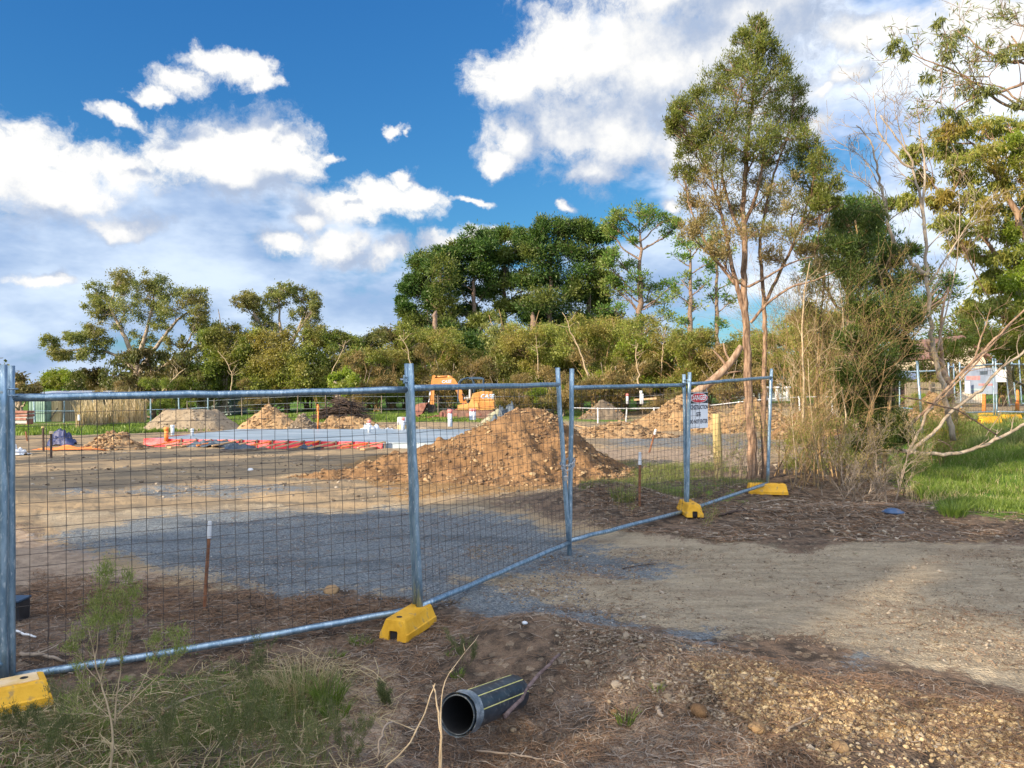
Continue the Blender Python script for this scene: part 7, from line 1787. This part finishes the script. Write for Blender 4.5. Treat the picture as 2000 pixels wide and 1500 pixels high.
thicket('grassy_shrub', 'thin green weed right of the small yellow foot', 'bush', (1375, 1400), 9.3, 0.12, 0.22, 9, 'twig', 'lf_sap', 92, 6, (-.6, .6), 1, (0.002, 0.004), 0.03, 0.006, group=None, lf_spread=0.015)
thicket('grassy_shrub', 'wispy shrub growing against the timber post', 'bush', (1385, 1402), 11.6, 0.4, 0.6, 5, 'twig', 'lf_sap', 93, 6, (-.4, .2), 2, (0.003, 0.006), 0.04, 0.007, group=None, lf_spread=0.02)

# ---- foreground sapling and weeds
d = 3.05
def spx(pts, d): return [W(p[0], p[1], d + (p[2] if len(p) > 2 else 0)) for p in pts]
sap = empty('sapling', W(215, 1520, d), 'slender sapling with feathery green tips in front of the left fence panel', 'sapling')
so_ = np.array(sap.location); r = np.random.default_rng(101); mb = MB(); lv = []
PTS = [([(213,1530),(217,1480),(224,1415),(216,1400),(207,1365),(196,1335),(186,1290),(178,1250),(172,1225)], .0062, .0016), ([(224,1415),(226,1380),(232,1330),(240,1270),(250,1235)], .0040, .0014), ([(196,1335),(205,1295),(222,1262),(232,1240)], .003, .001),
       ([(228,1400),(250,1375),(285,1345),(320,1310),(345,1290)], .0030, .001), ([(258,1368),(280,1330),(300,1290),(310,1260)], .0022, .001), ([(226,1410),(190,1380),(165,1350),(150,1320)], .002, .0008, ), ([(196,1335),(175,1310),(160,1290),(140,1265)], .0022, .001), ([(186,1290),(192,1230),(200,1170),(205,1120)], .0024, .0008), ([(240,1270),(245,1210),(250,1160)], .0018, .0008),
       ([(216,1400),(180,1395),(150,1385)], .0016, .0008)]
for pts, a_, c_ in PTS:
    P = resample(spx(pts, d), 16); P[1:-1] += r.normal(size=(14, 3)) * 0.0012; mb.tube(P - so_, np.linspace(a_, c_, 16), 6)
    for q in range(8 if a_ < .006 else 4):
        i = r.integers(8, 15); ax = P[i + 1] - P[i]; ax /= np.linalg.norm(ax); s_ = r.normal(size=3); s_ /= np.linalg.norm(s_)
        grow(mb, P[i] - so_, ax * 0.8 + s_ * 0.45 + (0, 0, .2), r.uniform(.05, .10), .0011, 1, r, lv, .4, .25, (2, 3), 4, 1, .1, 3, .6, .0005, .2)
mb.build('stems', M['twig_pale'], sap, True)
# feathery tips
tips = [(205,1120,26,28),(190,1180,24,26),(205,1210,36,26),(180,1215,26,18),(225,1170,22,24),(250,1130,14,24),(262,1160,18,24),(235,1210,24,20),(160,1240,16,14),(140,1265,16,12),(270,1200,14,16),(345,1240,26,20),(352,1270,26,14),(305,1250,14,16),(150,1300,14,12),(182,1330,10,8),(300,1290,12,8)]
pos = []; dr = []
for (px, py, rx, ry) in tips:
    n = int(rx * ry * 0.75); g = r.normal(size=(n, 3)) * np.array([rx, rx, ry]) * 0.42 / FPX * d
    c_ = W(px, py, d); pos.append(c_ + g - so_); dr.append(r.normal(size=(n, 3)) * 0.45 + (0, 0, 0.8))
    for k in range(int(rx / 2.5)):
        gg = r.normal(size=3) * np.array([rx, rx, ry]) * 0.4 / FPX * d; 
        q0 = c_ + gg - so_
        # fine twig carrying the needles
        mb2 = None
pos = np.concatenate(pos); dr = np.concatenate(dr); n = len(pos)
for P in lv:
    k = 12; t = r.uniform(0, 1, k) * (len(P) - 1); i = np.minimum(t.astype(int), len(P) - 2); f = (t - i)[:, None]
    pos = np.vstack([pos, P[i] * (1 - f) + P[i + 1] * f]); dr = np.vstack([dr, r.normal(size=(k, 3)) * .5 + (0, 0, .6)])
n = len(pos); V, F = leaves_geo(pos, dr, 0.018 * r.uniform(.6, 1.4, n), 0.0021 * r.uniform(.7, 1.3, n), r); mesh_np('leaves', V, [F], M['lf_sap'], sap, False)
def weed(label, px, py, h, n, seed, leaf='lf_weed', name='feathery_weed', spread=.5, nleaf=16, lvl=2, bark='weed_stem', leafL=.018, leafW=.0022, cat='weed'):
    b_ = on_ground(px, py); r_ = np.random.default_rng(seed); st_ = []
    for k in range(n): st_.append((b_ + (r_.normal() * .02, r_.normal() * .02, -.01), np.array([r_.normal() * spread, r_.normal() * spread, 1]), h * r_.uniform(.6, 1.1), .0014))
    return twiggy(name, label, cat, b_, st_, bark, leaf, nleaf, leafL, leafW, seed, 'feathery weeds in the foreground', lvl, (4, 6), .45, .25, .45, .1, .0004, .006)
weed('tall feathery weed standing right of the sapling, below the rail', 430, 1470, .36, 4, 111)
weed('feathery weed at the bottom edge under the grass clump', 590, 1500, .26, 6, 112)
weed('feathery weed at the bottom left corner', 100, 1500, .28, 6, 113)
weed('bright feathery weed left of the forked grey stick', 690, 1500, .24, 5, 114)
weed('small feathery weed right of the grass clump on bare grey soil', 760, 1380, .12, 4, 115)
weed('wispy weed beside the far end of the notched yellow foot', 905, 1300, .20, 3, 116)
weed('dense feathery weed between sapling and long grey stick', 330, 1500, .26, 7, 117)
weed('feathery weed behind the left rail, above the grass clump', 495, 1350, .22, 4, 118)
weed('grey feathery weed in the middle of the bottom left', 480, 1495, .22, 6, 119)
weed('little weed in front of the black pipe', 955, 1400, .08, 3, 120)
weed('feathery weed below the yellow foot at the left edge', 60, 1440, .18, 5, 121)
def tuft(label, px, py, h, n, rad, seed, mat='grass', w=.0035, lean=.9, grp='tufts of grass in the foreground', name='grass_tuft'):
    b_ = on_ground(px, py); r_ = np.random.default_rng(seed); a_ = r_.uniform(0, 2 * pi, n); q = rad * np.sqrt(r_.uniform(0, 1, n))
    o_ = blades(name, b_[0] + np.cos(a_) * q, b_[1] + np.sin(a_) * q, h, w, M[mat], seed, lean, None, b_); o_.location = tuple(b_); tag(o_, label, 'grass', grp); return o_
tuft('large half-dry grass clump on the little mound at the bottom left', 575, 1375, .10, 420, .21, 131, 'grass_dull')
tuft('dry straw-coloured tuft in the middle of the large grass clump', 590, 1350, .13, 200, .14, 132, 'grass_dry', .003)
tuft('green tuft at the left side of the large grass clump', 480, 1400, .08, 200, .18, 133)
tuft('green tuft at the right end of the large grass clump', 640, 1375, .10, 220, .07, 134)
tuft('bright green tuft behind the black pipe, below the notched foot', 888, 1275, .07, 130, .045, 135)
tuft('small green tuft at the top edge of the black pipe', 893, 1322, .05, 80, .035, 136)
tuft('green tuft on the litter right of the small grey pebble', 1222, 1412, .07, 60, .04, 137, w=.004)
tuft('green tuft below the rail left of the notched foot', 705, 1255, .09, 140, .07, 138)
tuft('green tuft at the left end of the middle lower rail', 655, 1282, .06, 80, .05, 139)
tuft('lone bent grass blades on the litter above the stony berm', 1285, 1350, .06, 18, .02, 140, w=.004)
tuft('green tuft at the bottom edge left of the pipe', 655, 1400, .07, 140, .06, 141)
tuft('dull tuft in the bottom left corner', 150, 1430, .10, 260, .13, 142, 'grass_dull')
tuft('dull tuft between the two feathery weeds at the bottom', 400, 1440, .10, 260, .13, 143, 'grass_dull')
tuft('grass tuft on the verge right of the blue cover', 1860, 1005, .16, 260, .14, 144, w=.006)
tuft('tuft on the hump in front of the white-capped stake', 1215, 975, .12, 260, .14, 145, 'grass_dull', .005)

# ================================================================== trees behind the photographer whose shade falls on the drive
def shade_tree(label, s_, c_, h, w, seed, nleaf=8000, z0=None, holes=()):
    x = s_ * .8 + c_ * .6; y = s_ * .6 - c_ * .8
    b_ = np.array([x, y, gz(x, y)]); r_ = np.random.default_rng(seed); root = empty('shade_tree', b_, label, 'tree', 'trees standing behind and left of the camera')
    mb = MB(); mb.tube(resample([(0, 0, -.1), (.1, 0, h * .3), (0, .1, h * .7)], 8), np.linspace(.25, .08, 8), 8)
    z0 = h * .25 if z0 is None else z0
    for k in range(9):
        a_ = r_.uniform(0, 2 * pi); z_ = r_.uniform(z0 * .8, h * .7); mb.tube(resample([(0, 0, z_ * .8), (cos(a_) * w * .4, sin(a_) * w * .4, z_ + .4), (cos(a_) * w * .9, sin(a_) * w * .9, z_ + 1)], 6), np.linspace(.07, .02, 6), 5)
    mb.build('trunk', M['bark_gum'], root, True)
    n = nleaf; u = r_.normal(size=(n, 3)); u /= np.linalg.norm(u, axis=1)[:, None]; u *= r_.uniform(0, 1, (n, 1)) ** .4
    p = u * np.array([w, w, (h - z0) / 2]) + (0, 0, (h + z0) / 2)
    V, F = leaves_geo(p, r_.normal(size=(n, 3)), .42 * r_.uniform(.6, 1.3, n), .22 * r_.uniform(.6, 1.3, n), r_)
    mesh_np('crown', V, [F], M['lf_gum'], root, False); return root
shade_tree('eucalypt behind the camera, farthest left of the shade row', -20, -7.0, 10.4, 2.3, 151)
shade_tree('eucalypt behind the camera, second of the shade row', -20, -5.1, 10.2, 2.2, 152)
shade_tree('eucalypt behind the camera, third of the shade row', -21, 1.3, 10.8, 1.9, 153)
shade_tree('eucalypt behind the camera, fourth of the shade row', -20, 4.6, 11.0, 2.3, 154)
shade_tree('low eucalypt behind the camera filling the row', -20, -1.9, 10.8, 1.6, 155, 4500, 8.6)
shade_tree('eucalypt left of the site, shading a band of bare soil', -18, -15.3, 9.0, 1.6, 156, 7500, 5.6)
shade_tree('small eucalypt left of the site beyond the first', -15, -19.5, 7.6, 1.2, 157, 2600, 5.4)
